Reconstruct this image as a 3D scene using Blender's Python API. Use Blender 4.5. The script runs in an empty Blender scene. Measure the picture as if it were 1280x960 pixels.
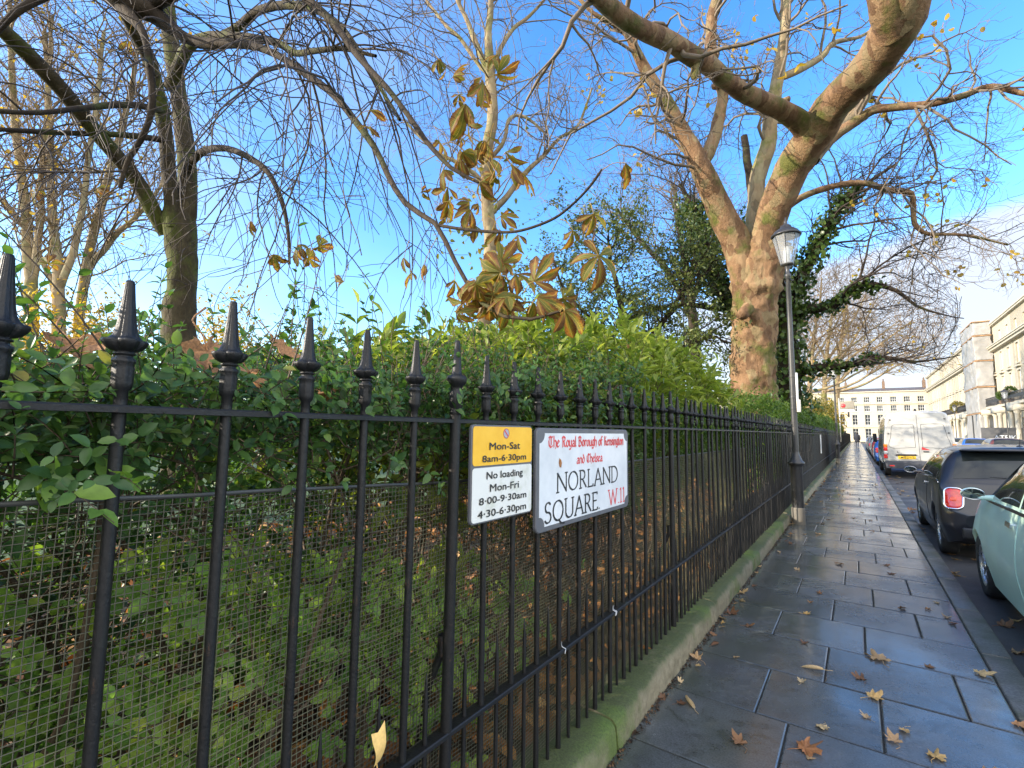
import bpy, bmesh, math, random
import numpy as np
from mathutils import Vector, Matrix, noise as mnoise

rng = np.random.default_rng(11)
random.seed(11)
SC = bpy.context.scene
COL = SC.collection

# ---------------------------------------------------------------- camera
CAM_H = 1.42
PITCH, YAW, ROLL, FOC = 5.56, 35.6, 0.74, 600.0       # FOC in pixels of a 1280 wide frame
_p, _y, _r = (math.radians(a) for a in (PITCH, YAW, ROLL))
_f = np.array([-math.sin(_y) * math.cos(_p), math.cos(_y) * math.cos(_p), math.sin(_p)])
_rt = np.array([math.cos(_y), math.sin(_y), 0.0])
_up = np.cross(_rt, _f)
CR = _rt * math.cos(_r) + _up * math.sin(_r)
CU = _up * math.cos(_r) - _rt * math.sin(_r)
CF = _f
CAM = np.array([0.0, 0.0, CAM_H])
cd = bpy.data.cameras.new('camera')
cd.sensor_width = 36.0
cd.lens = 36.0 * FOC / 1280.0
cd.clip_start = 0.05
cd.clip_end = 3000.0
cam = bpy.data.objects.new('camera', cd)
cam.matrix_world = Matrix(((CR[0], CU[0], -CF[0], 0.0), (CR[1], CU[1], -CF[1], 0.0), (CR[2], CU[2], -CF[2], CAM_H), (0, 0, 0, 1)))
COL.objects.link(cam)
SC.camera = cam


def ray(px, py):
    return (px - 640.0) / FOC * CR - (py - 480.0) / FOC * CU + CF


def at(px, py, Z):                      # point seen at a photo pixel, Z metres along the view axis
    return CAM + Z * ray(px, py)


# ---------------------------------------------------------------- sun, sky, exposure
SUN_AZ, SUN_EL = 136.0, 19.0            # degrees to the left of the street direction, degrees above the horizon
_a, _e = math.radians(SUN_AZ), math.radians(SUN_EL)
SUN_DIR = Vector((-math.sin(_a) * math.cos(_e), math.cos(_a) * math.cos(_e), math.sin(_e)))
sl = bpy.data.lights.new('sun', 'SUN')
sl.energy = 2.9
sl.angle = math.radians(0.5)
sl.color = (1.0, 0.87, 0.70)
so = bpy.data.objects.new('sun', sl)
so.rotation_euler = SUN_DIR.to_track_quat('Z', 'Y').to_euler()
so.location = (-30, -20, 40)
COL.objects.link(so)

W = bpy.data.worlds.new('World')
SC.world = W
W.use_nodes = True
wn, wl = W.node_tree.nodes, W.node_tree.links
bg = wn['Background']
bg.inputs['Strength'].default_value = 0.15
sky = wn.new('ShaderNodeTexSky')
sky.sky_type = 'NISHITA'
sky.sun_disc = False
sky.sun_elevation = _e
sky.sun_rotation = math.atan2(SUN_DIR.x, SUN_DIR.y)
sky.air_density = 1.0
sky.dust_density = 0.4
sky.ozone_density = 2.2
hs = wn.new('ShaderNodeHueSaturation')
hs.inputs['Saturation'].default_value = 1.30
hs.inputs['Value'].default_value = 1.16
hs.inputs['Hue'].default_value = 0.507
wl.new(sky.outputs[0], hs.inputs['Color'])
tc = wn.new('ShaderNodeTexCoord')


def wmath(op, a, b=None, clamp=False):
    n = wn.new('ShaderNodeMath'); n.operation = op; n.use_clamp = clamp
    for i, v in enumerate((a, b)):
        if v is None: continue
        if isinstance(v, (int, float)): n.inputs[i].default_value = v
        else: wl.new(v, n.inputs[i])
    return n.outputs[0]


def wdot(d):
    n = wn.new('ShaderNodeVectorMath'); n.operation = 'DOT_PRODUCT'
    wl.new(tc.outputs['Generated'], n.inputs[0]); n.inputs[1].default_value = tuple(float(q) for q in d)
    return n.outputs['Value']


def wramp(v, lo, hi):
    n = wn.new('ShaderNodeMapRange'); n.interpolation_type = 'SMOOTHSTEP'
    wl.new(v, n.inputs['Value']); n.inputs['From Min'].default_value = lo; n.inputs['From Max'].default_value = hi
    return n.outputs[0]


def wnoise(scale, detail, stretch=(1, 1, 1), rough=0.55):
    m = wn.new('ShaderNodeMapping'); m.inputs['Scale'].default_value = stretch
    wl.new(tc.outputs['Generated'], m.inputs['Vector'])
    n = wn.new('ShaderNodeTexNoise'); n.inputs['Scale'].default_value = scale; n.inputs['Detail'].default_value = detail
    n.inputs['Roughness'].default_value = rough
    wl.new(m.outputs[0], n.inputs['Vector'])
    return n.outputs['Fac']


def unit(v): return np.asarray(v, float) / np.linalg.norm(v)


# the bank of flat cloud low over the right-hand terrace: below a slanting plane, to the right of the street
edge = wdot(unit(np.cross(ray(1280, 245), ray(1010, 330))) * np.sign(np.dot(np.cross(ray(1280, 245), ray(1010, 330)), ray(1200, 340))))
n1 = wnoise(3.2, 6, (1, 1, 4))
bank = wmath('ADD', edge, wmath('MULTIPLY', wmath('SUBTRACT', n1, 0.5), 0.06))
m1 = wmath('MULTIPLY', wramp(bank, -0.004, 0.022), wramp(wdot(unit(ray(1300, 350))), 0.80, 0.93))
m1 = wmath('MULTIPLY', m1, wramp(wnoise(2.0, 5, (1, 1, 7)), 0.10, 0.45))
# thin veil over the left-hand trees
m2 = wmath('MULTIPLY', wramp(wdot(unit(ray(90, 60))), 0.72, 1.0), wramp(wnoise(2.4, 6, (1, 1, 2.0)), 0.3, 0.7))
m3 = wmath('MULTIPLY', wramp(wdot((0, 0, -1)), -0.26, -0.02), 0.30)       # whitening low down
mask = wmath('MAXIMUM', wmath('MULTIPLY', m1, 0.92), wmath('MULTIPLY', m2, 0.32))
mask = wmath('MAXIMUM', mask, m3, True)
mx = wn.new('ShaderNodeMix'); mx.data_type = 'RGBA'
wl.new(mask, mx.inputs['Factor'])
wl.new(hs.outputs['Color'], mx.inputs['A'])
mx.inputs['B'].default_value = (1.95, 2.06, 2.32, 1.0)
# unseen bright cloud added over the street side and rear, lifting the shade
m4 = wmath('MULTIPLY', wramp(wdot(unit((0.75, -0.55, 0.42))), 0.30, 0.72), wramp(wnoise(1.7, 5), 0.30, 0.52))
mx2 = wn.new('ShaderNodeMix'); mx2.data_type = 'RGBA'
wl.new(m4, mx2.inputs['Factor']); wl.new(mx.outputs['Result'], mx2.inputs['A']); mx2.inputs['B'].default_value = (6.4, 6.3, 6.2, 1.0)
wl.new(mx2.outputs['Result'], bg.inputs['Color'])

SC.view_settings.view_transform = 'Standard'
SC.view_settings.look = 'None'
SC.view_settings.gamma = 1.0
SC.view_settings.exposure = 1.68
SC.cycles.max_bounces = 6
SC.cycles.transparent_max_bounces = 12
SC.cycles.use_denoising = True

# ---------------------------------------------------------------- helpers


class MB:
    """collects geometry for ONE mesh object"""

    def __init__(self):
        self.v, self.q, self.t, self.uvq, self.n = [], [], [], [], 0
        self.ng = []

    def add(self, V, Q=None, T=None):
        V = np.asarray(V, float).reshape(-1, 3)
        self.v.append(V)
        if Q is not None and len(Q): self.q.append(np.asarray(Q, np.int64).reshape(-1, 4) + self.n)
        if T is not None and len(T): self.t.append(np.asarray(T, np.int64).reshape(-1, 3) + self.n)
        self.n += len(V)

    def ngon(self, V):
        V = np.asarray(V, float).reshape(-1, 3)
        self.v.append(V); self.ng.append(np.arange(len(V)) + self.n); self.n += len(V)

    def box(self, x0, x1, y0, y1, z0, z1, M=None):
        V = np.array([[x, y, z] for z in (z0, z1) for y in (y0, y1) for x in (x0, x1)], float)
        if M is not None: V = V @ np.array(M)[:3, :3].T + np.array(M)[:3, 3]
        self.add(V, [[0, 2, 3, 1], [4, 5, 7, 6], [0, 1, 5, 4], [2, 6, 7, 3], [0, 4, 6, 2], [1, 3, 7, 5]])

    def bbox(self, x0, x1, y0, y1, z0, z1, b=0.01, M=None):
        """box with chamfered edges"""
        bm = bmesh.new(); bmesh.ops.create_cube(bm, size=1.0)
        for v in bm.verts:
            v.co = Vector(((x0 + x1) / 2 + v.co.x * (x1 - x0), (y0 + y1) / 2 + v.co.y * (y1 - y0), (z0 + z1) / 2 + v.co.z * (z1 - z0)))
        bmesh.ops.bevel(bm, geom=list(bm.edges), offset=b, segments=2, profile=0.6, affect='EDGES')
        self.from_bm(bm, M)

    def from_bm(self, bm, M=None):
        bm.verts.index_update()
        V = np.array([v.co[:] for v in bm.verts])
        if M is not None: V = V @ np.array(M)[:3, :3].T + np.array(M)[:3, 3]
        self.v.append(V)
        for f in bm.faces: self.ng.append(np.array([v.index for v in f.verts]) + self.n)
        self.n += len(V); bm.free()

    def grid(self, G, closed_u=False):
        """G (a,b,3) grid of points -> quads; closed_u wraps the second axis"""
        G = np.asarray(G, float); a, b = G.shape[:2]
        idx = np.arange(a * b).reshape(a, b)
        if closed_u: idx = np.concatenate([idx, idx[:, :1]], 1)
        Q = np.stack([idx[:-1, :-1], idx[:-1, 1:], idx[1:, 1:], idx[1:, :-1]], -1).reshape(-1, 4)
        self.add(G.reshape(-1, 3), Q)

    def lathe(self, prof, n=16, c=(0, 0, 0), flute=None, axis='z'):
        pr = np.asarray(prof, float); a = np.linspace(0, 2 * np.pi, n, endpoint=False)
        r = pr[:, 0][:, None] * np.ones(n)[None]
        if flute is not None: r = r * flute(a, pr[:, 1])
        G = np.stack([r * np.cos(a), r * np.sin(a), pr[:, 1][:, None] * np.ones(n)], -1)
        if axis == 'x': G = G[..., [2, 0, 1]]
        if axis == 'y': G = G[..., [1, 2, 0]]
        self.grid(G + np.array(c), True)

    def tubes(self, P, R, n=6, cap=False):
        """P (B,k,3) polylines, R (B,k) radii"""
        P = np.asarray(P, float); R = np.asarray(R, float)
        B, k = P.shape[:2]
        if B == 0: return
        T = np.gradient(P, axis=1); T /= np.linalg.norm(T, axis=2, keepdims=True) + 1e-9
        ref = np.where(np.abs(T[:, :1, 2:3]) > 0.8, np.array([1.0, 0, 0]), np.array([0, 0, 1.0])) * np.ones_like(T)
        S = np.cross(T, ref); S /= np.linalg.norm(S, axis=2, keepdims=True) + 1e-9
        for i in range(1, k):           # parallel-transport style
            s = S[:, i - 1] - T[:, i] * np.sum(S[:, i - 1] * T[:, i], -1, keepdims=True)
            S[:, i] = s / (np.linalg.norm(s, axis=-1, keepdims=True) + 1e-9)
        U = np.cross(T, S)
        a = np.linspace(0, 2 * np.pi, n, endpoint=False)
        V = P[:, :, None] + R[:, :, None, None] * (S[:, :, None] * np.cos(a)[:, None] + U[:, :, None] * np.sin(a)[:, None])
        idx = np.arange(B * k * n).reshape(B, k, n)
        idx = np.concatenate([idx, idx[:, :, :1]], 2)
        Q = np.stack([idx[:, :-1, :-1], idx[:, :-1, 1:], idx[:, 1:, 1:], idx[:, 1:, :-1]], -1).reshape(-1, 4)
        self.add(V.reshape(-1, 3), Q)

    def tube(self, pts, rad, n=8):
        pts = np.asarray(pts, float)
        r = np.ones(len(pts)) * rad if np.isscalar(rad) else np.asarray(rad, float)
        self.tubes(pts[None], r[None], n)

    def mesh(self, name, mat, smooth=True):
        me = bpy.data.meshes.new(name)
        V = np.concatenate(self.v) if self.v else np.zeros((0, 3))
        loops, starts, c = [], [], 0
        for arr, k in ((self.q, 4), (self.t, 3)):
            for A in arr:
                loops.append(A.ravel()); starts.append(c + np.arange(len(A)) * k); c += A.size
        for g in self.ng:
            loops.append(g); starts.append(np.array([c])); c += len(g)
        L = np.concatenate(loops); S = np.concatenate(starts)
        me.vertices.add(len(V)); me.vertices.foreach_set('co', V.ravel())
        me.loops.add(len(L)); me.loops.foreach_set('vertex_index', L.astype(np.int32))
        me.polygons.add(len(S)); me.polygons.foreach_set('loop_start', S.astype(np.int32))
        me.update(calc_edges=True)
        me.polygons.foreach_set('use_smooth', np.full(len(S), bool(smooth)))
        for m in (mat if isinstance(mat, (list, tuple)) else [mat]): me.materials.append(m)
        me.update()
        return me

    def build(self, name, mat, parent=None, smooth=True, loc=None, auto=None):
        o = bpy.data.objects.new(name, self.mesh(name, mat, smooth))
        COL.objects.link(o)
        if parent is not None: o.parent = parent
        if loc is not None: o.location = loc
        if auto: 
            try: o.data.set_sharp_from_angle(angle=math.radians(auto))
            except Exception: pass
        return o


def tag(o, label=None, cat=None, group=None, kind=None):
    for k, v in (('label', label), ('category', cat), ('group', group), ('kind', kind)):
        if v: o[k] = v
    return o


def thing(name, label, cat, loc=(0, 0, 0), rz=0.0, group=None):
    o = bpy.data.objects.new(name, None)
    o.empty_display_size = 0.2
    COL.objects.link(o); o.location = loc; o.rotation_euler = (0, 0, rz)
    return tag(o, label, cat, group)


def recenter(o, loc):
    """o.location = loc without moving the mesh"""
    o.data.transform(Matrix.Translation(-Vector(loc))); o.location = loc
    return o


def copy_tree(o, parent=None, skip=()):
    c = o.copy(); COL.objects.link(c)
    if parent is not None: c.parent = parent
    for ch in list(o.children):
        if ch.name.split('.')[0] in skip: continue
        copy_tree(ch, c)
    return c


def pchip(x, xs, ys):
    """monotone cubic through (xs, ys)"""
    xs = np.asarray(xs, float); ys = np.asarray(ys, float); x = np.asarray(x, float)
    h = np.diff(xs); d = np.diff(ys) / h
    m = np.zeros_like(ys)
    for i in range(1, len(xs) - 1):
        if d[i - 1] * d[i] > 0:
            w1, w2 = 2 * h[i] + h[i - 1], h[i] + 2 * h[i - 1]
            m[i] = (w1 + w2) / (w1 / d[i - 1] + w2 / d[i])
    m[0], m[-1] = d[0], d[-1]
    i = np.clip(np.searchsorted(xs, x, side='right') - 1, 0, len(xs) - 2)
    t = np.clip((x - xs[i]) / h[i], 0, 1)
    return ((1 + 2 * t) * (1 - t) ** 2 * ys[i] + t * (1 - t) ** 2 * h[i] * m[i] + t * t * (3 - 2 * t) * ys[i + 1] + t * t * (t - 1) * h[i] * m[i + 1])


def catmull(P, n):
    P = np.asarray(P, float)
    s = np.concatenate([[0], np.cumsum(np.linalg.norm(np.diff(P[:, :3], axis=0), axis=1))])
    Q = np.concatenate([[2 * P[0] - P[1]], P, [2 * P[-1] - P[-2]]])
    out = []
    for u in np.linspace(0, s[-1], n):
        i = min(np.searchsorted(s, u, side='right') - 1, len(P) - 2)
        t = (u - s[i]) / (s[i + 1] - s[i] + 1e-9)
        a, b, c, d = Q[i], Q[i + 1], Q[i + 2], Q[i + 3]
        out.append(0.5 * (2 * b + (c - a) * t + (2 * a - 5 * b + 4 * c - d) * t * t + (3 * b - a - 3 * c + d) * t ** 3))
    return np.array(out)


# ---------------------------------------------------------------- materials
MATS = {}


class NT:
    def __init__(self, m):
        self.m = m; m.use_nodes = True
        self.n, self.l = m.node_tree.nodes, m.node_tree.links
        self.b = self.n['Principled BSDF']

    def node(self, typ, ins=None, **kw):
        n = self.n.new(typ)
        for k, v in kw.items(): setattr(n, k, v)
        for k, v in (ins or {}).items():
            if hasattr(v, 'is_output'): self.l.new(v, n.inputs[k])
            else: n.inputs[k].default_value = v
        return n

    def noise(self, scale, detail=4, rough=0.55, vec=None, dist=0.0):
        n = self.node('ShaderNodeTexNoise', {'Scale': scale, 'Detail': detail, 'Roughness': rough, 'Distortion': dist})
        self.l.new(vec if vec is not None else self.coord(), n.inputs['Vector'])
        return n.outputs['Fac']

    def coord(self, kind='Object', scale=None):
        if not hasattr(self, '_tc'): self._tc = self.n.new('ShaderNodeTexCoord')
        o = self._tc.outputs[kind]
        if scale is not None: o = self.node('ShaderNodeMapping', {'Vector': o, 'Scale': scale}).outputs[0]
        return o

    def ramp(self, fac, stops, interp='LINEAR'):
        n = self.node('ShaderNodeValToRGB', {'Fac': fac})
        n.color_ramp.interpolation = interp
        el = n.color_ramp.elements
        while len(el) < len(stops): el.new(0.5)
        for e, (p, c) in zip(el, stops):
            e.position = p; e.color = (c, c, c, 1) if np.isscalar(c) else (*c, 1)
        return n.outputs['Color']

    def mix(self, fac, a, b, mode='MIX'):
        n = self.node('ShaderNodeMix', data_type='RGBA', blend_type=mode)
        for k, v in (('Factor', fac), ('A', a), ('B', b)):
            sk = [s for s in n.inputs if s.name == k and (s.type == 'RGBA' or k == 'Factor' and s.type == 'VALUE')][0]
            if hasattr(v, 'is_output'): self.l.new(v, sk)
            elif k == 'Factor': sk.default_value = v
            else: sk.default_value = (*v, 1)
        return [s for s in n.outputs if s.type == 'RGBA'][0]

    def math(self, op, a, b=0.0, clamp=False):
        n = self.node('ShaderNodeMath', operation=op, use_clamp=clamp)
        for i, v in enumerate((a, b)):
            if hasattr(v, 'is_output'): self.l.new(v, n.inputs[i])
            else: n.inputs[i].default_value = v
        return n.outputs[0]

    def set(self, **kw):
        for k, v in kw.items():
            k = {'Base': 'Base Color', 'Rough': 'Roughness', 'Metal': 'Metallic', 'Coat': 'Coat Weight', 'Spec': 'Specular IOR Level', 'Trans': 'Transmission Weight'}.get(k, k)
            if hasattr(v, 'is_output'): self.l.new(v, self.b.inputs[k])
            else: self.b.inputs[k].default_value = (*v, 1) if isinstance(v, tuple) and len(v) == 3 else v
        return self

    def bump(self, h, strength=0.3, dist=0.01):
        n = self.node('ShaderNodeBump', {'Height': h, 'Strength': strength, 'Distance': dist})
        self.l.new(n.outputs[0], self.b.inputs['Normal'])
        return self


def new(name):
    m = bpy.data.materials.new(name); MATS[name] = m
    return NT(m)


def plain(name, c, rough=0.5, metal=0.0, var=0.12, scale=8.0, bump=0.0, **kw):
    """colour with a little procedural unevenness"""
    t = new(name)
    n = t.noise(scale, 5)
    lo = tuple(x * (1 - var) for x in c); hi = tuple(min(1, x * (1 + var)) for x in c)
    t.set(Base=t.ramp(n, [(0.3, lo), (0.7, hi)]), Metal=metal, **kw)
    t.set(Rough=t.ramp(t.noise(scale * 2.3, 4), [(0.3, max(0.02, rough * 0.8)), (0.7, min(1, rough * 1.2))]))
    if bump: t.bump(t.noise(scale * 6, 4), bump, 0.004)
    return t.m


def leaf_mat(name, stops, rough=0.42, transl=0.35, tint=None, clump=1.2, clump_amt=0.35):
    """leaves: each loose leaf takes its own colour from the ramp; thin-leaf translucency"""
    t = new(name)
    g = t.node('ShaderNodeNewGeometry')
    rnd = g.outputs['Random Per Island']
    cl = t.noise(clump, 3)
    f = t.math('ADD', t.math('MULTIPLY', rnd, 1 - clump_amt), t.math('MULTIPLY', t.ramp(cl, [(0.3, 0.0), (0.7, 1.0)]), clump_amt), True)
    c = t.ramp(f, stops)
    fine = t.noise(60, 3)
    c = t.mix(1.0, c, t.ramp(fine, [(0.25, 0.75), (0.75, 1.12)]), 'MULTIPLY')
    t.set(Base=c, Rough=rough, Spec=0.4)
    tr = t.node('ShaderNodeBsdfTranslucent')
    tc_ = t.mix(1.0, c, tint or (1.25, 1.25, 0.55), 'MULTIPLY')
    t.l.new(tc_, tr.inputs['Color'])
    ms = t.node('ShaderNodeMixShader', {0: transl})
    t.l.new(t.b.outputs[0], ms.inputs[1]); t.l.new(tr.outputs[0], ms.inputs[2])
    t.l.new(ms.outputs[0], t.n['Material Output'].inputs['Surface'])
    return t.m


LEAF = {}


def leaf_template(st, fold=0.22, curl=-0.18):
    """stations (t, halfwidth) -> verts (m,3) [along, across, up], tris, quads"""
    V, Q, T = [], [], []
    for i, (t, w) in enumerate(st):
        z = curl * t * t
        if w == 0: V.append((t, 0, z))
        else: V += [(t, -w, z + fold * w), (t, 0, z), (t, w, z + fold * w)]
    ids, k = [], 0
    for t, w in st:
        ids.append([k] if w == 0 else [k, k + 1, k + 2]); k += len(ids[-1])
    for a, b in zip(ids[:-1], ids[1:]):
        if len(a) == 1: T += [(a[0], b[1], b[0]), (a[0], b[2], b[1])]
        elif len(b) == 1: T += [(a[0], a[1], b[0]), (a[1], a[2], b[0])]
        else: Q += [(a[0], a[1], b[1], b[0]), (a[1], a[2], b[2], b[1])]
    return np.array(V, float), np.array(Q, int).reshape(-1, 4), np.array(T, int).reshape(-1, 3)


LEAF['round'] = leaf_template([(0, 0), (0.16, 0.36), (0.45, 0.5), (0.75, 0.38), (1, 0)])
LEAF['long'] = leaf_template([(0, 0), (0.25, 0.38), (0.55, 0.5), (0.82, 0.26), (1, 0)], 0.3, -0.22)
LEAF['low'] = leaf_template([(0, 0), (0.5, 0.5), (1, 0)], 0.3, -0.15)


def nrmz(A): return A / (np.linalg.norm(A, axis=-1, keepdims=True) + 1e-9)


def leaves(mb, pos, d, up, L, Wd, tmpl='round'):
    """scatter leaves: pos (N,3), axis d (N,3), rough normal up (N,3)"""
    TV, TQ, TT = LEAF[tmpl]
    N = len(pos)
    if N == 0: return
    d = nrmz(d); s = nrmz(np.cross(up, d)); u = np.cross(d, s)
    L = np.ones(N) * L; Wd = np.ones(N) * Wd
    V = (pos[:, None] + L[:, None, None] * TV[None, :, 0:1] * d[:, None] + Wd[:, None, None] * TV[None, :, 1:2] * s[:, None]
         + L[:, None, None] * TV[None, :, 2:3] * u[:, None])
    off = (np.arange(N) * len(TV))[:, None, None]
    mb.add(V.reshape(-1, 3), (TQ[None] + off).reshape(-1, 4) if len(TQ) else None, (TT[None] + off).reshape(-1, 3) if len(TT) else None)


def rdir(n):
    return nrmz(rng.normal(size=(n, 3)))


def grow(P, R, n, length, k=6, spread=0.9, wander=0.25, grav=0.0, ratio=0.55, tmin=0.15, tmax=1.0, bias=(0, 0, 0), end=0.25, lvar=0.45, tpow=1.0, zig=0.0):
    """children of the polylines P (B,m,3), R (B,m): n of them; returns (n,k,3), (n,k)"""
    B, m = P.shape[:2]
    seg = np.linalg.norm(np.diff(P, axis=1), axis=2).sum(1)
    b = rng.choice(B, size=n, p=seg / seg.sum())
    t = (tmin + (tmax - tmin) * rng.random(n) ** tpow) * (m - 1)
    i = np.minimum(t.astype(int), m - 2); f = (t - i)[:, None]
    p0 = P[b, i] * (1 - f) + P[b, i + 1] * f
    r0 = R[b, i] * (1 - f[:, 0]) + R[b, i + 1] * f[:, 0]
    tan = nrmz(P[b, i + 1] - P[b, i])
    side = rdir(n); side = nrmz(side - tan * np.sum(side * tan, 1, keepdims=True))
    d = nrmz(tan * (1 - spread * 0.5) + side * spread + np.array(bias))
    Lg = length * (1 - lvar + 2 * lvar * rng.random(n)) / (k - 1)
    out = np.zeros((n, k, 3)); out[:, 0] = p0
    for j in range(1, k):
        d = nrmz(d + rng.normal(size=(n, 3)) * wander + np.array([0, 0, grav]) + (zig * ((-1) ** j)) * side)
        out[:, j] = out[:, j - 1] + d * Lg[:, None]
    rr = r0 * ratio
    rad = rr[:, None] * np.linspace(1, end, k)[None]
    return out, rad
# ================================================================ GROUND
FX = -1.05                    # plane of the railing bars
KX0, KX1 = 0.60, 0.745        # kerb stones
ROAD_Z = -0.10

# wet slate-grey paving
t = new('paving')
g = t.node('ShaderNodeNewGeometry')
o = t.coord('Object')
big = t.noise(0.9, 4, 0.6); mid = t.noise(5.0, 6, 0.65); grit = t.noise(130, 2, 0.5)
base = t.ramp(g.outputs['Random Per Island'], [(0, (0.066, 0.076, 0.088)), (0.5, (0.084, 0.095, 0.107)), (1, (0.102, 0.112, 0.122))])
base = t.mix(1.0, base, t.ramp(mid, [(0.25, 0.66), (0.75, 1.25)]), 'MULTIPLY')
vs_ = t.node('ShaderNodeTexVoronoi', {'Scale': 7.0}); t.l.new(o, vs_.inputs['Vector'])
base = t.mix(t.ramp(vs_.outputs['Distance'], [(0.045, 0.55), (0.06, 0.0)]), base, (0.022, 0.022, 0.022))     # trodden gum spots
base = t.mix(t.ramp(t.noise(2.3, 6, 0.72, None, 2.0), [(0.54, 0.0), (0.62, 0.55)]), base, (0.034, 0.036, 0.036))     # damp stains
base = t.mix(t.ramp(t.noise(1.6, 6, 0.7, None, 1.2), [(0.56, 0.0), (0.66, 0.4)]), base, (0.105, 0.10, 0.085))   # lime bloom
base = t.mix(1.0, base, t.ramp(grit, [(0.3, 0.75), (0.7, 1.25)]), 'MULTIPLY')
sx = t.node('ShaderNodeSeparateXYZ', {0: o})
gm = t.math('MULTIPLY', t.node('ShaderNodeMapRange', {'Value': sx.outputs[0], 'From Min': -0.1, 'From Max': -0.95}).outputs[0], t.ramp(t.noise(2.2, 5), [(0.35, 0), (0.65, 0.75)]))
base = t.mix(gm, base, (0.040, 0.052, 0.030))          # algae towards the plinth
wet = t.math('ADD', t.math('MULTIPLY', t.noise(1.3, 5, 0.6), 0.75), t.math('MULTIPLY', mid, 0.25))
t.set(Base=base, Rough=t.ramp(wet, [(0.36, 0.14), (0.52, 0.24), (0.68, 0.38)]), Spec=0.6, Coat=t.ramp(wet, [(0.42, 0.65), (0.56, 0.08)]))
t.b.inputs['Coat Roughness'].default_value = 0.10
t.bump(t.math('ADD', t.math('MULTIPLY', t.noise(38, 5, 0.7), 1.0), t.math('MULTIPLY', mid, 0.8)), 0.22, 0.004)
PAVING = t.m

t = new('joint_mortar'); t.set(Base=t.ramp(t.noise(30, 4), [(0.3, (0.008, 0.008, 0.007)), (0.7, (0.03, 0.028, 0.022))]), Rough=0.8); MORTAR = t.m

t = new('asphalt')
n1 = t.noise(180, 2); n2 = t.noise(1.1, 5)
t.set(Base=t.mix(1.0, t.ramp(n1, [(0.3, (0.030, 0.030, 0.032)), (0.75, (0.085, 0.083, 0.08))]), t.ramp(n2, [(0.3, 0.7), (0.7, 1.2)]), 'MULTIPLY'),
      Rough=t.ramp(n2, [(0.35, 0.32), (0.65, 0.7)]))
t.bump(n1, 0.5, 0.006); ASPHALT = t.m

t = new('kerb_granite')
n1 = t.noise(90, 3); n2 = t.noise(2.5, 5); sx = t.node('ShaderNodeSeparateXYZ', {0: t.coord()})
kb = t.ramp(n1, [(0.3, (0.055, 0.057, 0.055)), (0.5, (0.10, 0.10, 0.095)), (0.72, (0.17, 0.165, 0.155))])
kb = t.mix(t.ramp(n2, [(0.42, 0), (0.62, 0.7)]), kb, (0.055, 0.062, 0.035))
t.set(Base=kb, Rough=t.ramp(n2, [(0.3, 0.3), (0.7, 0.62)])); t.bump(t.noise(45, 4), 0.4, 0.006); KERB = t.m

t = new('mossy_stone')                    # pale sandstone edge under green algae and moss
g = t.node('ShaderNodeNewGeometry'); nz = t.node('ShaderNodeSeparateXYZ', {0: g.outputs['Normal']}).outputs[2]
n1 = t.noise(3.2, 6, 0.65); n2 = t.noise(22, 6, 0.7); n3 = t.noise(120, 3)
st = t.ramp(n2, [(0.3, (0.13, 0.110, 0.07)), (0.55, (0.24, 0.21, 0.14)), (0.75, (0.34, 0.30, 0.22))])
alg = t.ramp(n3, [(0.3, (0.024, 0.036, 0.010)), (0.7, (0.062, 0.086, 0.022))])
mo = t.ramp(n3, [(0.3, (0.04, 0.075, 0.010)), (0.7, (0.10, 0.16, 0.022))])
f = t.math('ADD', t.math('MULTIPLY', nz, 0.50), t.math('SUBTRACT', t.math('ADD', t.math('MULTIPLY', n1, 1.1), t.math('MULTIPLY', n2, 0.5)), 0.60), True)
c = t.mix(t.ramp(f, [(0.3, 0.12), (0.62, 0.95)]), st, alg)
c = t.mix(t.ramp(t.noise(1.7, 5, 0.6), [(0.54, 0), (0.66, 0.85)]), c, mo)
t.set(Base=c, Rough=0.75); t.bump(t.math('ADD', n2, t.math('MULTIPLY', n3, 0.5)), 0.5, 0.012); MOSS_STONE = t.m

t = new('garden_soil')
n1 = t.noise(0.35, 5); n2 = t.noise(14, 6, 0.7)
c = t.ramp(n2, [(0.3, (0.022, 0.015, 0.010)), (0.55, (0.06, 0.038, 0.022)), (0.75, (0.12, 0.07, 0.034))])
t.set(Base=c, Rough=0.9); t.bump(n2, 0.7, 0.04); SOIL = t.m

t = new('lawn')
n1 = t.noise(0.3, 5); n2 = t.noise(60, 4)
c = t.mix(1.0, t.ramp(n2, [(0.3, (0.03, 0.055, 0.012)), (0.7, (0.075, 0.12, 0.028))]), t.ramp(n1, [(0.3, 0.7), (0.7, 1.25)]), 'MULTIPLY')
t.set(Base=c, Rough=0.8); t.bump(n2, 0.6, 0.02); LAWN = t.m

m = MB(); m.add([[-900, -900, -0.16], [900, -900, -0.16], [900, 900, -0.16], [-900, 900, -0.16]], [[0, 1, 2, 3]])
tag(m.build('ground', LAWN), kind='structure')

# garden bed just behind the railings rising a little, then lawn
Y0, Y1 = -14.0, 121.0
ys = np.concatenate([np.arange(Y0, 12, 0.25), np.linspace(12, Y1, 60)])
xs = np.concatenate([np.linspace(-1.16, -5.5, 26), np.linspace(-6.2, -45, 20)])
G = np.array([[[x, y, 0.06 + 0.22 * min(1, max(0, (-1.16 - x) / 1.6)) + 0.07 * mnoise.noise(Vector((x * 1.3, y * 1.3, 0))) * (1 if x < -1.3 else 0.2)] for x in xs] for y in ys])
m = MB(); m.grid(G[:, :26]); tag(m.build('garden_bed', SOIL), kind='structure')
m = MB(); m.grid(G[:, 25:]); tag(m.build('lawn', LAWN), kind='structure')

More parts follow.
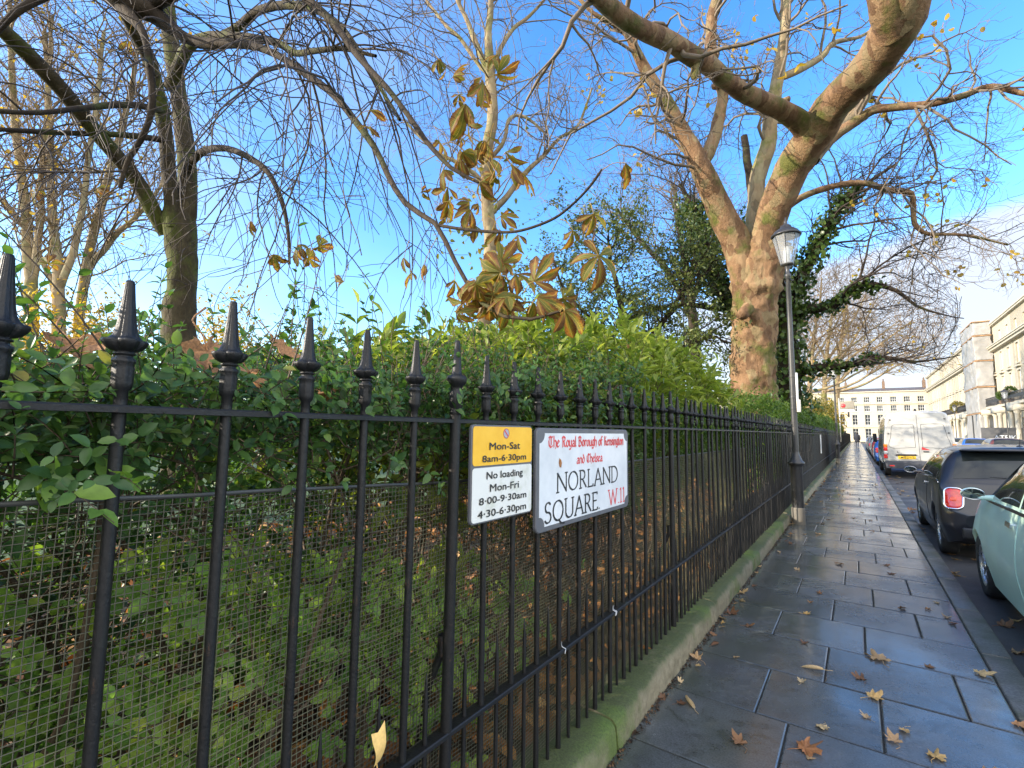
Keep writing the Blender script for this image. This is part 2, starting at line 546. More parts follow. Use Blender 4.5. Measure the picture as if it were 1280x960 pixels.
# pavement: rows of slabs laid across, joints staggered
m = MB()
y = -7.0 - 0.005
y = 2.86 - 0.57 * 20
rows = 0
while y < 118:
    dpt = 0.57 if y < 30 else 0.57
    fixed = {20: [-0.489, 0.036], 21: [-0.218, 0.40], 22: [-0.55, -0.02], 23: [-0.22, 0.31], 24: [-0.5, 0.05], 25: [-0.16, 0.33], 26: [-0.6, -0.05]}
    if rows in fixed: cuts = fixed[rows]
    else:
        c0 = -0.93 + (0.28 + 0.42 * rng.random()); cuts = []
        while c0 < 0.42: cuts.append(c0); c0 += 0.42 + 0.4 * rng.random()
    e = [-0.955] + cuts + [KX0 - 0.004]
    for a, b in zip(e[:-1], e[1:]):
        gp = 0.0045 if y < 16 else 0.006
        x0, x1, y0, y1 = a + gp, b - gp, y + gp, y + dpt - gp
        dz = rng.normal() * 0.0012; tx, ty = rng.normal(size=2) * 0.0008
        bv = 0.006
        V = []
        for (X, Yy, Z) in ((x0, y0, -0.008), (x1, y0, -0.008), (x1, y1, -0.008), (x0, y1, -0.008)): V.append((X, Yy, Z))
        for (X, Yy) in ((x0, y0), (x1, y0), (x1, y1), (x0, y1)): V.append((X, Yy, dz - 0.0025 + tx * (X - (x0 + x1) / 2) + ty * (Yy - (y0 + y1) / 2)))
        for (X, Yy) in ((x0 + bv, y0 + bv), (x1 - bv, y0 + bv), (x1 - bv, y1 - bv), (x0 + bv, y1 - bv)): V.append((X, Yy, dz + tx * (X - (x0 + x1) / 2) + ty * (Yy - (y0 + y1) / 2)))
        Q = [[8, 9, 10, 11]] + [[i, (i + 1) % 4, 4 + (i + 1) % 4, 4 + i] for i in range(4)] + [[4 + i, 4 + (i + 1) % 4, 8 + (i + 1) % 4, 8 + i] for i in range(4)]
        m.add(V, Q)
    y += dpt; rows += 1
tag(m.build('pavement', PAVING, smooth=False), kind='structure')
m = MB(); m.add([[-1.2, -9, -0.007], [KX0 + 0.02, -9, -0.007], [KX0 + 0.02, 118, -0.007], [-1.2, 118, -0.007]], [[0, 1, 2, 3]])
tag(m.build('pavement_bedding', MORTAR), kind='structure')

m = MB()
y = -8.6
while y < 118:
    L = 0.82 + 0.25 * rng.random()
    j = rng.normal() * 0.003
    m.bbox(KX0, KX1 + j, y + 0.004, y + L - 0.004, -0.22, 0.004 + rng.normal() * 0.002, 0.012); y += L
tag(m.build('kerb', KERB), kind='structure')

# road: one sheet with a slight camber
xs = np.linspace(KX1 - 0.03, 8.62, 20); ys = np.linspace(-14, 121, 90)
G = np.array([[[x, y, ROAD_Z + 0.06 * (1 - ((x - 4.7) / 3.95) ** 2)] for x in xs] for y in ys])
m = MB(); m.grid(G); tag(m.build('road', ASPHALT), kind='structure')
# far pavement and its kerb
m = MB()
y = -8.0
while y < 118:
    m.bbox(8.60, 8.75, y + 0.004, y + 0.99, -0.22, 0.0, 0.012); y += 1.0
tag(m.build('kerb', KERB), kind='structure')
m = MB(); m.add([[8.75, -14, -0.002], [13, -14, -0.002], [13, 118, -0.002], [8.75, 118, -0.002]], [[0, 1, 2, 3]])
tag(m.build('far_pavement', PAVING), kind='structure')
m = MB(); m.add([[-60, 121, -0.10], [30, 121, -0.10], [30, 130, -0.10], [-60, 130, -0.10]], [[0, 1, 2, 3]])
tag(m.build('cross_road', ASPHALT), kind='structure')
m = MB(); m.add([[-60, 130, -0.02], [30, 130, -0.02], [30, 134, -0.02], [-60, 134, -0.02]], [[0, 1, 2, 3]])
tag(m.build('end_pavement', PAVING), kind='structure')

# ================================================================ PLINTH
m = MB()
y = -6.2
k = 0
cuts = [-6.2, -4.6, -3.0, -1.4, 0.35, 2.15, 4.05, 5.75, 7.4]
while cuts[-1] < 116: cuts.append(cuts[-1] + 1.7 + 0.2 * rng.random())
for a, b in zip(cuts[:-1], cuts[1:]):
    h = 0.135 + rng.normal() * 0.003; xj = rng.normal() * 0.003
    n = max(4, int((b - a) / (0.05 if a < 9 else 0.35)))
    prof = [(-1.16, -0.05), (-1.16, h - 0.01), (-1.13, h), (-1.0, h + 0.001), (-0.955, h - 0.006), (-0.938, h - 0.026), (-0.932, h * 0.5), (-0.930, -0.05)]
    Gp = np.array([[[px + xj, yy, pz] for (px, pz) in prof] for yy in np.linspace(a + 0.004, b - 0.004, n)])
    for i in range(Gp.shape[0]):
        for j in range(1, 8):
            q = Vector(Gp[i, j] * 6.0); amp = 0.010 if j > 3 else 0.004
            Gp[i, j, 0] += amp * mnoise.noise(q); Gp[i, j, 2] += amp * mnoise.noise(q + Vector((9, 3, 1))) * (1 if j < 7 else 0)
        if i in (0, n - 1): Gp[i, 3:7, 2] -= 0.006; Gp[i, 4:7, 0] -= 0.004
    m.grid(Gp)
    m.ngon(Gp[0][::-1]); m.ngon(Gp[-1])
pl = m.build('stone_plinth', MOSS_STONE, auto=50)
tag(pl, 'low moss green stone plinth carrying the black railings along the pavement', 'low wall')

# dirt and leaf crumbs in the gutter line at the foot of the plinth
t = new('leaf_crumbs'); g = t.node('ShaderNodeNewGeometry')
t.set(Base=t.ramp(g.outputs['Random Per Island'], [(0, (0.012, 0.009, 0.006)), (0.6, (0.04, 0.022, 0.012)), (1, (0.13, 0.07, 0.025))]), Rough=0.75); CRUMB = t.m
n = 2600
yy = 0.5 + 14 * rng.random(n) ** 1.5
pos = np.stack([-0.925 + 0.028 * rng.random(n) ** 1.6, yy, 0.002 + 0.006 * rng.random(n)], -1)
m = MB(); leaves(m, pos, rdir(n) * [1, 1, 0.25], np.array([[0, 0, 1.0]]) + 0.5 * rng.normal(size=(n, 3)), 0.006 + 0.016 * rng.random(n), 0.005 + 0.012 * rng.random(n), 'low')
tag(m.build('gutter_dirt', CRUMB), kind='stuff')

# ================================================================ RAILINGS
t = new('black_iron')
n1 = t.noise(160, 4, 0.7); n2 = t.noise(9, 5)
c = t.ramp(n1, [(0.3, (0.006, 0.006, 0.007)), (0.62, (0.011, 0.0115, 0.012)), (0.8, (0.035, 0.036, 0.037))])
c = t.mix(t.ramp(n2, [(0.6, 0), (0.78, 0.5)]), c, (0.035, 0.045, 0.028))
rs_ = t.math('MULTIPLY', t.ramp(t.noise(34, 6, 0.75), [(0.60, 0), (0.66, 1.0)]), t.ramp(t.noise(4, 4), [(0.45, 0.15), (0.65, 0.9)]))
c = t.mix(rs_, c, (0.075, 0.04, 0.022))          # rust where the paint has chipped
t.set(Base=c, Rough=t.ramp(n2, [(0.3, 0.36), (0.7, 0.58)]), Spec=0.36); t.bump(t.math('ADD', n1, t.math('MULTIPLY', t.noise(34, 6, 0.75), 1.5)), 0.4, 0.003); IRON = t.m

rail_t = thing('iron_railing', 'long black iron railing with spear finials on a mossy stone plinth', 'railing', (FX, 0, 0.13))
Z_TOP, Z_LOW = 1.449, 0.513


def P0(o): o.parent = rail_t; o.location = tuple(Vector(o.location) - Vector((FX, 0, 0.13))); return o


def long_bar(z0, z1, hw, b):
    m = MB(); Y = [-4.0] + list(np.arange(-3.5, 118, 1.0)) + [118]
    prof = [(-hw, z0), (-hw, z1 - b), (-hw + b, z1), (hw - b, z1), (hw, z1 - b), (hw, z0)]
    G = np.array([[[FX + a, y, z + 0.0018 * mnoise.noise(Vector((0, y * 0.7, z)))] for a, z in prof] for y in Y])
    m.grid(G, True); return m


P0(long_bar(Z_TOP - 0.006, Z_TOP + 0.007, 0.021, 0.003).build('top_rail', IRON, auto=40))
P0(long_bar(Z_LOW - 0.006, Z_LOW + 0.008, 0.022, 0.003).build('lower_rail', IRON, auto=40))

BAR_Y = []
k0 = 1.1436
for k in range(-12, 690): BAR_Y.append(k0 + 0.1702 * k)
STD = lambda k: k % 13 == 0


def spear_flute(a, z):
    f = np.ones((len(z), len(a)))
    for i, zz in enumerate(z):
        if 0.0965 < zz < 0.19: 
            lob = np.abs(np.cos(2 * a)) ** 0.8
            q = 0.42 if zz < 0.119 else 0.30 if zz < 0.126 else 0.14
            f[i] = 1 - q * 0.55 + q * lob - 0.07 * np.abs(np.cos(8 * a)) ** 4
        elif zz >= 0.19: f[i] = 1 + 0.05 * np.cos(4 * a) - 0.09 * np.abs(np.cos(8 * a)) ** 4
        elif 0.03 < zz < 0.085: f[i] = 1 + 0.035 * np.cos(8 * a)
    return f


# profile above the rail: shaft, ribbed socket, collar rings, curled leaf base, tapering blunt spear
SPEAR = [(0.0102, 0.0), (0.0102, 0.026), (0.0145, 0.030), (0.0162, 0.040), (0.0162, 0.066), (0.0152, 0.074), (0.0175, 0.077), (0.0175, 0.083), (0.0130, 0.086), (0.0130, 0.090),
         (0.0165, 0.091), (0.0165, 0.094), (0.0125, 0.0955), (0.0165, 0.0975), (0.0220, 0.101), (0.0265, 0.107), (0.0295, 0.114), (0.0285, 0.1175), (0.0225, 0.1185), (0.0188, 0.124), (0.0163, 0.132), (0.0143, 0.144),
         (0.0126, 0.158), (0.0111, 0.174), (0.0096, 0.191), (0.0082, 0.208), (0.0072, 0.221), (0.0058, 0.2262), (0.0, 0.2275)]
CONE = [(0.0165, 0.0), (0.0165, 0.012), (0.019, 0.016), (0.019, 0.024), (0.0175, 0.028), (0.0175, 0.034), (0.022, 0.040), (0.022, 0.084), (0.018, 0.090), (0.018, 0.100), (0.023, 0.106), (0.030, 0.114),
        (0.0335, 0.124), (0.0325, 0.134), (0.025, 0.139), (0.0175, 0.140), (0.0162, 0.150), (0.0125, 0.19), (0.0092, 0.235), (0.0078, 0.252), (0.0, 0.254)]
mm = MB(); mm.lathe(SPEAR, 48, flute=spear_flute); SPEAR_ME = mm.mesh('finial', IRON)
mm = MB(); mm.lathe(CONE, 24); CONE_ME = mm.mesh('finial', IRON)
mm = MB(); mm.lathe([(0.0104, -0.02), (0.0104, 0.4), (0.0102, 0.9), (0.0104, 1.335)], 14); BAR_ME = mm.mesh('bar', IRON)
mm = MB(); mm.lathe([(0.0175, -0.02), (0.0175, 0.4), (0.017, 1.34)], 16); STD_ME = mm.mesh('standard', IRON)
DOG = [(0.0072, -0.02), (0.0072, 0.46), (0.0068, 0.50), (0.0045, 0.545), (0.0015, 0.585), (0, 0.588)]
mm = MB(); mm.lathe(DOG, 8); DOG_ME = mm.mesh('dog_bar', IRON)


def lk(name, me, parent, loc):
    o = bpy.data.objects.new(name, me); COL.objects.link(o); o.parent = parent; o.location = loc; return o


LOW = MB(); LOWD = MB()
LOWSPEAR = [SPEAR[i] for i in (0, 3, 4, 6, 8, 13, 16, 18, 21, 24, 27, 28)]
for k, y in enumerate(BAR_Y):
    kk = k - 12
    dx = rng.normal() * 0.001
    if k < 100:
        b = lk('standard' if STD(kk) else 'bar', STD_ME if STD(kk) else BAR_ME, rail_t, (dx, y, 0))
        b.rotation_euler = (rng.normal() * 0.004, rng.normal() * 0.004, 0)
        f = lk('finial', CONE_ME if STD(kk) else SPEAR_ME, b, (0, 0, Z_TOP - 0.13 + 0.006)); f.rotation_euler = (0, 0, rng.normal() * 0.12)
        lk('dog_bar', DOG_ME, rail_t, (dx, y + 0.085, 0))
    else:
        r = 0.0165 if STD(kk) else 0.011
        c = (dx, y, 0); n = 6 if y < 40 else 4
        LOW.lathe([(r, -0.02), (r, 1.32)], n, c)
        LOW.lathe(LOWSPEAR, n, (dx, y, Z_TOP - 0.13))
        LOWD.lathe([(0.007, -0.02), (0.007, 0.5), (0.0, 0.588)], 4, (dx, y + 0.085, 0))
o = LOW.build('bar', IRON, rail_t); o['kind'] = 'stuff'
o = LOWD.build('dog_bar', IRON, rail_t); o['kind'] = 'stuff'
# raking stays behind the standards
for k in range(-1, 5):
    y = k0 + 0.1702 * 13 * k
    m = MB(); m.tube([(-0.018, y, 0.62), (-0.07, y - 0.005, 0.50), (-0.11, y - 0.01, 0.25), (-0.12, y - 0.01, 0.0)], 0.013, 8)
    m.tube([(-0.018, y, 0.60), (-0.02, y, 0.66)], 0.016, 8)
    m.build('stay', IRON, rail_t)
# a white strip fixed to the railing far along, and a few white droppings / cable ties are left to the sign builders
# ================================================================ WIRE NETTING
t = new('netting_plastic')
t.set(Base=t.ramp(t.noise(1.6, 4), [(0.35, (0.065, 0.062, 0.045)), (0.55, (0.12, 0.118, 0.07)), (0.7, (0.19, 0.19, 0.09))]), Rough=0.5); NET = t.m
net_t = thing('wire_netting', 'fine square dark wire netting fixed behind the lower half of the railings', 'wire netting', (-1.10, 1.0, 0.14))


def netx(y, z): return -1.098 - 0.012 * mnoise.noise(Vector((0, y * 2.2, z * 2.4))) - 0.004 * mnoise.noise(Vector((3, y * 7, z * 7)))


def nettop(y): return 1.305 - 0.045 * max(0, min(1.2, y)) + 0.004 * mnoise.noise(Vector((1, y * 4, 0)))


m = MB()
CELL = 0.0128
ysv = np.arange(-1.0, 6.4, CELL)
P = []
for y in ysv:
    zz = np.linspace(0.13, nettop(y), 14)
    P.append([[netx(y, z), y + 0.003 * mnoise.noise(Vector((7, y * 3, z * 4))), z] for z in zz])
m.tubes(np.array(P), np.full((len(P), 14), 0.0012), 3)
zs = np.arange(0.14, 1.31, CELL)
P = []
yh = np.linspace(-1.0, 6.4, 130)
for z in zs:
    P.append([[netx(y, z), y, min(z + 0.004 * mnoise.noise(Vector((2, y * 2.5, z * 3))), nettop(y))] for y in yh])
m.tubes(np.array(P), np.full((len(P), 130), 0.0012), 3)
o = m.build('mesh', NET, net_t); o.location = (1.10, -1.0, -0.14)
m = MB()
G = []
for y in np.linspace(-1.0, 6.4, 150):
    z = nettop(y); x = netx(y, z)
    G.append([[x + 0.0015, y, z - 0.007], [x + 0.002, y, z + 0.001], [x - 0.0015, y, z + 0.0015], [x - 0.002, y, z - 0.007]])
m.grid(np.array(G), True)
o = m.build('edging', plain('netting_edge', (0.05, 0.052, 0.05), 0.5), net_t); o.location = (1.10, -1.0, -0.14)
# ================================================================ SIGNS
SM = Matrix(((0, 0, 1), (1, 0, 0), (0, 1, 0))).to_4x4()      # text x -> +Y, text y -> +Z, normal -> +X (towards the street)

t = new('sign_white')
n1 = t.noise(5, 6, 0.65); n2 = t.noise(40, 4)
c = t.ramp(n1, [(0.35, (0.60, 0.64, 0.68)), (0.65, (0.76, 0.79, 0.82))])
c = t.mix(t.ramp(t.noise(9, 6, 0.7), [(0.60, 0), (0.78, 0.35)]), c, (0.36, 0.38, 0.28)); t.set(Base=c, Rough=0.28, Coat=0.3); SIGN_WHITE = t.m
t = new('sign_dirty_white')
c = t.mix(t.ramp(t.noise(14, 6, 0.7), [(0.52, 0), (0.75, 0.55)]), (0.70, 0.71, 0.68), (0.33, 0.36, 0.22)); t.set(Base=c, Rough=0.32); SIGN_DIRTY = t.m
t = new('sign_yellow')
c = t.ramp(t.noise(16, 5), [(0.3, (0.78, 0.42, 0.012)), (0.7, (0.86, 0.50, 0.03))])
c = t.mix(t.ramp(t.noise(30, 6, 0.7), [(0.60, 0), (0.78, 0.35)]), c, (0.40, 0.24, 0.03)); t.set(Base=c, Rough=0.32); SIGN_YELLOW = t.m
FRAME = plain('sign_frame', (0.105, 0.11, 0.125), 0.45, bump=0.1)
INK = plain('sign_black', (0.018, 0.018, 0.022), 0.4)
RED = plain('sign_red', (0.62, 0.045, 0.05), 0.4)


def round_rect(w, h, r, n=6):
    pts = []
    for cx, cy, a0 in ((w - r, h - r, 0), (r, h - r, 90), (r, r, 180), (w - r, r, 270)):
        for i in range(n + 1):
            a = math.radians(a0 + 90 * i / n); pts.append((cx + r * math.cos(a), cy + r * math.sin(a)))
    return pts


def plate(m, pts, z0, z1, bevel=0.0):
    n = len(pts); c = np.mean(pts, axis=0)
    V = [(x, y, z0) for x, y in pts] + [(x, y, z1 - bevel) for x, y in pts]
    if bevel:
        ins = [(x + (c[0] - x) / (abs(c[0] - x) + 1e-6) * bevel, y + (c[1] - y) / (abs(c[1] - y) + 1e-6) * bevel) for x, y in pts]
    else: ins = pts
    W_ = np.array(V + [(x, y, z1) for x, y in ins])
    W_ = W_ @ np.array(SM)[:3, :3].T
    rows = [[i + r * n for i in range(n)] for r in range(3)]
    b0 = m.n
    m.add(W_)
    for r in range(2):
        m.q.append(np.array([[rows[r][i], rows[r][(i + 1) % n], rows[r + 1][(i + 1) % n], rows[r + 1][i]] for i in range(n)]) + b0)
    m.ng.append(np.array(rows[2]) + b0); m.ng.append(np.array(rows[0][::-1]) + b0)


def font_text(s, x0, x1, ycap, ybase, z, mat, parent, bold=0.0):
    """text fitted between x0..x1 with its capital height between ybase and ycap"""
    cu = bpy.data.curves.new('lettering', 'FONT'); cu.body = s; cu.extrude = 0.0; cu.resolution_u = 3
    ob = bpy.data.objects.new('tmp', cu); COL.objects.link(ob)
    dg = bpy.context.evaluated_depsgraph_get(); me = bpy.data.meshes.new_from_object(ob.evaluated_get(dg))
    COL.objects.unlink(ob); bpy.data.objects.remove(ob)
    V = np.array([v.co[:] for v in me.vertices])
    cap = 0.73
    sx = (x1 - x0) / (V[:, 0].max() - V[:, 0].min()); sy = (ycap - ybase) / cap
    V2 = np.stack([(V[:, 0] - V[:, 0].min()) * sx + x0, V[:, 1] * sy + ybase, np.full(len(V), z)], -1) @ np.array(SM)[:3, :3].T
    me.vertices.foreach_set('co', V2.ravel()); me.materials.clear(); me.materials.append(mat); me.update(); me.name = 'lettering'
    if bold:                                   # heavier strokes: slightly shifted layers
        bm = bmesh.new(); bm.from_mesh(me); base_faces = list(bm.faces)
        for k_, (by, bz) in enumerate(((bold, 0), (0, bold * 0.7), (bold, bold * 0.7))):
            g_ = bmesh.ops.duplicate(bm, geom=base_faces)
            bmesh.ops.translate(bm, verts=[v for v in g_['geom'] if isinstance(v, bmesh.types.BMVert)], vec=(0.00006 * (k_ + 1), by, bz))
        bm.to_mesh(me); bm.free()
    o = bpy.data.objects.new('lettering', me); COL.objects.link(o); o.parent = parent
    return o


def hull2(P):
    P = sorted(set(map(tuple, np.round(P, 7))))
    def half(pts):
        h = []
        for p in pts:
            while len(h) >= 2 and (h[-1][0] - h[-2][0]) * (p[1] - h[-2][1]) - (h[-1][1] - h[-2][1]) * (p[0] - h[-2][0]) <= 0: h.pop()
            h.append(p)
        return h
    a, b = half(P), half(P[::-1])
    return a[:-1] + b[:-1]


def pen_text(glyphs, s, x0, x1, ycap, ybase, z, mat, parent, nib, thin, ang, gap):
    """lettering drawn with a broad pen: each stroke of a letter sweeps the nib along its path"""
    adv, items = 0.0, []
    for ch in s:
        if ch == ' ': adv += 0.32; continue
        w, st = glyphs[ch]; items.append((adv, st)); adv += w + gap
    adv -= gap
    sx = (x1 - x0) / adv; sy = ycap - ybase
    a = math.radians(ang); ux, uy = math.cos(a), math.sin(a)
    N = [(i * nib / 2 * ux - j * thin / 2 * uy, i * nib / 2 * uy + j * thin / 2 * ux) for i in (-1, 1) for j in (-1, 1)]
    m = MB(); k = 0
    for ox, strokes in items:
        for st in strokes:
            for p, q in zip(st[:-1], st[1:]):
                A = [(x0 + (p[0] + ox) * sx + n[0] * sy, ybase + p[1] * sy + n[1] * sy) for n in N]
                B = [(x0 + (q[0] + ox) * sx + n[0] * sy, ybase + q[1] * sy + n[1] * sy) for n in N]
                h = hull2(np.array(A + B)); k += 1
                m.ngon(np.array([(x, y, z + 0.00001 * k) for x, y in h]) @ np.array(SM)[:3, :3].T)
    return m.build('lettering', mat, parent, smooth=False)


def arc(cx, cy, rx, ry, a0, a1, n=10):
    return [(cx + rx * math.cos(math.radians(a0 + (a1 - a0) * i / n)), cy + ry * math.sin(math.radians(a0 + (a1 - a0) * i / n))) for i in range(n + 1)]


ROMAN = {
    'N': (0.74, [[(0.05, 0), (0.05, 1)], [(0.02, 1), (0.06, 0.98), (0.70, 0.02)], [(0.70, 0), (0.70, 1)], [(-0.03, 0), (0.13, 0)], [(0.62, 1), (0.78, 1)]]),
    'O': (0.78, [arc(0.39, 0.5, 0.37, 0.5, 0, 360, 20)]),
    'R': (0.60, [[(0.08, 0), (0.08, 1)], [(0.0, 1), (0.25, 1)] + arc(0.25, 0.75, 0.22, 0.25, 90, -90)[1:] + [(0.1, 0.5)], [(0.26, 0.5), (0.58, 0.02)], [(0, 0), (0.17, 0)]]),
    'L': (0.48, [[(0.07, 0), (0.07, 1)], [(0, 0.0), (0.46, 0.0), (0.48, 0.12)], [(0, 1), (0.15, 1)]]),
    'A': (0.72, [[(0.03, 0), (0.36, 1.0)], [(0.36, 1.0), (0.70, 0)], [(0.14, 0.34), (0.58, 0.34)], [(-0.03, 0), (0.10, 0)], [(0.62, 0), (0.77, 0)]]),
    'D': (0.72, [[(0.08, 0), (0.08, 1)], [(0, 1), (0.28, 1)] + arc(0.28, 0.5, 0.40, 0.5, 90, -90, 14)[1:] + [(0, 0)]]),
    'S': (0.46, [arc(0.24, 0.75, 0.19, 0.25, 35, 250, 12) + arc(0.22, 0.26, 0.22, 0.26, 80, -150, 12)]),
    'Q': (0.80, [arc(0.39, 0.5, 0.37, 0.5, 0, 360, 20), [(0.42, 0.04), (0.60, -0.16), (0.86, -0.22)]]),
    'U': (0.68, [[(0.06, 1), (0.06, 0.32)] + arc(0.34, 0.3, 0.28, 0.3, 180, 360, 12) + [(0.62, 1)], [(-0.02, 1), (0.14, 1)], [(0.55, 1), (0.70, 1)]]),
    'E': (0.50, [[(0.08, 0), (0.08, 1)], [(0, 1), (0.46, 1), (0.47, 0.9)], [(0.08, 0.53), (0.38, 0.53)], [(0, 0), (0.47, 0), (0.50, 0.12)]]),
    'W': (0.98, [[(0.03, 1), (0.28, 0)], [(0.28, 0), (0.50, 0.98)], [(0.47, 0.98), (0.74, 0)], [(0.74, 0), (0.95, 1)], [(-0.04, 1), (0.11, 1)], [(0.88, 1), (1.02, 1)]]),
    '.': (0.08, [[(0.02, 0.02), (0.06, 0.02)]]),
    '1': (0.22, [[(0.12, 0), (0.12, 1), (0.02, 0.9)], [(0.04, 0), (0.20, 0)]]),
}
BLACK = {
    'T': (0.62, [[(0, .9), (.18, 1), (.42, .9), (.62, .98)], [(.2, .94), (.04, .6), (.08, .2), (.3, 0), (.58, .14)], [(.36, .86), (.36, .22)]]),
    'h': (0.40, [[(.04, 0.02), (.04, 1)], [(.04, .5), (.22, .64), (.37, .5), (.37, .1), (.26, -.12)]]),
    'e': (0.34, [[(.33, .14), (.15, 0), (.02, .12), (.02, .5), (.18, .64), (.32, .48), (.06, .3)]]),
    'R': (0.56, [[(.1, 0), (.1, .95)], [(-.02, .88), (.2, 1), (.46, .85), (.42, .62), (.14, .52)], [(.28, .52), (.38, .1), (.54, .04)]]),
    'o': (0.36, [[(.18, .63), (.02, .5), (.02, .14), (.18, 0), (.34, .14), (.34, .5), (.18, .63)]]),
    'y': (0.38, [[(.02, .62), (.02, .15), (.18, .02)], [(.35, .62), (.35, 0), (.2, -.25), (.02, -.2)]]),
    'a': (0.40, [[(.04, .5), (.18, .63), (.33, .5), (.33, .06), (.4, 0)], [(.33, .36), (.06, .26), (.02, .1), (.16, 0), (.33, .14)]]),
    'l': (0.12, [[(.04, 1), (.04, .1), (.13, 0)]]),
    'B': (0.54, [[(.1, 0), (.1, .95)], [(-.02, .88), (.2, 1), (.42, .86), (.36, .62), (.1, .54)], [(.32, .57), (.5, .35), (.42, .08), (.2, 0), (.02, .08)]]),
    'r': (0.27, [[(.03, .62), (.03, 0)], [(.03, .48), (.16, .63), (.27, .52)]]),
    'u': (0.40, [[(.02, .62), (.02, .12), (.14, 0), (.32, .12)], [(.33, .62), (.33, .08), (.41, 0)]]),
    'g': (0.36, [[(.33, .62), (.14, .62), (.02, .48), (.02, .15), (.16, .02), (.33, .13)], [(.33, .62), (.33, -.08), (.2, -.26), (0, -.18)]]),
    'f': (0.26, [[(.28, .92), (.16, 1), (.06, .85), (.06, 0)], [(-.06, .6), (.24, .6)]]),
    'K': (0.46, [[(.07, 0), (.07, 1)], [(.07, .5), (.36, .95)], [(.12, .5), (.32, .45), (.34, .1), (.46, .02)]]),
    'n': (0.38, [[(.03, .62), (.03, 0)], [(.03, .48), (.2, .63), (.35, .5), (.35, 0)]]),
    's': (0.30, [[(.3, .53), (.16, .63), (.03, .5), (.28, .15), (.15, 0), (0, .1)]]),
    'i': (0.12, [[(.03, .62), (.03, .08), (.12, 0)], [(.02, .8), (.06, .84)]]),
    't': (0.22, [[(.06, .85), (.06, .1), (.18, 0)], [(-.06, .6), (.2, .6)]]),
    'd': (0.36, [[(.34, .5), (.18, .63), (.02, .5), (.02, .14), (.18, 0), (.34, .14), (.34, .5), (.12, .96)]]),
    'C': (0.52, [[(.5, .84), (.3, 1), (.05, .75), (.05, .25), (.28, 0), (.5, .16)], [(.28, .9), (.28, .16)]]),
}

# --- street name plate: y 1.558..2.458, z 1.030..1.430
SX = -1.010
sg = thing('street_sign', 'white street name plate with red blackletter and black capitals on the railings', 'street sign', (SX, 1.572, 1.028))
W_, H_ = 0.915, 0.405
m = MB(); plate(m, round_rect(W_, H_, 0.028), -0.010, 0.004, 0.003); m.build('frame', FRAME, sg, smooth=False)
# the white face with scooped corners
fw, fr = 0.021, 0.040
pts = []
for cx, cy, a0 in ((W_ - fw, H_ - fw, 270), (fw, H_ - fw, 0), (fw, fw, 90), (W_ - fw, fw, 180)):
    for i in range(7):
        a = math.radians(a0 - 90 * i / 6); 
        pts.append((cx + fr * math.cos(a), cy + fr * math.sin(a)))
P_ = []
for (cx, cy, s0, s1) in ((W_ - fw, H_ - fw, (0, -1), (-1, 0)), (fw, H_ - fw, (1, 0), (0, -1)), (fw, fw, (0, 1), (1, 0)), (W_ - fw, fw, (-1, 0), (0, 1))):
    for i in range(7):
        q = math.radians(90 * i / 6)
        P_.append((cx + fr * (math.cos(q) * s0[0] + math.sin(q) * s1[0]), cy + fr * (math.cos(q) * s0[1] + math.sin(q) * s1[1])))
m = MB(); plate(m, P_, 0.0042, 0.0056); m.build('face', SIGN_WHITE, sg, smooth=False)
zt = 0.0062
pen_text(BLACK, 'The Royal Borough of Kensington', 0.087, 0.841, 0.371, 0.327, zt, RED, sg, 0.20, 0.05, 40, 0.10)
pen_text(BLACK, 'and Chelsea', 0.326, 0.586, 0.292, 0.252, zt, RED, sg, 0.20, 0.05, 40, 0.10)
pen_text(ROMAN, 'NORLAND', 0.155, 0.768, 0.220, 0.143, zt, INK, sg, 0.12, 0.06, 12, 0.13)
pen_text(ROMAN, 'SQUARE.', 0.060, 0.552, 0.111, 0.032, zt, INK, sg, 0.12, 0.06, 12, 0.12)
pen_text(ROMAN, 'W.11', 0.656, 0.856, 0.106, 0.034, zt, RED, sg, 0.12, 0.06, 12, 0.13)
for y in (0.2, 0.7):                                     # clamp brackets behind
    m = MB(); m.box(-0.03, -0.010, y - 0.012, y + 0.012, 0.05, 0.36); m.build('bracket', FRAME, sg)
m = MB(); m.add(np.array([(0.0068, 0.175, 0.245), (0.0085, 0.186, 0.243), (0.0075, 0.193, 0.262), (0.0085, 0.184, 0.275), (0.0068, 0.172, 0.282), (0.007, 0.168, 0.262)]), [[0, 1, 2, 5], [5, 2, 3, 4]])
leaf_on_sign = m.build('fallen_leaf', None or plain('sign_leaf', (0.30, 0.12, 0.03), 0.6, var=0.5, scale=60), None)
leaf_on_sign.location = sg.location
tag(leaf_on_sign, 'tiny brown leaf stuck on the white face of the street name plate', 'leaf')

# --- parking plate: y 1.182..1.530
pk = thing('parking_sign', 'yellow and white parking hours plate beside the street name plate', 'parking sign', (-1.012, 1.190, 1.117))
W_, H_ = 0.357, 0.322
m = MB(); plate(m, round_rect(W_, H_, 0.016), -0.008, 0.003, 0.002); m.build('frame', FRAME, pk, smooth=False)


def sub_plate(x0, x1, y0, y1, r):
    return [(x + x0, y + y0) for x, y in round_rect(x1 - x0, y1 - y0, r)]


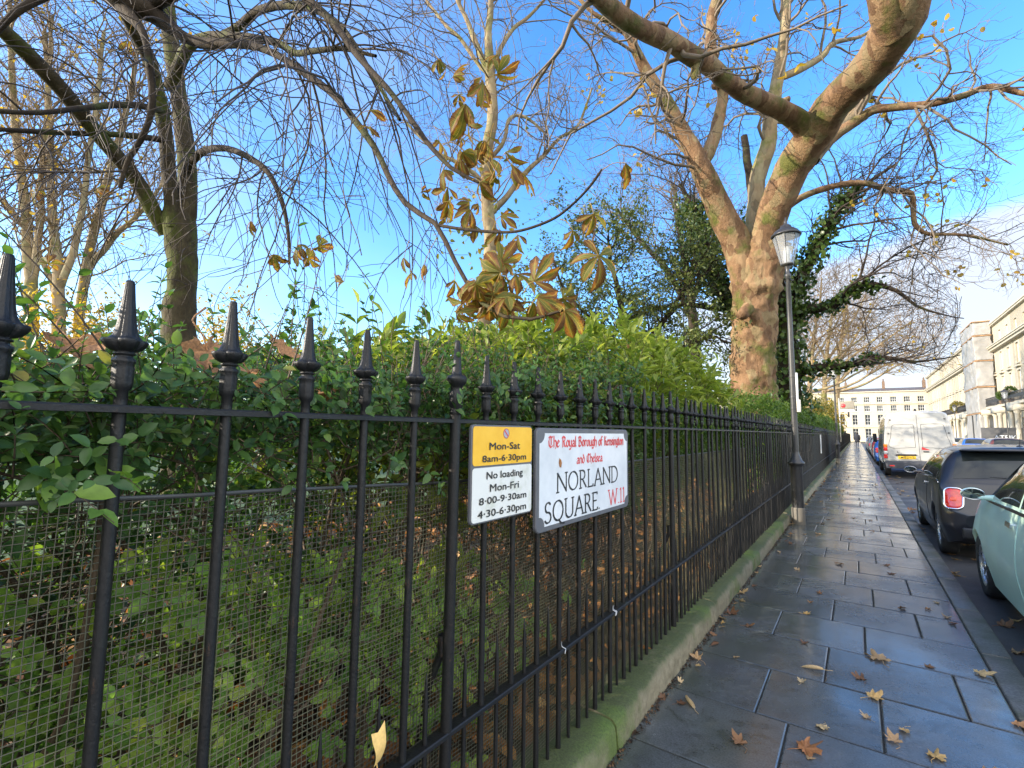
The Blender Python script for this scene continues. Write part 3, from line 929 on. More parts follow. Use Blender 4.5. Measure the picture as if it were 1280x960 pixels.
m = MB(); plate(m, sub_plate(0.006, W_ - 0.006, 0.187, H_ - 0.006, 0.012), 0.0032, 0.0046); m.build('yellow_face', SIGN_YELLOW, pk, smooth=False)
m = MB(); plate(m, sub_plate(0.006, W_ - 0.006, 0.006, 0.180, 0.012), 0.0032, 0.0046); m.build('white_face', SIGN_DIRTY, pk, smooth=False)
m = MB(); cpts = [(0.186 + 0.018 * math.cos(a), 0.293 + 0.018 * math.sin(a)) for a in np.linspace(0, 2 * np.pi, 28, endpoint=False)]
plate(m, cpts, 0.0047, 0.0052); sym = m.build('symbol', plain('faded_red', (0.42, 0.13, 0.10), 0.5), pk, smooth=False)
m = MB(); plate(m, [(0.186 + 0.0145 * math.cos(a), 0.293 + 0.0145 * math.sin(a)) for a in np.linspace(0, 2 * np.pi, 28, endpoint=False)], 0.0053, 0.0056)
m.build('disc', plain('faded_blue', (0.36, 0.38, 0.45), 0.5), sym, smooth=False)
q = 0.0025; d = 0.7071
m = MB(); plate(m, [(0.186 + a * 0.016 * d + b * q * d, 0.293 - a * 0.016 * d + b * q * d) for a, b in ((-1, -1), (1, -1), (1, 1), (-1, 1))], 0.0057, 0.006)
m.build('slash', RED, sym, smooth=False)
zt = 0.0064
for s, x0, x1, yc, yb in (('Mon-Sat', 0.090, 0.270, 0.263, 0.238), ('8am-6·30pm', 0.053, 0.310, 0.2205, 0.198),
                          ('No loading', 0.077, 0.289, 0.166, 0.141), ('Mon-Fri', 0.096, 0.265, 0.124, 0.0985), ('8·00-9·30am', 0.040, 0.314, 0.083, 0.0595), ('4·30-6·30pm', 0.034, 0.313, 0.042, 0.0175)):
    font_text(s, x0, x1, yc, yb, zt, INK, pk, 0.0013)

# a white edge-on strip on the railing farther along
m = MB(); m.bbox(-0.01, 0.015, -0.10, 0.10, 0, 0.62, 0.004)
o = m.build('white_board', SIGN_WHITE); o.location = (-0.99, 19.2, 0.80)
tag(o, 'narrow white board fixed upright on the railing between the two lamp posts', 'board')

# white cable ties and droppings on the lower rail
for k, (y, z) in enumerate(((1.835, 0.52), (2.35, 0.522), (2.36, 0.53))):
    m = MB(); c = np.array([FX, y, Z_LOW + 0.002])
    m.tube([c + (0.024, 0, -0.012), c + (0.026, 0.004, 0.006), c + (0.01, 0.0, 0.012), c + (0.014, -0.012, 0.026), c + (0.02, -0.02, 0.04)], 0.0016, 5)
    o = m.build('cable_tie', SIGN_WHITE)
    tag(recenter(o, c), ['thin white cable tie round the lower rail left of its fellows', 'thin white cable tie standing up from the lower rail below the street name plate', 'thin white cable tie looped beside another on the lower rail'][k], 'cable tie', 'white cable ties on the lower rail')
# ================================================================ TREES


def bark(name, stops, moss, moss_amt, scale=6.0, bump=0.6, flake=True):
    t = new(name)
    oc = t.coord('Object', (1, 1, 0.55))
    n1 = t.noise(scale, 7, 0.65, oc, 0.6); n2 = t.noise(scale * 5, 5, 0.7, oc)
    c = t.ramp(t.math('ADD', t.math('MULTIPLY', n1, 0.7), t.math('MULTIPLY', n2, 0.3)), stops)
    if flake:
        vo = t.node('ShaderNodeTexVoronoi', {'Scale': scale * 2.2}); t.l.new(oc, vo.inputs['Vector'])
        c = t.mix(t.ramp(vo.outputs['Distance'], [(0.25, 0.0), (0.6, 0.35)]), c, tuple(x * 0.55 for x in stops[0][1]))
    if flake == 2:                                     # plates shed at different times, each with its own edge and tone
        wv = t.node('ShaderNodeVectorMath', operation='ADD'); nw = t.node('ShaderNodeTexNoise', {'Scale': 5.0, 'Detail': 4.0}); t.l.new(oc, nw.inputs['Vector'])
        sc_ = t.node('ShaderNodeVectorMath', operation='SCALE'); t.l.new(nw.outputs['Color'], sc_.inputs[0]); sc_.inputs['Scale'].default_value = 0.22
        t.l.new(oc, wv.inputs[0]); t.l.new(sc_.outputs[0], wv.inputs[1])
        v2 = t.node('ShaderNodeTexVoronoi', {'Scale': 5.5, 'Randomness': 1.0}); t.l.new(wv.outputs[0], v2.inputs['Vector'])
        cell = t.node('ShaderNodeSeparateColor', {0: v2.outputs['Color']}).outputs[0]
        c = t.mix(0.5, c, t.ramp(cell, [(0.0, (0.10, 0.055, 0.030)), (0.35, (0.23, 0.135, 0.072)), (0.6, (0.31, 0.21, 0.115)), (0.8, (0.25, 0.21, 0.11)), (1.0, (0.42, 0.34, 0.21))], 'CONSTANT'))
    mf = t.ramp(t.noise(scale * 0.34, 5, 0.6), [(0.56 - moss_amt, 0), (0.68 - moss_amt, 0.85)])
    c = t.mix(mf, c, t.ramp(n2, [(0.3, tuple(x * 0.6 for x in moss)), (0.7, moss)]))
    t.set(Base=c, Rough=0.82, Spec=0.25); t.bump(t.math('ADD', n2, t.math('MULTIPLY', n1, 1.5)), bump, 0.03)
    return t.m


BARK_PLANE = bark('plane_bark', [(0.30, (0.085, 0.045, 0.023)), (0.44, (0.20, 0.115, 0.060)), (0.58, (0.29, 0.18, 0.098)), (0.74, (0.38, 0.28, 0.165))], (0.11, 0.13, 0.025), 0.03, 5.0, 1.0, 2)
BARK_PALE = bark('pale_bark', [(0.3, (0.22, 0.17, 0.10)), (0.5, (0.36, 0.31, 0.19)), (0.7, (0.46, 0.42, 0.28))], (0.20, 0.20, 0.06), 0.03, 4.0, 0.5, 2)
BARK_CHEST = bark('chestnut_bark', [(0.3, (0.030, 0.022, 0.012)), (0.5, (0.065, 0.050, 0.026)), (0.7, (0.12, 0.095, 0.048))], (0.10, 0.115, 0.02), 0.09, 5.0, 0.7)
BARK_DARK = bark('dark_bark', [(0.3, (0.020, 0.014, 0.009)), (0.5, (0.042, 0.030, 0.019)), (0.7, (0.08, 0.06, 0.036))], (0.07, 0.085, 0.02), 0.02, 5.0, 0.5)
TWIG = plain('twig_bark', (0.045, 0.030, 0.020), 0.7, var=0.4, scale=3)
TWIG_CH = plain('chestnut_twig', (0.042, 0.028, 0.018), 0.7, var=0.4, scale=3)
TWIG_WARM = plain('warm_twig_bark', (0.20, 0.135, 0.07), 0.75, var=0.35, scale=2)
TWIG_GREY = plain('grey_twig_bark', (0.15, 0.115, 0.08), 0.75, var=0.35, scale=2)
LF_YELLOW = leaf_mat('yellow_leaf', [(0, (0.32, 0.16, 0.02)), (0.5, (0.52, 0.36, 0.05)), (1, (0.62, 0.48, 0.10))], 0.5, 0.45, (1.2, 1.1, 0.5))
LF_IVY = leaf_mat('ivy_leaf', [(0, (0.024, 0.052, 0.012)), (0.5, (0.058, 0.105, 0.02)), (0.9, (0.11, 0.17, 0.03)), (1, (0.17, 0.21, 0.04))], 0.35, 0.2)
LF_HOLM = leaf_mat('evergreen_leaf', [(0, (0.05, 0.08, 0.026)), (0.5, (0.12, 0.16, 0.05)), (1, (0.24, 0.25, 0.08))], 0.4, 0.4)
LF_SHRUB = leaf_mat('autumn_shrub_leaf', [(0, (0.07, 0.10, 0.02)), (0.4, (0.17, 0.17, 0.03)), (0.75, (0.34, 0.26, 0.045)), (1, (0.45, 0.28, 0.05))], 0.5, 0.4)
LF_GOLD = leaf_mat('gold_shrub_leaf', [(0, (0.25, 0.14, 0.02)), (0.5, (0.50, 0.33, 0.04)), (1, (0.62, 0.45, 0.08))], 0.5, 0.45)


def limb(mb, pts, n=28, sides=12, lump=0.05, wob=0.0, freq=3.0, seedv=0):
    """pts: (px, py, Z, width_px) along one limb -> adds the tube, returns (P,R)"""
    A = np.array([list(at(a, b, Z)) + [w * Z / FOC / 2] for a, b, Z, w in pts])
    C = catmull(A, n)
    P, R = C[:, :3].copy(), np.maximum(C[:, 3], 0.004)
    if wob:
        for i in range(1, len(P) - 1):
            q = Vector(P[i] * 1.7); P[i] += np.array([mnoise.noise(q), mnoise.noise(q + Vector((5, 0, 0))), mnoise.noise(q + Vector((0, 7, 0)))]) * wob
    b0 = len(mb.v)
    mb.tubes(P[None], R[None], sides)
    if lump:
        V = mb.v[b0]
        Cn = np.repeat(P, sides, 0); Rn = np.repeat(R, sides)
        for i in range(len(V)):
            q = Vector(V[i] * freq) + Vector((seedv, 0, 0))
            f = 1 + lump * (1.3 * mnoise.noise(q) + 0.7 * mnoise.noise(q * 2.7) + 0.35 * mnoise.noise(q * 6.1))
            V[i] = Cn[i] + (V[i] - Cn[i]) * f
    return P, R


def pool(limbs, k=12):
    """resample limbs to equal length arrays for grow()"""
    P, R = [], []
    for p, r in limbs:
        i = np.linspace(0, len(p) - 1, k)
        P.append(np.stack([np.interp(i, np.arange(len(p)), p[:, c]) for c in range(3)], -1)); R.append(np.interp(i, np.arange(len(r)), r))
    return np.array(P), np.array(R)


def tree_thing(name, label, cat, base, group=None):
    return thing(name, label, cat, tuple(base), 0, group)


def part(mb, name, mat, root, smooth=True):
    o = mb.build(name, mat, root, smooth); o.location = tuple(-Vector(root.location)); return o


# ---------------------------------------------------------------- the big plane tree by the lamp post
ZT = 11.6
base = at(940, 500, ZT); base[2] = 0.15
plane = tree_thing('plane_tree', 'massive plane tree with reddish flaky trunk forking above the hedge behind the near lamp post', 'tree', base)
m = MB()
lt = limb(m, [(944, 585, ZT, 62), (941, 520, ZT, 55), (941, 470, ZT, 52), (943, 420, ZT, 51), (944, 380, ZT, 52), (946, 350, ZT, 58), (950, 325, ZT, 58), (957, 300, ZT - 0.1, 46)], 90, 56, 0.13, 0, 3.2)
part(m, 'trunk', BARK_PLANE, plane)
L = {}
specs = {
 'left': [(938, 372, ZT, 36), (930, 335, ZT, 36), (922, 308, ZT, 34), (897, 257, ZT - 0.1, 29), (874, 205, ZT - 0.2, 25), (858, 172, ZT - 0.2, 19), (833, 128, ZT - 0.3, 16), (800, 76, ZT - 0.4, 13), (787, 46, ZT - 0.4, 10), (768, 30, ZT - 0.4, 7), (743, 18, ZT - 0.5, 5), (700, -30, ZT - 0.5, 3)],
 'left_fork': [(871, 205, ZT - 0.2, 18), (884, 195, ZT - 0.2, 17), (897, 156, ZT, 15), (903, 115, ZT, 13), (889, 72, ZT, 15), (890, 23, ZT, 12), (900, -20, ZT, 10), (905, -80, ZT, 8), (912, -190, ZT, 3)],
 'centre': [(944, 330, ZT + 0.15, 24), (943, 293, ZT + 0.2, 20), (947, 225, ZT + 0.3, 19), (961, 179, ZT + 0.3, 18), (962, 151, ZT + 0.3, 17), (970, 110, ZT + 0.3, 15), (980, 46, ZT + 0.2, 12), (982, 0, ZT + 0.2, 11), (990, -70, ZT, 8), (1002, -200, ZT, 3)],
 'centre_fork': [(974, 98, ZT + 0.3, 9), (1005, 84, ZT + 0.3, 9), (1028, 70, ZT + 0.3, 8), (1042, 54, ZT + 0.3, 6), (1075, 46, ZT + 0.4, 4), (1100, 30, ZT + 0.4, 3)],
 'right': [(950, 330, ZT - 0.05, 40), (958, 296, ZT - 0.2, 38), (970, 257, ZT - 0.5, 38), (993, 206, ZT - 1.0, 41), (1017, 170, ZT - 1.5, 44), (1048, 124, ZT - 2.2, 42), (1080, 92, ZT - 2.9, 44), (1108, 55, ZT - 3.5, 50), (1127, 18, ZT - 3.9, 56), (1138, -30, ZT - 4.2, 50), (1150, -90, ZT - 4.4, 40), (1165, -200, ZT - 4.6, 24), (1185, -340, ZT - 4.7, 7)],
 'right_stub': [(1120, 40, ZT - 3.8, 40), (1108, 12, ZT - 4.0, 36), (1100, -20, ZT - 4.1, 30), (1085, -80, ZT - 4.2, 24), (1062, -180, ZT - 4.2, 14), (1040, -290, ZT - 4.2, 5)],
 'overhead': [(1014, 172, ZT - 1.5, 28), (1000, 154, ZT - 1.7, 26), (975, 137, ZT - 2.0, 23), (929, 115, ZT - 2.7, 21), (893, 88, ZT - 3.4, 21), (870, 73, ZT - 3.8, 22), (837, 53, ZT - 4.3, 22), (792, 32, ZT - 4.9, 22), (760, 9, ZT - 5.3, 22), (738, -14, ZT - 5.7, 22), (690, -60, ZT - 6.2, 18), (590, -140, ZT - 6.7, 11), (470, -240, ZT - 7.1, 4)],
 'right_branch': [(1018, 190, ZT - 1.1, 16), (1040, 172, ZT - 1.0, 14), (1071, 151, ZT - 1.1, 12), (1094, 137, ZT - 1.3, 11), (1130, 133, ZT - 1.5, 9), (1158, 131, ZT - 1.7, 9), (1204, 119, ZT - 2.0, 8), (1241, 108, ZT - 2.3, 7), (1290, 118, ZT - 2.6, 6), (1340, 100, ZT - 2.9, 4)],
 'pale_stem': [(1016, 200, ZT - 0.9, 16), (1030, 181, ZT - 0.7, 16), (1060, 150, ZT - 0.5, 15), (1082, 120, ZT - 0.4, 13), (1100, 85, ZT - 0.3, 11), (1120, 30, ZT - 0.2, 9), (1135, -50, ZT, 7), (1150, -150, ZT, 2.5)],
 'low_right': [(985, 258, ZT - 0.2, 9), (1010, 243, ZT - 0.2, 8), (1048, 231, ZT - 0.3, 7.5), (1080, 229, ZT - 0.4, 7), (1112, 238, ZT - 0.5, 6.5), (1138, 241, ZT - 0.6, 6.5), (1142, 262, ZT - 0.6, 6), (1143, 280, ZT - 0.6, 5.5), (1160, 292, ZT - 0.7, 4.5), (1205, 294, ZT - 0.8, 3.5), (1260, 306, ZT - 1.0, 2.5)],
}
for nme, sp in specs.items():
    m = MB(); n = 40 if len(sp) > 6 else 22
    L[nme] = limb(m, sp, n, 24 if sp[0][3] > 20 else 12, 0.10, 0.02, 4.0, len(nme))
    part(m, 'limb', BARK_PALE if nme in ('centre', 'centre_fork', 'pale_stem') else BARK_PLANE, plane)
# stubs of sawn branches and a bulge under the fork
for (a, b, Z, w, a2, b2) in ((870, 85, ZT - 3.8, 11, 868, 98), (975, 137, ZT - 2.0, 10, 986, 124), (1004, 156, ZT - 1.7, 12, 988, 158), (903, 115, ZT, 10, 892, 108), (936, 392, ZT - 0.5, 16, 926, 396)):
    m = MB()
    limb(m, [(a, b - 8, Z, w), ((a + a2) / 2, (b + b2) / 2 - 4, Z - 0.05, w * 0.9), (a2, b2, Z - 0.12, w * 0.75), (a2, b2 + 0.5, Z - 0.125, 0.5)], 8, 10, 0.06)
    part(m, 'branch_stub', BARK_PLANE, plane)
P, R = pool([L[k] for k in ('left', 'left_fork', 'centre', 'centre_fork', 'overhead', 'right_branch', 'pale_stem', 'right_branch', 'low_right', 'low_right')])
m = MB()
B1, R1 = grow(P, np.minimum(R, 0.09), 105, 2.1, 9, 0.95, 0.26, 0.0, 0.42, 0.25, 1.0, (0, 0, 0.10), 0.30, zig=0.22)
B2, R2 = grow(B1, R1, 520, 0.95, 7, 0.95, 0.30, -0.02, 0.6, 0.15, 1.0, (0, 0, 0), 0.35, zig=0.26)
B3, R3 = grow(B2, np.maximum(R2, 0.006), 2600, 0.42, 5, 0.9, 0.34, 0.0, 0.65, 0.1, 1.0, (0, 0, 0.05), 0.5, zig=0.25)
m.tubes(B1, R1, 7); m.tubes(B2, np.maximum(R2, 0.005), 5); m.tubes(B3, np.clip(R3, 0.0028, 0.01), 3)
part(m, 'crown', TWIG_GREY, plane)
# the last yellow leaves, in loose tufts at the twig ends
m = MB()
tips = B3[:, -1]
anch = tips[rng.choice(len(tips), 42, replace=False)]
d2 = np.min(np.linalg.norm(tips[:, None] - anch[None], axis=2), 1)
sel = np.where((d2 < 0.5) & (rng.random(len(tips)) < 0.5))[0]
pos = np.repeat(tips[sel], 2, 0) + rng.normal(size=(len(sel) * 2, 3)) * 0.05
leaves(m, pos, rdir(len(pos)) + [0, 0, -0.4], rdir(len(pos)), 0.07 + 0.06 * rng.random(len(pos)), 0.07 + 0.05 * rng.random(len(pos)), 'round')
part(m, 'foliage', LF_YELLOW, plane)

# ---------------------------------------------------------------- ivy-clad tree behind the plane tree
ZI = 14.5
base = at(985, 500, ZI); base[2] = 0.2
ivt = tree_thing('ivy_clad_tree', 'dark tree wrapped in thick green ivy just behind the massive plane trunk', 'tree', base)
IL = []
m = MB()
isp = [
 [(985, 560, ZI, 30), (985, 480, ZI, 28), (982, 420, ZI, 26), (975, 370, ZI, 24), (965, 330, ZI, 22), (950, 290, ZI, 16), (940, 240, ZI + .3, 11), (930, 170, ZI + .5, 8)],
 [(976, 390, ZI, 20), (950, 400, ZI, 18), (915, 380, ZI, 16), (893, 340, ZI + .2, 14), (880, 300, ZI + .3, 10), (868, 270, ZI + .5, 6), (850, 230, ZI + .5, 4)],
 [(978, 400, ZI, 18), (1000, 350, ZI - .2, 15), (1022, 305, ZI - .4, 12), (1042, 270, ZI - .6, 10), (1060, 245, ZI - .8, 7), (1085, 228, ZI - .9, 5), (1120, 205, ZI - 1, 3)],
 [(982, 410, ZI, 16), (1005, 388, ZI - .2, 13), (1040, 383, ZI - .5, 11), (1062, 366, ZI - .8, 9), (1085, 356, ZI - 1, 6), (1120, 362, ZI - 1.2, 5), (1150, 385, ZI - 1.4, 3), (1205, 398, ZI - 1.6, 1)],
 [(985, 470, ZI, 14), (1010, 462, ZI - .2, 11), (1040, 458, ZI - .5, 9), (1065, 456, ZI - .8, 8), (1085, 448, ZI - 1, 6.5), (1115, 448, ZI - 1.2, 5), (1150, 452, ZI - 1.4, 3), (1200, 444, ZI - 1.6, 1)],
 [(975, 380, ZI, 9), (920, 385, ZI + .2, 8), (880, 384, ZI + .4, 6.5), (850, 380, ZI + .6, 5), (815, 388, ZI + .8, 3)],
]
for sp in isp: IL.append(limb(m, sp, 26, 10, 0.05, 0.04))
part(m, 'trunk', BARK_DARK, ivt)
P, R = pool(IL[1:])
m = MB()
B1, R1 = grow(P, np.minimum(R, 0.10), 70, 2.3, 9, 0.8, 0.20, -0.01, 0.38, 0.3, 1.0, (0.25, -0.05, 0.02), 0.25, zig=0.12)
B2, R2 = grow(np.concatenate([B1, B1]), np.concatenate([R1, R1]), 560, 1.15, 7, 0.8, 0.22, -0.015, 0.6, 0.15, 1.0, (0.12, 0, 0), 0.3, zig=0.12)
def clear_van(B):                           # the twigs stop above the parked van
    C = B - CAM; z = C @ CF; X = 640 + FOC * (C @ CR) / z; Y = 480 - FOC * (C @ CU) / z
    return ~(((X > 1050) & (Y > 470)) | ((X > 1205) & (Y > 320))).any(1)
kk_ = clear_van(B1); B1, R1 = B1[kk_], R1[kk_]
kk_ = clear_van(B2); B2, R2 = B2[kk_], R2[kk_]
B3, R3 = grow(B2, np.maximum(R2, 0.006), 2700, 0.55, 5, 0.8, 0.26, -0.01, 0.65, 0.1, 1.0, (0, 0, 0.0), 0.5, zig=0.14)
kk_ = clear_van(B3); B3, R3 = B3[kk_], R3[kk_]
m.tubes(B1, R1, 6); m.tubes(B2, np.maximum(R2, 0.006), 4); m.tubes(B3, np.clip(R3, 0.0035, 0.01), 3)
part(m, 'crown', TWIG, ivt)


def ivy_on(limbs, n, rad, size, t0=0.0, t1=1.0):
    P, N = [], []
    for (p, r), k in zip(limbs, n):
        t = (t0 + (t1 - t0) * rng.random(k)) * (len(p) - 1); i = np.minimum(t.astype(int), len(p) - 2); f = (t - i)[:, None]
        c = p[i] * (1 - f) + p[i + 1] * f; rr = r[i]
        d = rdir(k)
        clump = np.array([0.55 + 0.75 * max(0, 0.5 + mnoise.noise(Vector(q * 1.1))) for q in c])
        P.append(c + d * (rr + rad * clump * rng.random(k) ** 0.6)[:, None]); N.append(d)
    P, N = np.concatenate(P), np.concatenate(N)
    m = MB(); k = len(P)
    leaves(m, P, rdir(k) + [0, 0, -0.7], N + 0.5 * rdir(k), size * (0.7 + 0.6 * rng.random(k)), size * (0.6 + 0.5 * rng.random(k)), 'round')
    return m


part(ivy_on(IL[:1], [3000], 0.50, 0.13, 0.05, 0.72), 'ivy', LF_IVY, ivt)
part(ivy_on(IL[1:2], [2700], 0.58, 0.13, 0.1, 0.88), 'ivy', LF_IVY, ivt)
part(ivy_on(IL[2:3], [1150], 0.30, 0.12, 0.1, 0.8), 'ivy', LF_IVY, ivt)
part(ivy_on(IL[3:5], [750, 450], 0.20, 0.11, 0.0, 0.55), 'ivy', LF_IVY, ivt)

# ---------------------------------------------------------------- horse chestnut on the left, its branches drooping over the railings
ZC = 6.0
base = at(226, 420, ZC); base[2] = 0.25
ch = tree_thing('horse_chestnut_tree', 'mossy horse chestnut tree at left with drooping bare branches and last brown-edged leaves', 'tree', base)
CL = {}
m = MB()
CL['trunk'] = limb(m, [(227, 620, ZC, 44), (226, 470, ZC, 40), (224, 394, ZC, 36), (228, 345, ZC, 31), (226, 300, ZC, 36), (223, 270, ZC, 36), (225, 250, ZC, 24)], 40, 24, 0.10, 0, 5)
part(m, 'trunk', BARK_CHEST, ch)
csp = {
 'a': [(228, 290, ZC, 22), (234, 262, ZC, 21), (234, 215, ZC, 21), (230, 170, ZC, 20), (222, 110, ZC, 18), (214, 50, ZC, 18), (208, 0, ZC, 17), (200, -80, ZC - .2, 12), (190, -230, ZC - .3, 4)],
 'b': [(218, 285, ZC - .1, 20), (213, 240, ZC - .15, 17), (206, 160, ZC - .3, 16), (196, 110, ZC - .5, 16), (184, 70, ZC - .7, 16), (166, 35, ZC - 1.0, 15), (148, 0, ZC - 1.3, 14), (120, -60, ZC - 1.7, 12), (80, -190, ZC - 2.0, 4)],
 'c': [(208, 292, ZC, 17), (196, 272, ZC - .1, 18), (175, 232, ZC - .3, 18), (144, 192, ZC - .6, 18), (118, 162, ZC - .9, 18), (70, 105, ZC - 1.3, 19), (28, 62, ZC - 1.6, 19), (-10, 25, ZC - 1.9, 18), (-60, -20, ZC - 2.2, 15), (-140, -90, ZC - 2.6, 6)],
 'd': [(212, 110, ZC - .2, 16), (226, 76, ZC - .4, 14), (240, 56, ZC - .6, 13), (262, 45, ZC - .8, 12), (300, 46, ZC - 1.1, 10), (330, 50, ZC - 1.3, 9), (352, 56, ZC - 1.5, 9), (368, 66, ZC - 1.6, 8), (392, 64, ZC - 1.8, 7), (430, 62, ZC - 2.0, 6), (470, 70, ZC - 2.2, 4)],
 'e': [(255, 52, ZC - .7, 11), (290, 38, ZC - .9, 10), (318, 16, ZC - 1.1, 10), (345, 8, ZC - 1.3, 10), (375, 8, ZC - 1.5, 9), (400, 14, ZC - 1.7, 8), (425, 32, ZC - 1.9, 7), (450, 66, ZC - 2.1, 6), (475, 110, ZC - 2.2, 5), (500, 150, ZC - 2.4, 4)],
 'f': [(134, -36, 4.55, 20), (122, -30, 4.2, 26), (130, -16, 4.0, 28), (160, 2, 4.0, 28), (190, 14, 4.1, 25), (220, 40, 4.1, 14), (248, 54, 4.0, 13), (300, 55, 3.8, 10), (340, 66, 3.6, 9), (380, 92, 3.4, 9), (416, 118, 3.2, 9), (448, 157, 3.0, 8.5), (472, 190, 2.9, 8), (490, 225, 2.75, 7.5), (510, 256, 2.6, 7), (544, 280, 2.45, 6.5), (562, 316, 2.35, 6), (580, 350, 2.25, 5.5), (606, 382, 2.15, 5), (640, 397, 2.05, 4.5), (672, 396, 1.98, 4), (704, 388, 1.92, 3)],
 'g': [(186, 8, 4.1, 16), (230, -14, 3.9, 15), (290, -30, 3.7, 12), (350, -20, 3.4, 10), (410, 20, 3.2, 9), (444, 66, 3.0, 8), (480, 105, 2.85, 7), (510, 142, 2.75, 6.5), (538, 182, 2.65, 6), (566, 212, 2.55, 5), (598, 228, 2.5, 4)],
 'h': [(150, 5, 4.0, 16), (178, 40, 3.9, 9), (186, 80, 3.85, 8.5), (190, 130, 3.8, 8), (180, 165, 3.8, 7), (160, 200, 3.8, 6), (150, 235, 3.8, 5)],
 'i': [(228, 218, ZC, 10), (252, 190, ZC - .4, 9), (280, 186, ZC - .8, 8), (310, 196, ZC - 1.1, 8), (335, 215, ZC - 1.3, 7), (352, 250, ZC - 1.4, 6), (360, 290, ZC - 1.5, 4.5), (362, 330, ZC - 1.55, 3)],
 'j': [(544, 281, 2.45, 4), (580, 287, 2.35, 4), (620, 290, 2.25, 3.8), (650, 288, 2.18, 3.6), (690, 274, 2.08, 3.4), (715, 256, 2.02, 3.2), (735, 236, 1.97, 3.4), (750, 216, 1.94, 3.6), (752, 212, 1.94, 2.2)],
 'k': [(128, -30, 4.2, 16), (100, -40, 3.6, 16), (60, -10, 3.5, 12), (20, 15, 3.4, 9), (-10, 50, 3.4, 7), (-30, 100, 3.4, 5)],
 'l': [(210, 140, ZC - .3, 9), (170, 132, ZC - .8, 8), (110, 135, ZC - 1.3, 7), (50, 140, ZC - 1.8, 6), (-20, 138, ZC - 2.2, 5)],
 'n': [(206, 175, ZC - .3, 8), (150, 168, ZC - .7, 7), (90, 166, ZC - 1.0, 6.5), (40, 164, ZC - 1.4, 6), (-20, 160, ZC - 1.8, 5)],
}
for kq, sp in csp.items():
    m = MB(); CL[kq] = limb(m, sp, 44, 12 if sp[0][3] > 12 else 9, 0.06, 0.012, 6, ord(kq))
    part(m, 'limb', BARK_CHEST if kq in 'abcde' else BARK_DARK, ch)
P, R = pool([CL[k] for k in 'deffghikcbleegdlnia'], 16)
m = MB()
B1, R1 = grow(P, np.clip(R, 0.007, 0.017), 105, 1.4, 12, 0.9, 0.12, -0.11, 0.55, 0.12, 1.0, (0.05, -0.05, 0.12), 0.3)
sel = np.ones(len(B1), bool)
def okmask(B, lo=1.6):                      # keep twigs out of the camera's face and above the hedge
    C = B - CAM; z = C @ CF
    dist = np.linalg.norm(B - CAM, axis=2).min(1)
    X = 640 + FOC * (C @ CR) / np.maximum(z, 0.1)
    Y = 480 - FOC * (C @ CU) / np.maximum(z, 0.1)
    inpl = ((X > 590) & (Y < 430) & (z > 0.1)).any(1)
    return (dist > lo) & (B[:, :, 2].min(1) > 1.75) & ~inpl
k1 = okmask(B1); B1, R1 = B1[k1], R1[k1]
B2, R2 = grow(B1, np.maximum(R1, 0.006), 470, 0.8, 9, 0.7, 0.14, -0.09, 0.62, 0.1, 1.0, (0, 0, 0.05), 0.4)
k2 = okmask(B2); B2, R2 = B2[k2], R2[k2]
B3, R3 = grow(B2, np.maximum(R2, 0.004), 850, 0.33, 6, 0.7, 0.18, -0.06, 0.7, 0.1, 1.0, (0, 0, 0), 0.6)
k3 = okmask(B3); B3, R3 = B3[k3], R3[k3]
m.tubes(B1, R1, 7); m.tubes(B2, np.clip(R2, 0.003, 0.02), 5); m.tubes(B3, np.clip(R3, 0.002, 0.008), 4)
part(m, 'crown', TWIG_CH, ch)

# compound leaves: five to seven ribbed leaflets, green turning brown from the edges
t = new('chestnut_leaf')
uv = t.node('ShaderNodeUVMap', uv_map='leaf').outputs[0]
sxy = t.node('ShaderNodeSeparateXYZ', {0: uv}); U, V = sxy.outputs[0], sxy.outputs[1]
g = t.node('ShaderNodeNewGeometry'); rnd = g.outputs['Random Per Island']
nz = t.noise(26, 5, 0.65)
across = t.math('ABSOLUTE', V)
ed = t.math('ADD', t.math('MULTIPLY', across, 0.62), t.math('MULTIPLY', U, 0.40))
ed = t.math('ADD', ed, t.math('MULTIPLY', t.math('SUBTRACT', nz, 0.5), 1.3))
ed = t.math('ADD', ed, t.math('MULTIPLY', t.math('SUBTRACT', rnd, 0.45), 1.1))
c = t.ramp(ed, [(0.22, (0.11, 0.13, 0.022)), (0.40, (0.24, 0.18, 0.028)), (0.52, (0.22, 0.095, 0.024)), (0.70, (0.14, 0.055, 0.02)), (1.0, (0.075, 0.032, 0.016))])
ph = t.math('ADD', t.math('MULTIPLY', U, 13.0), t.math('MULTIPLY', across, -4.0))
vein = t.math('PINGPONG', ph, 0.5)
c = t.mix(t.ramp(vein, [(0.0, 0.55), (0.16, 0.0)]), c, (0.42, 0.30, 0.09))
c = t.mix(t.ramp(across, [(0.03, 0.8), (0.07, 0.0)]), c, (0.45, 0.32, 0.10))
t.set(Base=c, Rough=0.5, Spec=0.3); t.bump(vein, 0.5, 0.004)
tr = t.node('ShaderNodeBsdfTranslucent'); t.l.new(t.mix(1.0, c, (1.5, 1.3, 0.6), 'MULTIPLY'), tr.inputs['Color'])
ms = t.node('ShaderNodeMixShader', {0: 0.45}); t.l.new(t.b.outputs[0], ms.inputs[1]); t.l.new(tr.outputs[0], ms.inputs[2])
t.l.new(ms.outputs[0], t.n['Material Output'].inputs['Surface']); CHEST_LEAF = t.m


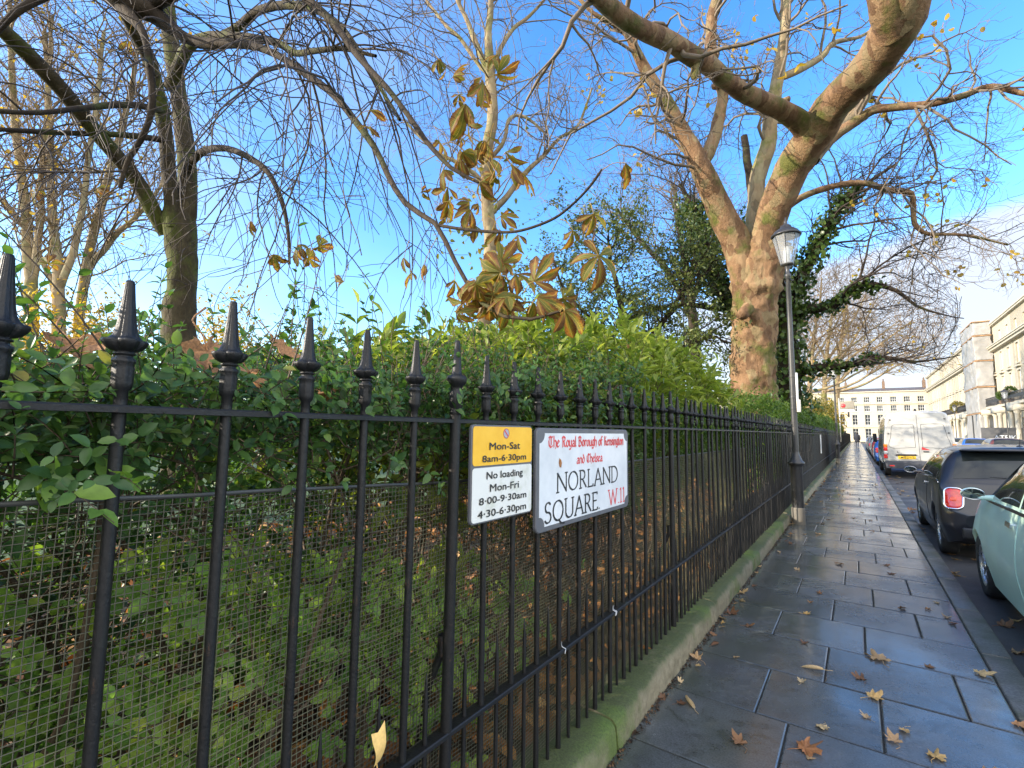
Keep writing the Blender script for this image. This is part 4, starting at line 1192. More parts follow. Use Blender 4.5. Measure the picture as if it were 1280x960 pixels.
def leaflet_grid(L, Wd, curl, fold, twist):
    prof = [(0, 0.04), (0.12, 0.13), (0.28, 0.26), (0.45, 0.40), (0.60, 0.49), (0.72, 0.50), (0.82, 0.42), (0.90, 0.27), (0.96, 0.12), (1.0, 0.01)]
    G = np.zeros((len(prof) * 2 - 1, 7, 3)); UV = np.zeros((len(prof) * 2 - 1, 7, 2))
    tt = np.linspace(0, 1, len(prof) * 2 - 1)
    ww = np.interp(tt, [p[0] for p in prof], [p[1] for p in prof])
    for i, (a, w) in enumerate(zip(tt, ww)):
        w2 = w * (1 + (0.10 if i % 2 else -0.02))
        for j, s in enumerate((-1, -0.66, -0.33, 0, 0.33, 0.66, 1)):
            ca = curl * a
            x = L * (a if abs(curl) < 1e-3 else math.sin(ca) / curl) - 0.10 * L * abs(s) * (0.6 if i % 2 else 0.9) * w * 0.8
            z = -L * ((1 - math.cos(ca)) / curl if abs(curl) > 1e-3 else 0) + fold * abs(s) * w2 * Wd * (1 + 0.3 * math.sin(a * 40) * 0.4)
            G[i, j] = (x, s * w2 * Wd, z); UV[i, j] = (a, s)
        an = twist * a; c_, s_ = math.cos(an), math.sin(an)
        yz = G[i, :, 1:].copy(); G[i, :, 1] = yz[:, 0] * c_ - yz[:, 1] * s_; G[i, :, 2] = yz[:, 0] * s_ + yz[:, 1] * c_
    return G, UV


def chestnut_leaf(root, p, stem_from, axis, nrm, size, nl, spreadang=200, droop=0.4, curl=0.7, fold=0.35, drop=()):
    """one palmate leaf at p"""
    axis = nrmz(np.array(axis, float)); nrm = np.array(nrm, float); nrm = nrmz(nrm - axis * (nrm @ axis)); sd = np.cross(nrm, axis)
    m = MB(); UVs = []
    for k in range(nl):
        if k in drop: continue
        a = math.radians(-spreadang / 2 + spreadang * k / max(1, nl - 1)) if nl > 1 else 0
        mid = 1 - abs(k - (nl - 1) / 2) / max(1, (nl - 1) / 2)
        L = size * (0.62 + 0.38 * mid) * (0.9 + 0.2 * rng.random()); Wd = L * (0.30 + 0.07 * rng.random())
        d = axis * math.cos(a) + sd * math.sin(a) - nrm * droop * (0.6 + 0.8 * rng.random()); d = nrmz(d)
        n2 = nrmz(nrm - d * (nrm @ d)); s2 = np.cross(n2, d)
        G, UV = leaflet_grid(L, Wd, curl * (0.5 + rng.random()), fold * (0.5 + 1.0 * rng.random()), rng.normal() * 0.5)
        W3 = p + G[..., 0:1] * d + G[..., 1:2] * s2 + G[..., 2:3] * n2
        m.grid(W3); UVs.append(UV.reshape(-1, 2))
    nv = m.n
    if stem_from is not None:
        mid = (np.array(stem_from) + p) / 2 + [0, 0, 0.015]
        m.tube(catmull(np.array([stem_from, mid, p]), 7), [0.0022, 0.002, 0.0018, 0.0017, 0.0017, 0.0018, 0.002], 5)
    o = m.build('leaf', CHEST_LEAF, root); me = o.data
    allUV = np.zeros((m.n, 2)); allUV[:nv] = np.concatenate(UVs); allUV[nv:] = (0.5, 0.02)
    lay = me.uv_layers.new(name='leaf')
    vi = np.zeros(len(me.loops), np.int32); me.loops.foreach_get('vertex_index', vi)
    lay.data.foreach_set('uv', allUV[vi].ravel().astype(np.float32))
    o.location = tuple(-Vector(root.location))
    return o


TO = nrmz(-CF)              # towards the viewer's side
def sc(dx, dy): return dx * CR - dy * CU
# the sprays seen against the sky (placed along the two nearest drooping branches)
cl = [
 # px, py, Z, branch point px,py, axis(dx,dy,dz), size, leaflets, spread, droop
 (748, 320, 1.94, 735, 300, (0.1, 0.4, 0.2), 0.165, 7, 330, 0.15),
 (742, 268, 1.98, 735, 252, (0.2, 0.5, 0.2), 0.125, 7, 230, 0.6),
 (782, 204, 1.92, 752, 213, (0.3, 0.9, 0.1), 0.115, 3, 50, 0.5),
 (716, 288, 2.02, 700, 274, (-0.1, 0.8, 0.2), 0.105, 3, 100, 0.5),
 (668, 352, 1.98, 655, 366, (0.2, -0.8, 0.2), 0.15, 5, 170, 0.2),
 (672, 372, 1.96, 660, 392, (0.9, 0.1, 0.3), 0.17, 5, 150, 0.5),
 (706, 388, 1.90, 700, 390, (0.7, 0.5, 0.3), 0.15, 5, 170, 0.45),
 (626, 340, 2.15, 612, 384, (-0.3, -0.3, 0.3), 0.16, 7, 260, 0.6),
 (618, 374, 2.12, 612, 386, (0.3, 0.4, 0.4), 0.14, 7, 240, 0.5),
 (596, 352, 2.2, 584, 352, (-0.6, 0.3, 0.3), 0.13, 6, 200, 0.6),
 (640, 206, 2.3, 612, 230, (0.9, 0.05, 0.1), 0.21, 5, 120, 0.3),
 (632, 190, 2.3, 612, 228, (-0.1, 0.8, 0.2), 0.13, 3, 120, 0.6),
 (600, 228, 2.45, 590, 225, (0.2, 0.7, 0.3), 0.14, 5, 200, 0.7),
 (622, 92, 2.6, 600, 110, (0.6, 0.1, 0.2), 0.15, 6, 220, 0.4),
 (604, 104, 2.6, 590, 120, (-0.2, 0.6, 0.2), 0.13, 5, 200, 0.6),
 (582, 130, 2.5, 566, 130, (0.1, 0.9, 0.2), 0.20, 5, 90, 0.3),
 (566, 96, 2.6, 560, 110, (0.0, -0.4, 0.3), 0.12, 5, 200, 0.6),
 (578, 190, 2.55, 566, 212, (0.1, 0.7, 0.3), 0.14, 6, 200, 0.7),
 (606, 176, 2.5, 598, 200, (0.8, 0.2, 0.2), 0.13, 5, 180, 0.5),
 (560, 252, 2.5, 544, 262, (0.2, 0.8, 0.2), 0.13, 5, 180, 0.7),
 (588, 262, 2.4, 575, 285, (0.3, 0.4, 0.2), 0.13, 6, 220, 0.7),
 (555, 212, 2.6, 545, 200, (-0.4, 0.6, 0.2), 0.12, 5, 200, 0.6),
 (626, 270, 2.3, 615, 288, (0.9, 0.0, 0.2), 0.11, 4, 120, 0.3),
 (462, 138, 2.6, 444, 150, (0.9, 0.1, 0.2), 0.13, 2, 30, 0.2),
 (530, 330, 2.5, 545, 300, (-0.5, 0.8, 0.2), 0.12, 4, 140, 0.6),
 (505, 322, 2.6, 512, 300, (-0.2, 0.9, 0.2), 0.11, 4, 120, 0.7),
 (430, 352, 3.0, 436, 330, (-0.8, 0.1, 0.2), 0.13, 3, 60, 0.3),
 (385, 322, 3.4, 392, 300, (0.1, 0.6, 0.2), 0.17, 6, 220, 0.6),
 (398, 308, 3.4, 402, 290, (0.5, 0.5, 0.2), 0.16, 6, 220, 0.6),
 (372, 306, 3.5, 378, 285, (-0.3, 0.6, 0.2), 0.16, 5, 220, 0.6),
 (314, 276, 3.7, 318, 250, (-0.6, 0.3, 0.2), 0.15, 4, 120, 0.5),
 (342, 318, 3.6, 350, 300, (0.1, 0.9, 0.2), 0.15, 5, 160, 0.6),
 (120, 236, 4.2, 128, 215, (0.2, 0.8, 0.2), 0.17, 5, 220, 0.6),
 (45, 236, 4.2, 50, 215, (0.0, 0.8, 0.2), 0.17, 5, 220, 0.6),
 (60, 330, 4.4, 64, 300, (0.1, 0.8, 0.2), 0.17, 6, 260, 0.6),
 (160, 50, 3.9, 165, 30, (-0.3, 0.7, 0.2), 0.13, 4, 180, 0.6),
]
base_cl = list(cl)
for i in range(30):                                     # the thinner sprays between and behind them
    q = base_cl[rng.integers(8, 25)]
    ox, oy = rng.normal(size=2) * [24, 20]
    px_, py_ = q[0] + ox, q[1] + oy
    if py_ > 392 or px_ > 712: continue
    cl.append((px_, py_, q[2] + 0.15 + 0.3 * rng.random(), px_ - 10 + 8 * rng.normal(), py_ - 18, (0.5 * rng.normal(), 0.6, 0.2), 0.09 + 0.05 * rng.random(), int(rng.integers(3, 7)), 200, 0.3 + 0.5 * rng.random()))
for i in range(15):                                     # the thick cluster low on the nearest branch
    c0 = ((606, 362), (660, 372), (632, 348), (690, 380), (588, 376), (620, 380))[i % 6]
    ox, oy = rng.normal(size=2) * [13, 9]
    cl.append((c0[0] + ox, min(391, c0[1] + oy), 2.1 + 0.25 * rng.random(), c0[0] - 6, c0[1] + 10, (0.8 * rng.normal(), 0.25 + 0.5 * rng.normal(), 0.2), 0.12 + 0.04 * rng.random(), int(rng.integers(5, 8)), 230, 0.2 + 0.4 * rng.random()))
for i_, (px, py, Z, bx, by, ax, size, nl, spd, dr) in enumerate(cl):
    p = at(px, py, Z)
    axis = ax[0] * CR - ax[1] * CU + ax[2] * TO
    wild = 0.12 if i_ < 8 else 0.45
    nrm = 0.9 * TO + 0.45 * np.array([0, 0, 1.0]) + wild * rng.normal(size=3)
    axis = axis + 0.8 * wild * rng.normal(size=3)
    chestnut_leaf(ch, p, at(bx, by, Z + 0.02), axis, nrm, size, nl, spd, dr, 0.8, 0.4)

# ---------------------------------------------------------------- pale plane tree in the middle of the garden
ZP = 13.0
base = at(602, 470, ZP); base[2] = 0.25
pt = tree_thing('pale_plane_tree', 'slender pale plane tree rising straight in the middle above the parking plate', 'tree', base)
PL = []
m = MB()
PL.append(limb(m, [(600, 560, ZP, 21), (601, 470, ZP, 19), (605, 394, ZP, 17), (613, 306, ZP, 16), (610, 262, ZP, 16), (608, 197, ZP, 14), (616, 144, ZP, 14), (612, 87, ZP, 13), (611, 40, ZP, 9), (614, 0, ZP, 7), (618, -80, ZP, 5)], 60, 16, 0.07, 0.03, 2.5))
part(m, 'trunk', BARK_PALE, pt)
for sp in ([(613, 95, ZP, 8), (598, 62, ZP, 7), (585, 30, ZP, 6), (572, 0, ZP, 5), (560, -50, ZP, 3)], [(610, 92, ZP, 6), (596, 78, ZP + .3, 5), (575, 48, ZP + .4, 4.5), (549, 22, ZP + .5, 4), (520, -20, ZP + .6, 3)],
           [(614, 92, ZP, 7), (622, 68, ZP, 6), (640, 38, ZP + .1, 5), (662, 20, ZP + .2, 4), (690, -10, ZP + .3, 3)], [(612, 268, ZP, 9), (626, 254, ZP, 8), (645, 230, ZP + .2, 7), (664, 208, ZP + .3, 6), (682, 192, ZP + .4, 5), (700, 172, ZP + .4, 4), (722, 158, ZP + .5, 3.5), (740, 110, ZP + .6, 2.5)],
           [(612, 250, ZP, 7), (597, 222, ZP, 6), (575, 205, ZP - .2, 5), (540, 185, ZP - .3, 4), (505, 150, ZP - .3, 3)], [(610, 200, ZP, 6), (630, 178, ZP, 5), (636, 150, ZP, 4.5), (655, 145, ZP, 4), (680, 165, ZP, 3)]):
    mm2 = MB(); PL.append(limb(mm2, sp, 20, 9, 0.05, 0.03)); part(mm2, 'limb', BARK_PALE, pt)
P, R = pool(PL)
m = MB()
B1, R1 = grow(P, np.minimum(R, 0.06), 85, 1.9, 8, 0.9, 0.24, 0.01, 0.4, 0.4, 1.0, (0, 0, 0.1), 0.3, zig=0.2)
B2, R2 = grow(B1, R1, 420, 0.9, 6, 0.9, 0.28, 0.0, 0.6, 0.15, 1.0, (0, 0, 0), 0.35, zig=0.22)
B3, R3 = grow(B2, np.maximum(R2, 0.006), 1500, 0.4, 4, 0.9, 0.3, 0.0, 0.65, 0.1, 1.0, (0, 0, 0), 0.5)
m.tubes(B1, R1, 6); m.tubes(B2, np.maximum(R2, 0.006), 4); m.tubes(B3, np.clip(R3, 0.0035, 0.01), 3)
part(m, 'crown', TWIG_GREY, pt)
m = MB(); k = 620
cpos = PL[0][0][rng.integers(8, 34, k)] + rng.normal(size=(k, 3)) * [0.75, 0.75, 0.4]
cl_ = np.array([mnoise.noise(Vector(q * 1.3)) for q in cpos]); cpos = cpos[cl_ > 0.12]; k = len(cpos)
leaves(m, cpos, rdir(k) + [0, 0, -0.4], rdir(k), 0.12 + 0.09 * rng.random(k), 0.07 + 0.05 * rng.random(k), 'long'); part(m, 'foliage', LF_SHRUB, pt)

# ---------------------------------------------------------------- generic trees / shrubs


def fine_tree(name, label, cat, stems, mats, n1, n2, n3, l1, l2, l3, base, group=None, bias=(0, 0, 0.15), grav=0.0, rmin=0.004, leafspec=None, wander=0.2, clear=None):
    root = tree_thing(name, label, cat, base, group)
    m = MB(); Ls = [limb(m, sp, 22, 9, 0.05, 0.05) for sp in stems]
    part(m, 'trunk', mats[0], root)
    P, R = pool(Ls); m = MB()
    B1, R1 = grow(P, np.minimum(R, 0.08), n1, l1, 8, 0.75, wander, grav, 0.42, 0.25, 1.0, bias, 0.25, zig=0.1)
    B2, R2 = grow(B1, R1, n2, l2, 6, 0.8, wander * 1.2, grav, 0.6, 0.1, 1.0, tuple(b * 0.5 for b in bias), 0.3, zig=0.1)
    B3, R3 = grow(B2, np.maximum(R2, rmin), n3, l3, 4, 0.8, wander * 1.3, grav, 0.65, 0.1, 1.0, (0, 0, 0), 0.5)
    if clear:
        (B1, R1), (B2, R2), (B3, R3) = [(b_[clear(b_)], r__[clear(b_)]) for b_, r__ in ((B1, R1), (B2, R2), (B3, R3))]
    m.tubes(B1, np.maximum(R1, rmin * 1.5), 5); m.tubes(B2, np.maximum(R2, rmin), 4); m.tubes(B3, np.maximum(R3, rmin * 0.7), 3)
    part(m, 'crown', mats[1], root)
    if leafspec:
        lm, cnt, size, tmpl, clump = leafspec
        tp = B3[rng.integers(0, len(B3), cnt), rng.integers(1, 4, cnt)] + rng.normal(size=(cnt, 3)) * size
        cv = np.array([mnoise.noise(Vector(q * clump)) for q in tp]); tp = tp[cv > -0.12]; cnt = len(tp)
        m = MB(); leaves(m, tp, rdir(cnt) + [0, 0, -0.2], rdir(cnt) + [0, 0, 0.5], size * (0.7 + 0.6 * rng.random(cnt)), size * (0.45 + 0.4 * rng.random(cnt)), tmpl)
        part(m, 'foliage', lm, root)
    return root


# pale many-stemmed trees at the far left
Z = 15.0
def ground_at(px, Z, z=0.25):
    b = at(px, 520, Z); b[2] = z; return b
for k, (stems, lab) in enumerate((
  ([[(38, 470, Z, 16), (40, 400, Z, 15), (36, 320, Z, 12), (30, 240, Z, 10), (20, 160, Z, 8), (14, 60, Z, 6), (10, -40, Z, 4)], [(38, 370, Z, 9), (48, 300, Z, 8), (52, 220, Z, 6), (60, 120, Z, 5), (66, 20, Z, 3)]], 'pale forked tree leftmost behind the hedge with grey upright stems'),
  ([[(76, 470, Z, 15), (74, 400, Z, 14), (72, 330, Z, 11), (64, 250, Z, 9), (62, 150, Z, 7), (56, 40, Z, 5)], [(75, 360, Z, 9), (92, 310, Z, 8), (104, 250, Z, 7), (118, 150, Z, 6), (130, 40, Z, 4)], [(74, 380, Z, 7), (50, 320, Z, 6), (20, 270, Z, 5), (-20, 220, Z, 3)]], 'pale tree with three rising stems, second from the left behind the hedge'),
  ([[(98, 470, Z + 2, 12), (100, 390, Z + 2, 11), (112, 310, Z + 2, 10), (128, 250, Z + 2, 9), (150, 170, Z + 2, 7), (170, 80, Z + 2, 5), (180, 0, Z + 2, 3)], [(104, 345, Z + 2, 8), (140, 300, Z + 2, 7), (175, 265, Z + 2, 5), (210, 220, Z + 2, 3)]], 'pale tree leaning right between the leftmost stems and the mossy chestnut'))):
    fine_tree('pale_garden_tree', lab, 'tree', stems, (BARK_PALE, TWIG_WARM), 70, 320, 1100, 2.6, 1.3, 0.6, ground_at(stems[0][0][0], stems[0][0][2]), 'pale trees across the garden', (0, 0, 0.3), 0.02, 0.005, (LF_GOLD, 260, 0.14, 'round', 0.8))

# faint wide tree behind the middle, and the tree beyond the plane tree on its left
fine_tree('bare_tree', 'bare fine-twigged tree far behind the dark evergreen, left of the massive plane trunk', 'tree',
          [[(872, 480, 24, 14), (868, 420, 24, 13), (860, 350, 24, 10), (850, 290, 24, 7), (842, 230, 24, 4)], [(866, 400, 24, 8), (835, 340, 24, 7), (800, 300, 24, 5), (770, 260, 24, 3)], [(864, 380, 24, 8), (885, 320, 24, 6), (900, 250, 24, 4)]],
          (BARK_DARK, TWIG_GREY), 70, 420, 1500, 3.2, 1.8, 0.9, ground_at(872, 24), None, (0, 0, 0.15), 0.01, 0.008)

# evergreen with small leaves
Ze = 13.5
er = tree_thing('evergreen_tree', 'loose dark evergreen tree with small leaves between the pale plane tree and the massive trunk', 'tree', ground_at(790, Ze))
m = MB(); EL = [limb(m, sp, 16, 8, 0.04, 0.05) for sp in ([(790, 520, Ze, 12), (785, 440, Ze, 10), (775, 380, Ze, 8), (765, 330, Ze, 5), (760, 295, Ze, 3)], [(788, 450, Ze, 8), (830, 400, Ze, 6), (860, 350, Ze, 4), (870, 310, Ze, 2)], [(786, 440, Ze, 7), (740, 400, Ze, 5), (705, 360, Ze, 3.5), (690, 320, Ze, 2)], [(790, 470, Ze - .5, 7), (850, 440, Ze - .7, 5), (890, 420, Ze - .8, 3), (910, 430, Ze - .8, 2)], [(790, 470, Ze - .5, 7), (720, 420, Ze - .3, 5), (670, 390, Ze - .3, 3)])]
part(m, 'trunk', BARK_DARK, er)
P, R = pool(EL)
B1, R1 = grow(P, np.minimum(R, .05), 90, 1.5, 7, 0.8, 0.2, 0.0, 0.5, 0.2, 1.0, (0, 0, 0.05), 0.3)
B2, R2 = grow(B1, R1, 700, 0.8, 5, 0.8, 0.25, -0.02, 0.6, 0.1, 1.0, (0, 0, 0), 0.4)
m = MB(); m.tubes(B1, R1, 5); m.tubes(B2, np.maximum(R2, .005), 3); part(m, 'crown', BARK_DARK, er)
k = 19000
bi = rng.integers(0, len(B2), k); tp = B2[bi, rng.integers(1, 5, k)] + rng.normal(size=(k, 3)) * 0.07
m = MB(); leaves(m, tp, rdir(k), rdir(k) + [0, 0, 0.6], 0.075 + 0.05 * rng.random(k), 0.04 + 0.03 * rng.random(k), 'low'); part(m, 'foliage', LF_HOLM, er)

# sunlit bare trees farther along the garden edge, reaching over the pavement
def far_tree(px, Z, h, lab, n=1.0):
    st = [[(px, 560, Z, 11), (px, 500, Z, 10), (px + 2, 460, Z, 8), (px + 6, 420, Z, 6), (px + 12, 380, Z, 4), (px + 15, h, Z, 2)],
          [(px, 480, Z, 6), (px + 30, 450, Z - 1, 5), (px + 62, 425, Z - 2, 3.5), (px + 95, 400, Z - 2, 2)], [(px, 490, Z, 6), (px + 35, 480, Z - 1, 4.5), (px + 80, 455, Z - 2, 3), (px + 125, 440, Z - 3, 1.5)],
          [(px, 470, Z, 5), (px - 25, 430, Z, 4), (px - 50, 390, Z, 2.5), (px - 60, h + 10, Z, 1.5)], [(px + 2, 455, Z, 5), (px + 30, 410, Z, 3.5), (px + 52, 370, Z, 2)]]
    st = [[(a, b, c, d * 0.62) for a, b, c, d in s] for s in st]
    return fine_tree('spreading_tree', lab, 'tree', st, (BARK_PALE, TWIG_WARM), int(95 * n), int(560 * n), int(2100 * n), 3.2, 1.8, 0.9, ground_at(px, Z), 'bare trees along the garden edge', (0.1, 0, 0.05), -0.005, 0.009, (LF_GOLD, int(420 * n), 0.16, 'round', 0.6), 0.22, clear_van)


far_tree(1012, 27, 350, 'sunlit bare tree spreading over the pavement between the two near lamp posts')
far_tree(1030, 42, 400, 'smaller sunlit bare tree beyond the second lamp post, reaching towards the white van', 0.8)
far_tree(1046, 60, 430, 'farthest small bare tree at the end of the garden, in front of the end terrace', 0.6)

# shrubs inside the garden


def shrub(name, lab, c, r, cnt, size, mat, group=None, tmpl='low', stems=14, cat='shrub'):
    c = np.array(c, float); r = np.array(r, float)
    root = tree_thing(name, lab, cat, (c[0], c[1], 0.2), group)
    d = rdir(cnt); d[:, 2] = np.abs(d[:, 2]) * 1.0 - 0.25 * (rng.random(cnt) < 0.4)
    rad = (0.35 + 0.65 * rng.random(cnt) ** 0.45)
    lump = np.array([0.72 + 0.75 * max(-0.3, mnoise.noise(Vector(q * 2.3 + c))) for q in d])
    p = c + d * r * (rad * lump)[:, None]
    p = p[p[:, 2] > 0.15]; k = len(p)
    m = MB(); leaves(m, p, rdir(k) + 0.5 * nrmz(p - c), nrmz(p - c) + 0.6 * rdir(k) + [0, 0, 0.3], size * (0.7 + 0.6 * rng.random(k)), size * (0.4 + 0.3 * rng.random(k)), tmpl)
    part(m, 'foliage', mat, root)
    P = np.zeros((stems, 6, 3))
    dd = rdir(stems); dd[:, 2] = np.abs(dd[:, 2]) + 0.3
    for j in range(6): P[:, j] = np.array([c[0], c[1], 0.15]) + np.linspace(0, 0.85, 6)[j] * (c - [c[0], c[1], 0.15] + nrmz(dd) * r * 0.8)
    m = MB(); m.tubes(P, np.full((stems, 6), size * 0.12) * np.linspace(1, .4, 6), 4); part(m, 'stem', BARK_DARK, root)
    return root


gx = 0
for k, (px, Z, top, rr, mat, lab, sz) in enumerate((
    (20, 13, 352, 1.5, LF_GOLD, 'golden shrub behind the hedge at far left, below the pale stems', .13),
    (120, 16, 338, 1.9, LF_GOLD, 'golden leafed shrub behind the hedge just left of the chestnut trunk', .15),
    (165, 12, 385, 1.2, LF_SHRUB, 'low olive shrub at the left foot of the chestnut trunk', .11),
    (290, 14, 352, 1.6, LF_GOLD, 'yellow shrub behind the hedge just right of the chestnut trunk', .13),
    (370, 18, 398, 1.8, LF_SHRUB, 'olive green shrub seen low across the garden under the drooping twigs', .15),
    (470, 20, 418, 2.0, LF_SHRUB, 'yellow green shrub far across the garden above the parking plate', .16),
    (560, 17, 392, 1.8, LF_GOLD, 'golden shrub left of the slender pale trunk', .15),
    (650, 18, 396, 1.8, LF_SHRUB, 'olive shrub right of the slender pale trunk', .15))):
    c = at(px, top, Z); h = c[2]
    shrub('garden_shrub', lab, (c[0], c[1], h * 0.5), (rr, rr, h * 0.52), 2200, sz, mat, 'autumn shrubs across the garden')
c = at(1008, 500, 21)
shrub('garden_shrub', 'big yellow green shrub behind the railing between the two near lamp posts', (c[0] - .6, c[1], 1.6), (1.3, 2.2, 1.7), 5200, .13, LF_SHRUB, 'autumn shrubs across the garden')
c = at(1030, 500, 30)
shrub('garden_shrub', 'yellow green shrub arching over the railing beside the second lamp post', (c[0] - .6, c[1], 2.0), (1.5, 4.0, 2.3), 6000, .14, LF_SHRUB, 'autumn shrubs across the garden')
c = at(1045, 500, 44)
shrub('garden_shrub', 'golden shrub leaning out beyond the second lamp post', (c[0] - .8, c[1], 2.2), (1.6, 5.0, 2.5), 4000, .18, LF_GOLD, 'autumn shrubs across the garden')
# ================================================================ HEDGE
LF_PRIVET = leaf_mat('privet_leaf', [(0, (0.032, 0.080, 0.026)), (0.45, (0.066, 0.145, 0.040)), (0.8, (0.105, 0.20, 0.046)), (0.93, (0.18, 0.24, 0.05)), (0.97, (0.34, 0.28, 0.05)), (1, (0.22, 0.09, 0.03))], 0.36, 0.42, None, 2.5, 0.25)
LF_LAUREL = leaf_mat('laurel_leaf', [(0, (0.13, 0.21, 0.035)), (0.5, (0.26, 0.33, 0.06)), (1, (0.42, 0.45, 0.11))], 0.33, 0.5, None, 1.6, 0.3)
LF_HEDGE = leaf_mat('far_hedge_leaf', [(0, (0.04, 0.085, 0.02)), (0.5, (0.09, 0.165, 0.034)), (0.9, (0.16, 0.23, 0.045)), (1, (0.3, 0.27, 0.06))], 0.38, 0.42, None, 1.0, 0.35)
LF_UNDER = leaf_mat('undergrowth_leaf', [(0, (0.08, 0.18, 0.04)), (0.5, (0.20, 0.35, 0.06)), (0.85, (0.36, 0.46, 0.08)), (1, (0.52, 0.46, 0.10))], 0.45, 0.45, None, 2.2, 0.4)
STEM = plain('hedge_stem', (0.075, 0.05, 0.028), 0.75, var=0.4, scale=20)


def sprigs(ml, mstem, o, d, length, nleaf, L, tmpl, stem_r=0.0016, wid=0.58, spread=0.85, upv=(0, 0, 0.8)):
    """leafy shoots: o (N,3) starts, d (N,3) directions, opposite leaves along each"""
    N = len(o); d = nrmz(d); length = np.ones(N) * length
    side = nrmz(np.cross(d, rdir(N))); nr = np.cross(side, d)
    bend = rng.normal(size=(N, 3)) * 0.25 + [0, 0, -0.06]
    k = 5; ts = np.linspace(0, 1, k)
    P = o[:, None] + length[:, None, None] * (ts[None, :, None] * d[:, None] + (ts ** 2)[None, :, None] * bend[:, None])
    if mstem is not None: mstem.tubes(P, np.ones((N, k)) * stem_r * np.linspace(1.2, 0.5, k), 3)
    pos, ax, up, sz = [], [], [], []
    for j in range(nleaf):
        t = 0.12 + 0.86 * (j // 2 + 0.5) / (nleaf / 2)
        t = min(1, t)
        s = 1 if j % 2 else -1
        c = o + length[:, None] * (t * d + t * t * bend)
        rot = (j // 2) * 1.57 * 0.6
        lat = side * math.cos(rot) + nr * math.sin(rot)
        a = nrmz(d + 2 * t * bend) * (0.35 + 0.5 * t) + lat * s * spread + rng.normal(size=(N, 3)) * 0.22
        pos.append(c); ax.append(a); up.append(np.array(upv) + d * 0.5 + rng.normal(size=(N, 3)) * 0.35); sz.append(L * (1.0 - 0.35 * t) * (0.55 + 0.75 * rng.random(N)))
    pos, ax, up, sz = (np.concatenate(q) for q in (pos, ax, up, sz))
    leaves(ml, pos, ax, up, sz, sz * wid, tmpl)


def hedge_top(y): return np.interp(y, [-1, 0.3, 0.7, 1.3, 2.0, 2.8, 3.6], [1.57, 1.60, 1.64, 1.72, 1.80, 1.90, 1.95])


# --- near privet hedge
hd = thing('privet_hedge', 'dark green small-leaved privet hedge standing behind the near railings at left', 'hedge', (-1.6, 1.0, 0.15))
ml, msm = MB(), MB()
N = 3000
yy = -0.9 + 3.9 * rng.random(N); xx = -1.10 - 1.05 * rng.random(N) ** 1.1
tp = hedge_top(yy) - 0.05 + 0.05 * np.array([mnoise.noise(Vector((x * 2, y * 3, 0))) for x, y in zip(xx, yy)])
zz = 1.36 + (tp - 1.36) * rng.random(N) ** 0.7
o = np.stack([xx, yy, zz - 0.06], -1)
d = np.stack([0.35 + 0.35 * rng.normal(size=N), 0.45 * rng.normal(size=N), 0.55 + 0.4 * rng.normal(size=N)], -1)
sprigs(ml, msm, o, d, 0.10 + 0.10 * rng.random(N), 12, 0.036, 'round', upv=(0.45, -0.1, 0.7))
# longer shoots standing out of the top
N = 200
yy = -0.8 + 3.9 * rng.random(N); xx = -1.25 - 0.9 * rng.random(N)
o = np.stack([xx, yy, hedge_top(yy) - 0.08], -1)
d = np.stack([0.3 * rng.normal(size=N), 0.35 * rng.normal(size=N), np.ones(N)], -1)
sprigs(ml, msm, o, d, 0.14 + 0.20 * rng.random(N) ** 1.4, 16, 0.038, 'round', 0.002)
# clipped, half-bare twigs among them
N = 150
yy = -0.8 + 3.9 * rng.random(N); xx = -1.15 - 0.9 * rng.random(N)
o = np.stack([xx, yy, hedge_top(yy) - 0.10], -1)
sprigs(ml, msm, o, np.stack([0.35 * rng.normal(size=N), 0.5 * rng.normal(size=N), 0.9 * np.ones(N)], -1), 0.14 + 0.14 * rng.random(N), 2, 0.03, 'round', 0.0024)
# face towards the railings just below the top rail: sparse leaves, dark inside
N = 230
yy = -0.9 + 4.1 * rng.random(N); zz = 1.16 + 0.30 * rng.random(N); xx = -1.13 - 0.30 * rng.random(N)
o = np.stack([xx, yy, zz], -1); d = np.stack([0.5 + 0.3 * rng.random(N), 0.7 * rng.normal(size=N), 0.3 * rng.normal(size=N)], -1)
sprigs(ml, msm, o, d, 0.10, 8, 0.036, 'round')
# back half, denser and taller leaves
N = 3000
yy = -2.6 + 4.3 * rng.random(N); xx = -1.95 - 0.9 * rng.random(N); zz = 0.2 + 1.33 * rng.random(N)
sprigs(ml, None, np.stack([xx, yy, zz], -1), rdir(N) + [-0.3, 0, 0.3], 0.16, 10, 0.06, 'low')
for mb_ in ml.v: mb_[:, 0] = np.where(mb_[:, 1] > 1.05, np.minimum(mb_[:, 0], np.where(mb_[:, 2] < 1.46, -1.05, -0.98)), mb_[:, 0])
for mb_ in msm.v: mb_[:, 0] = np.minimum(mb_[:, 0], -1.08)
fo = ml.build('foliage', LF_PRIVET, hd); fo.location = (1.6, -1.0, -0.15)
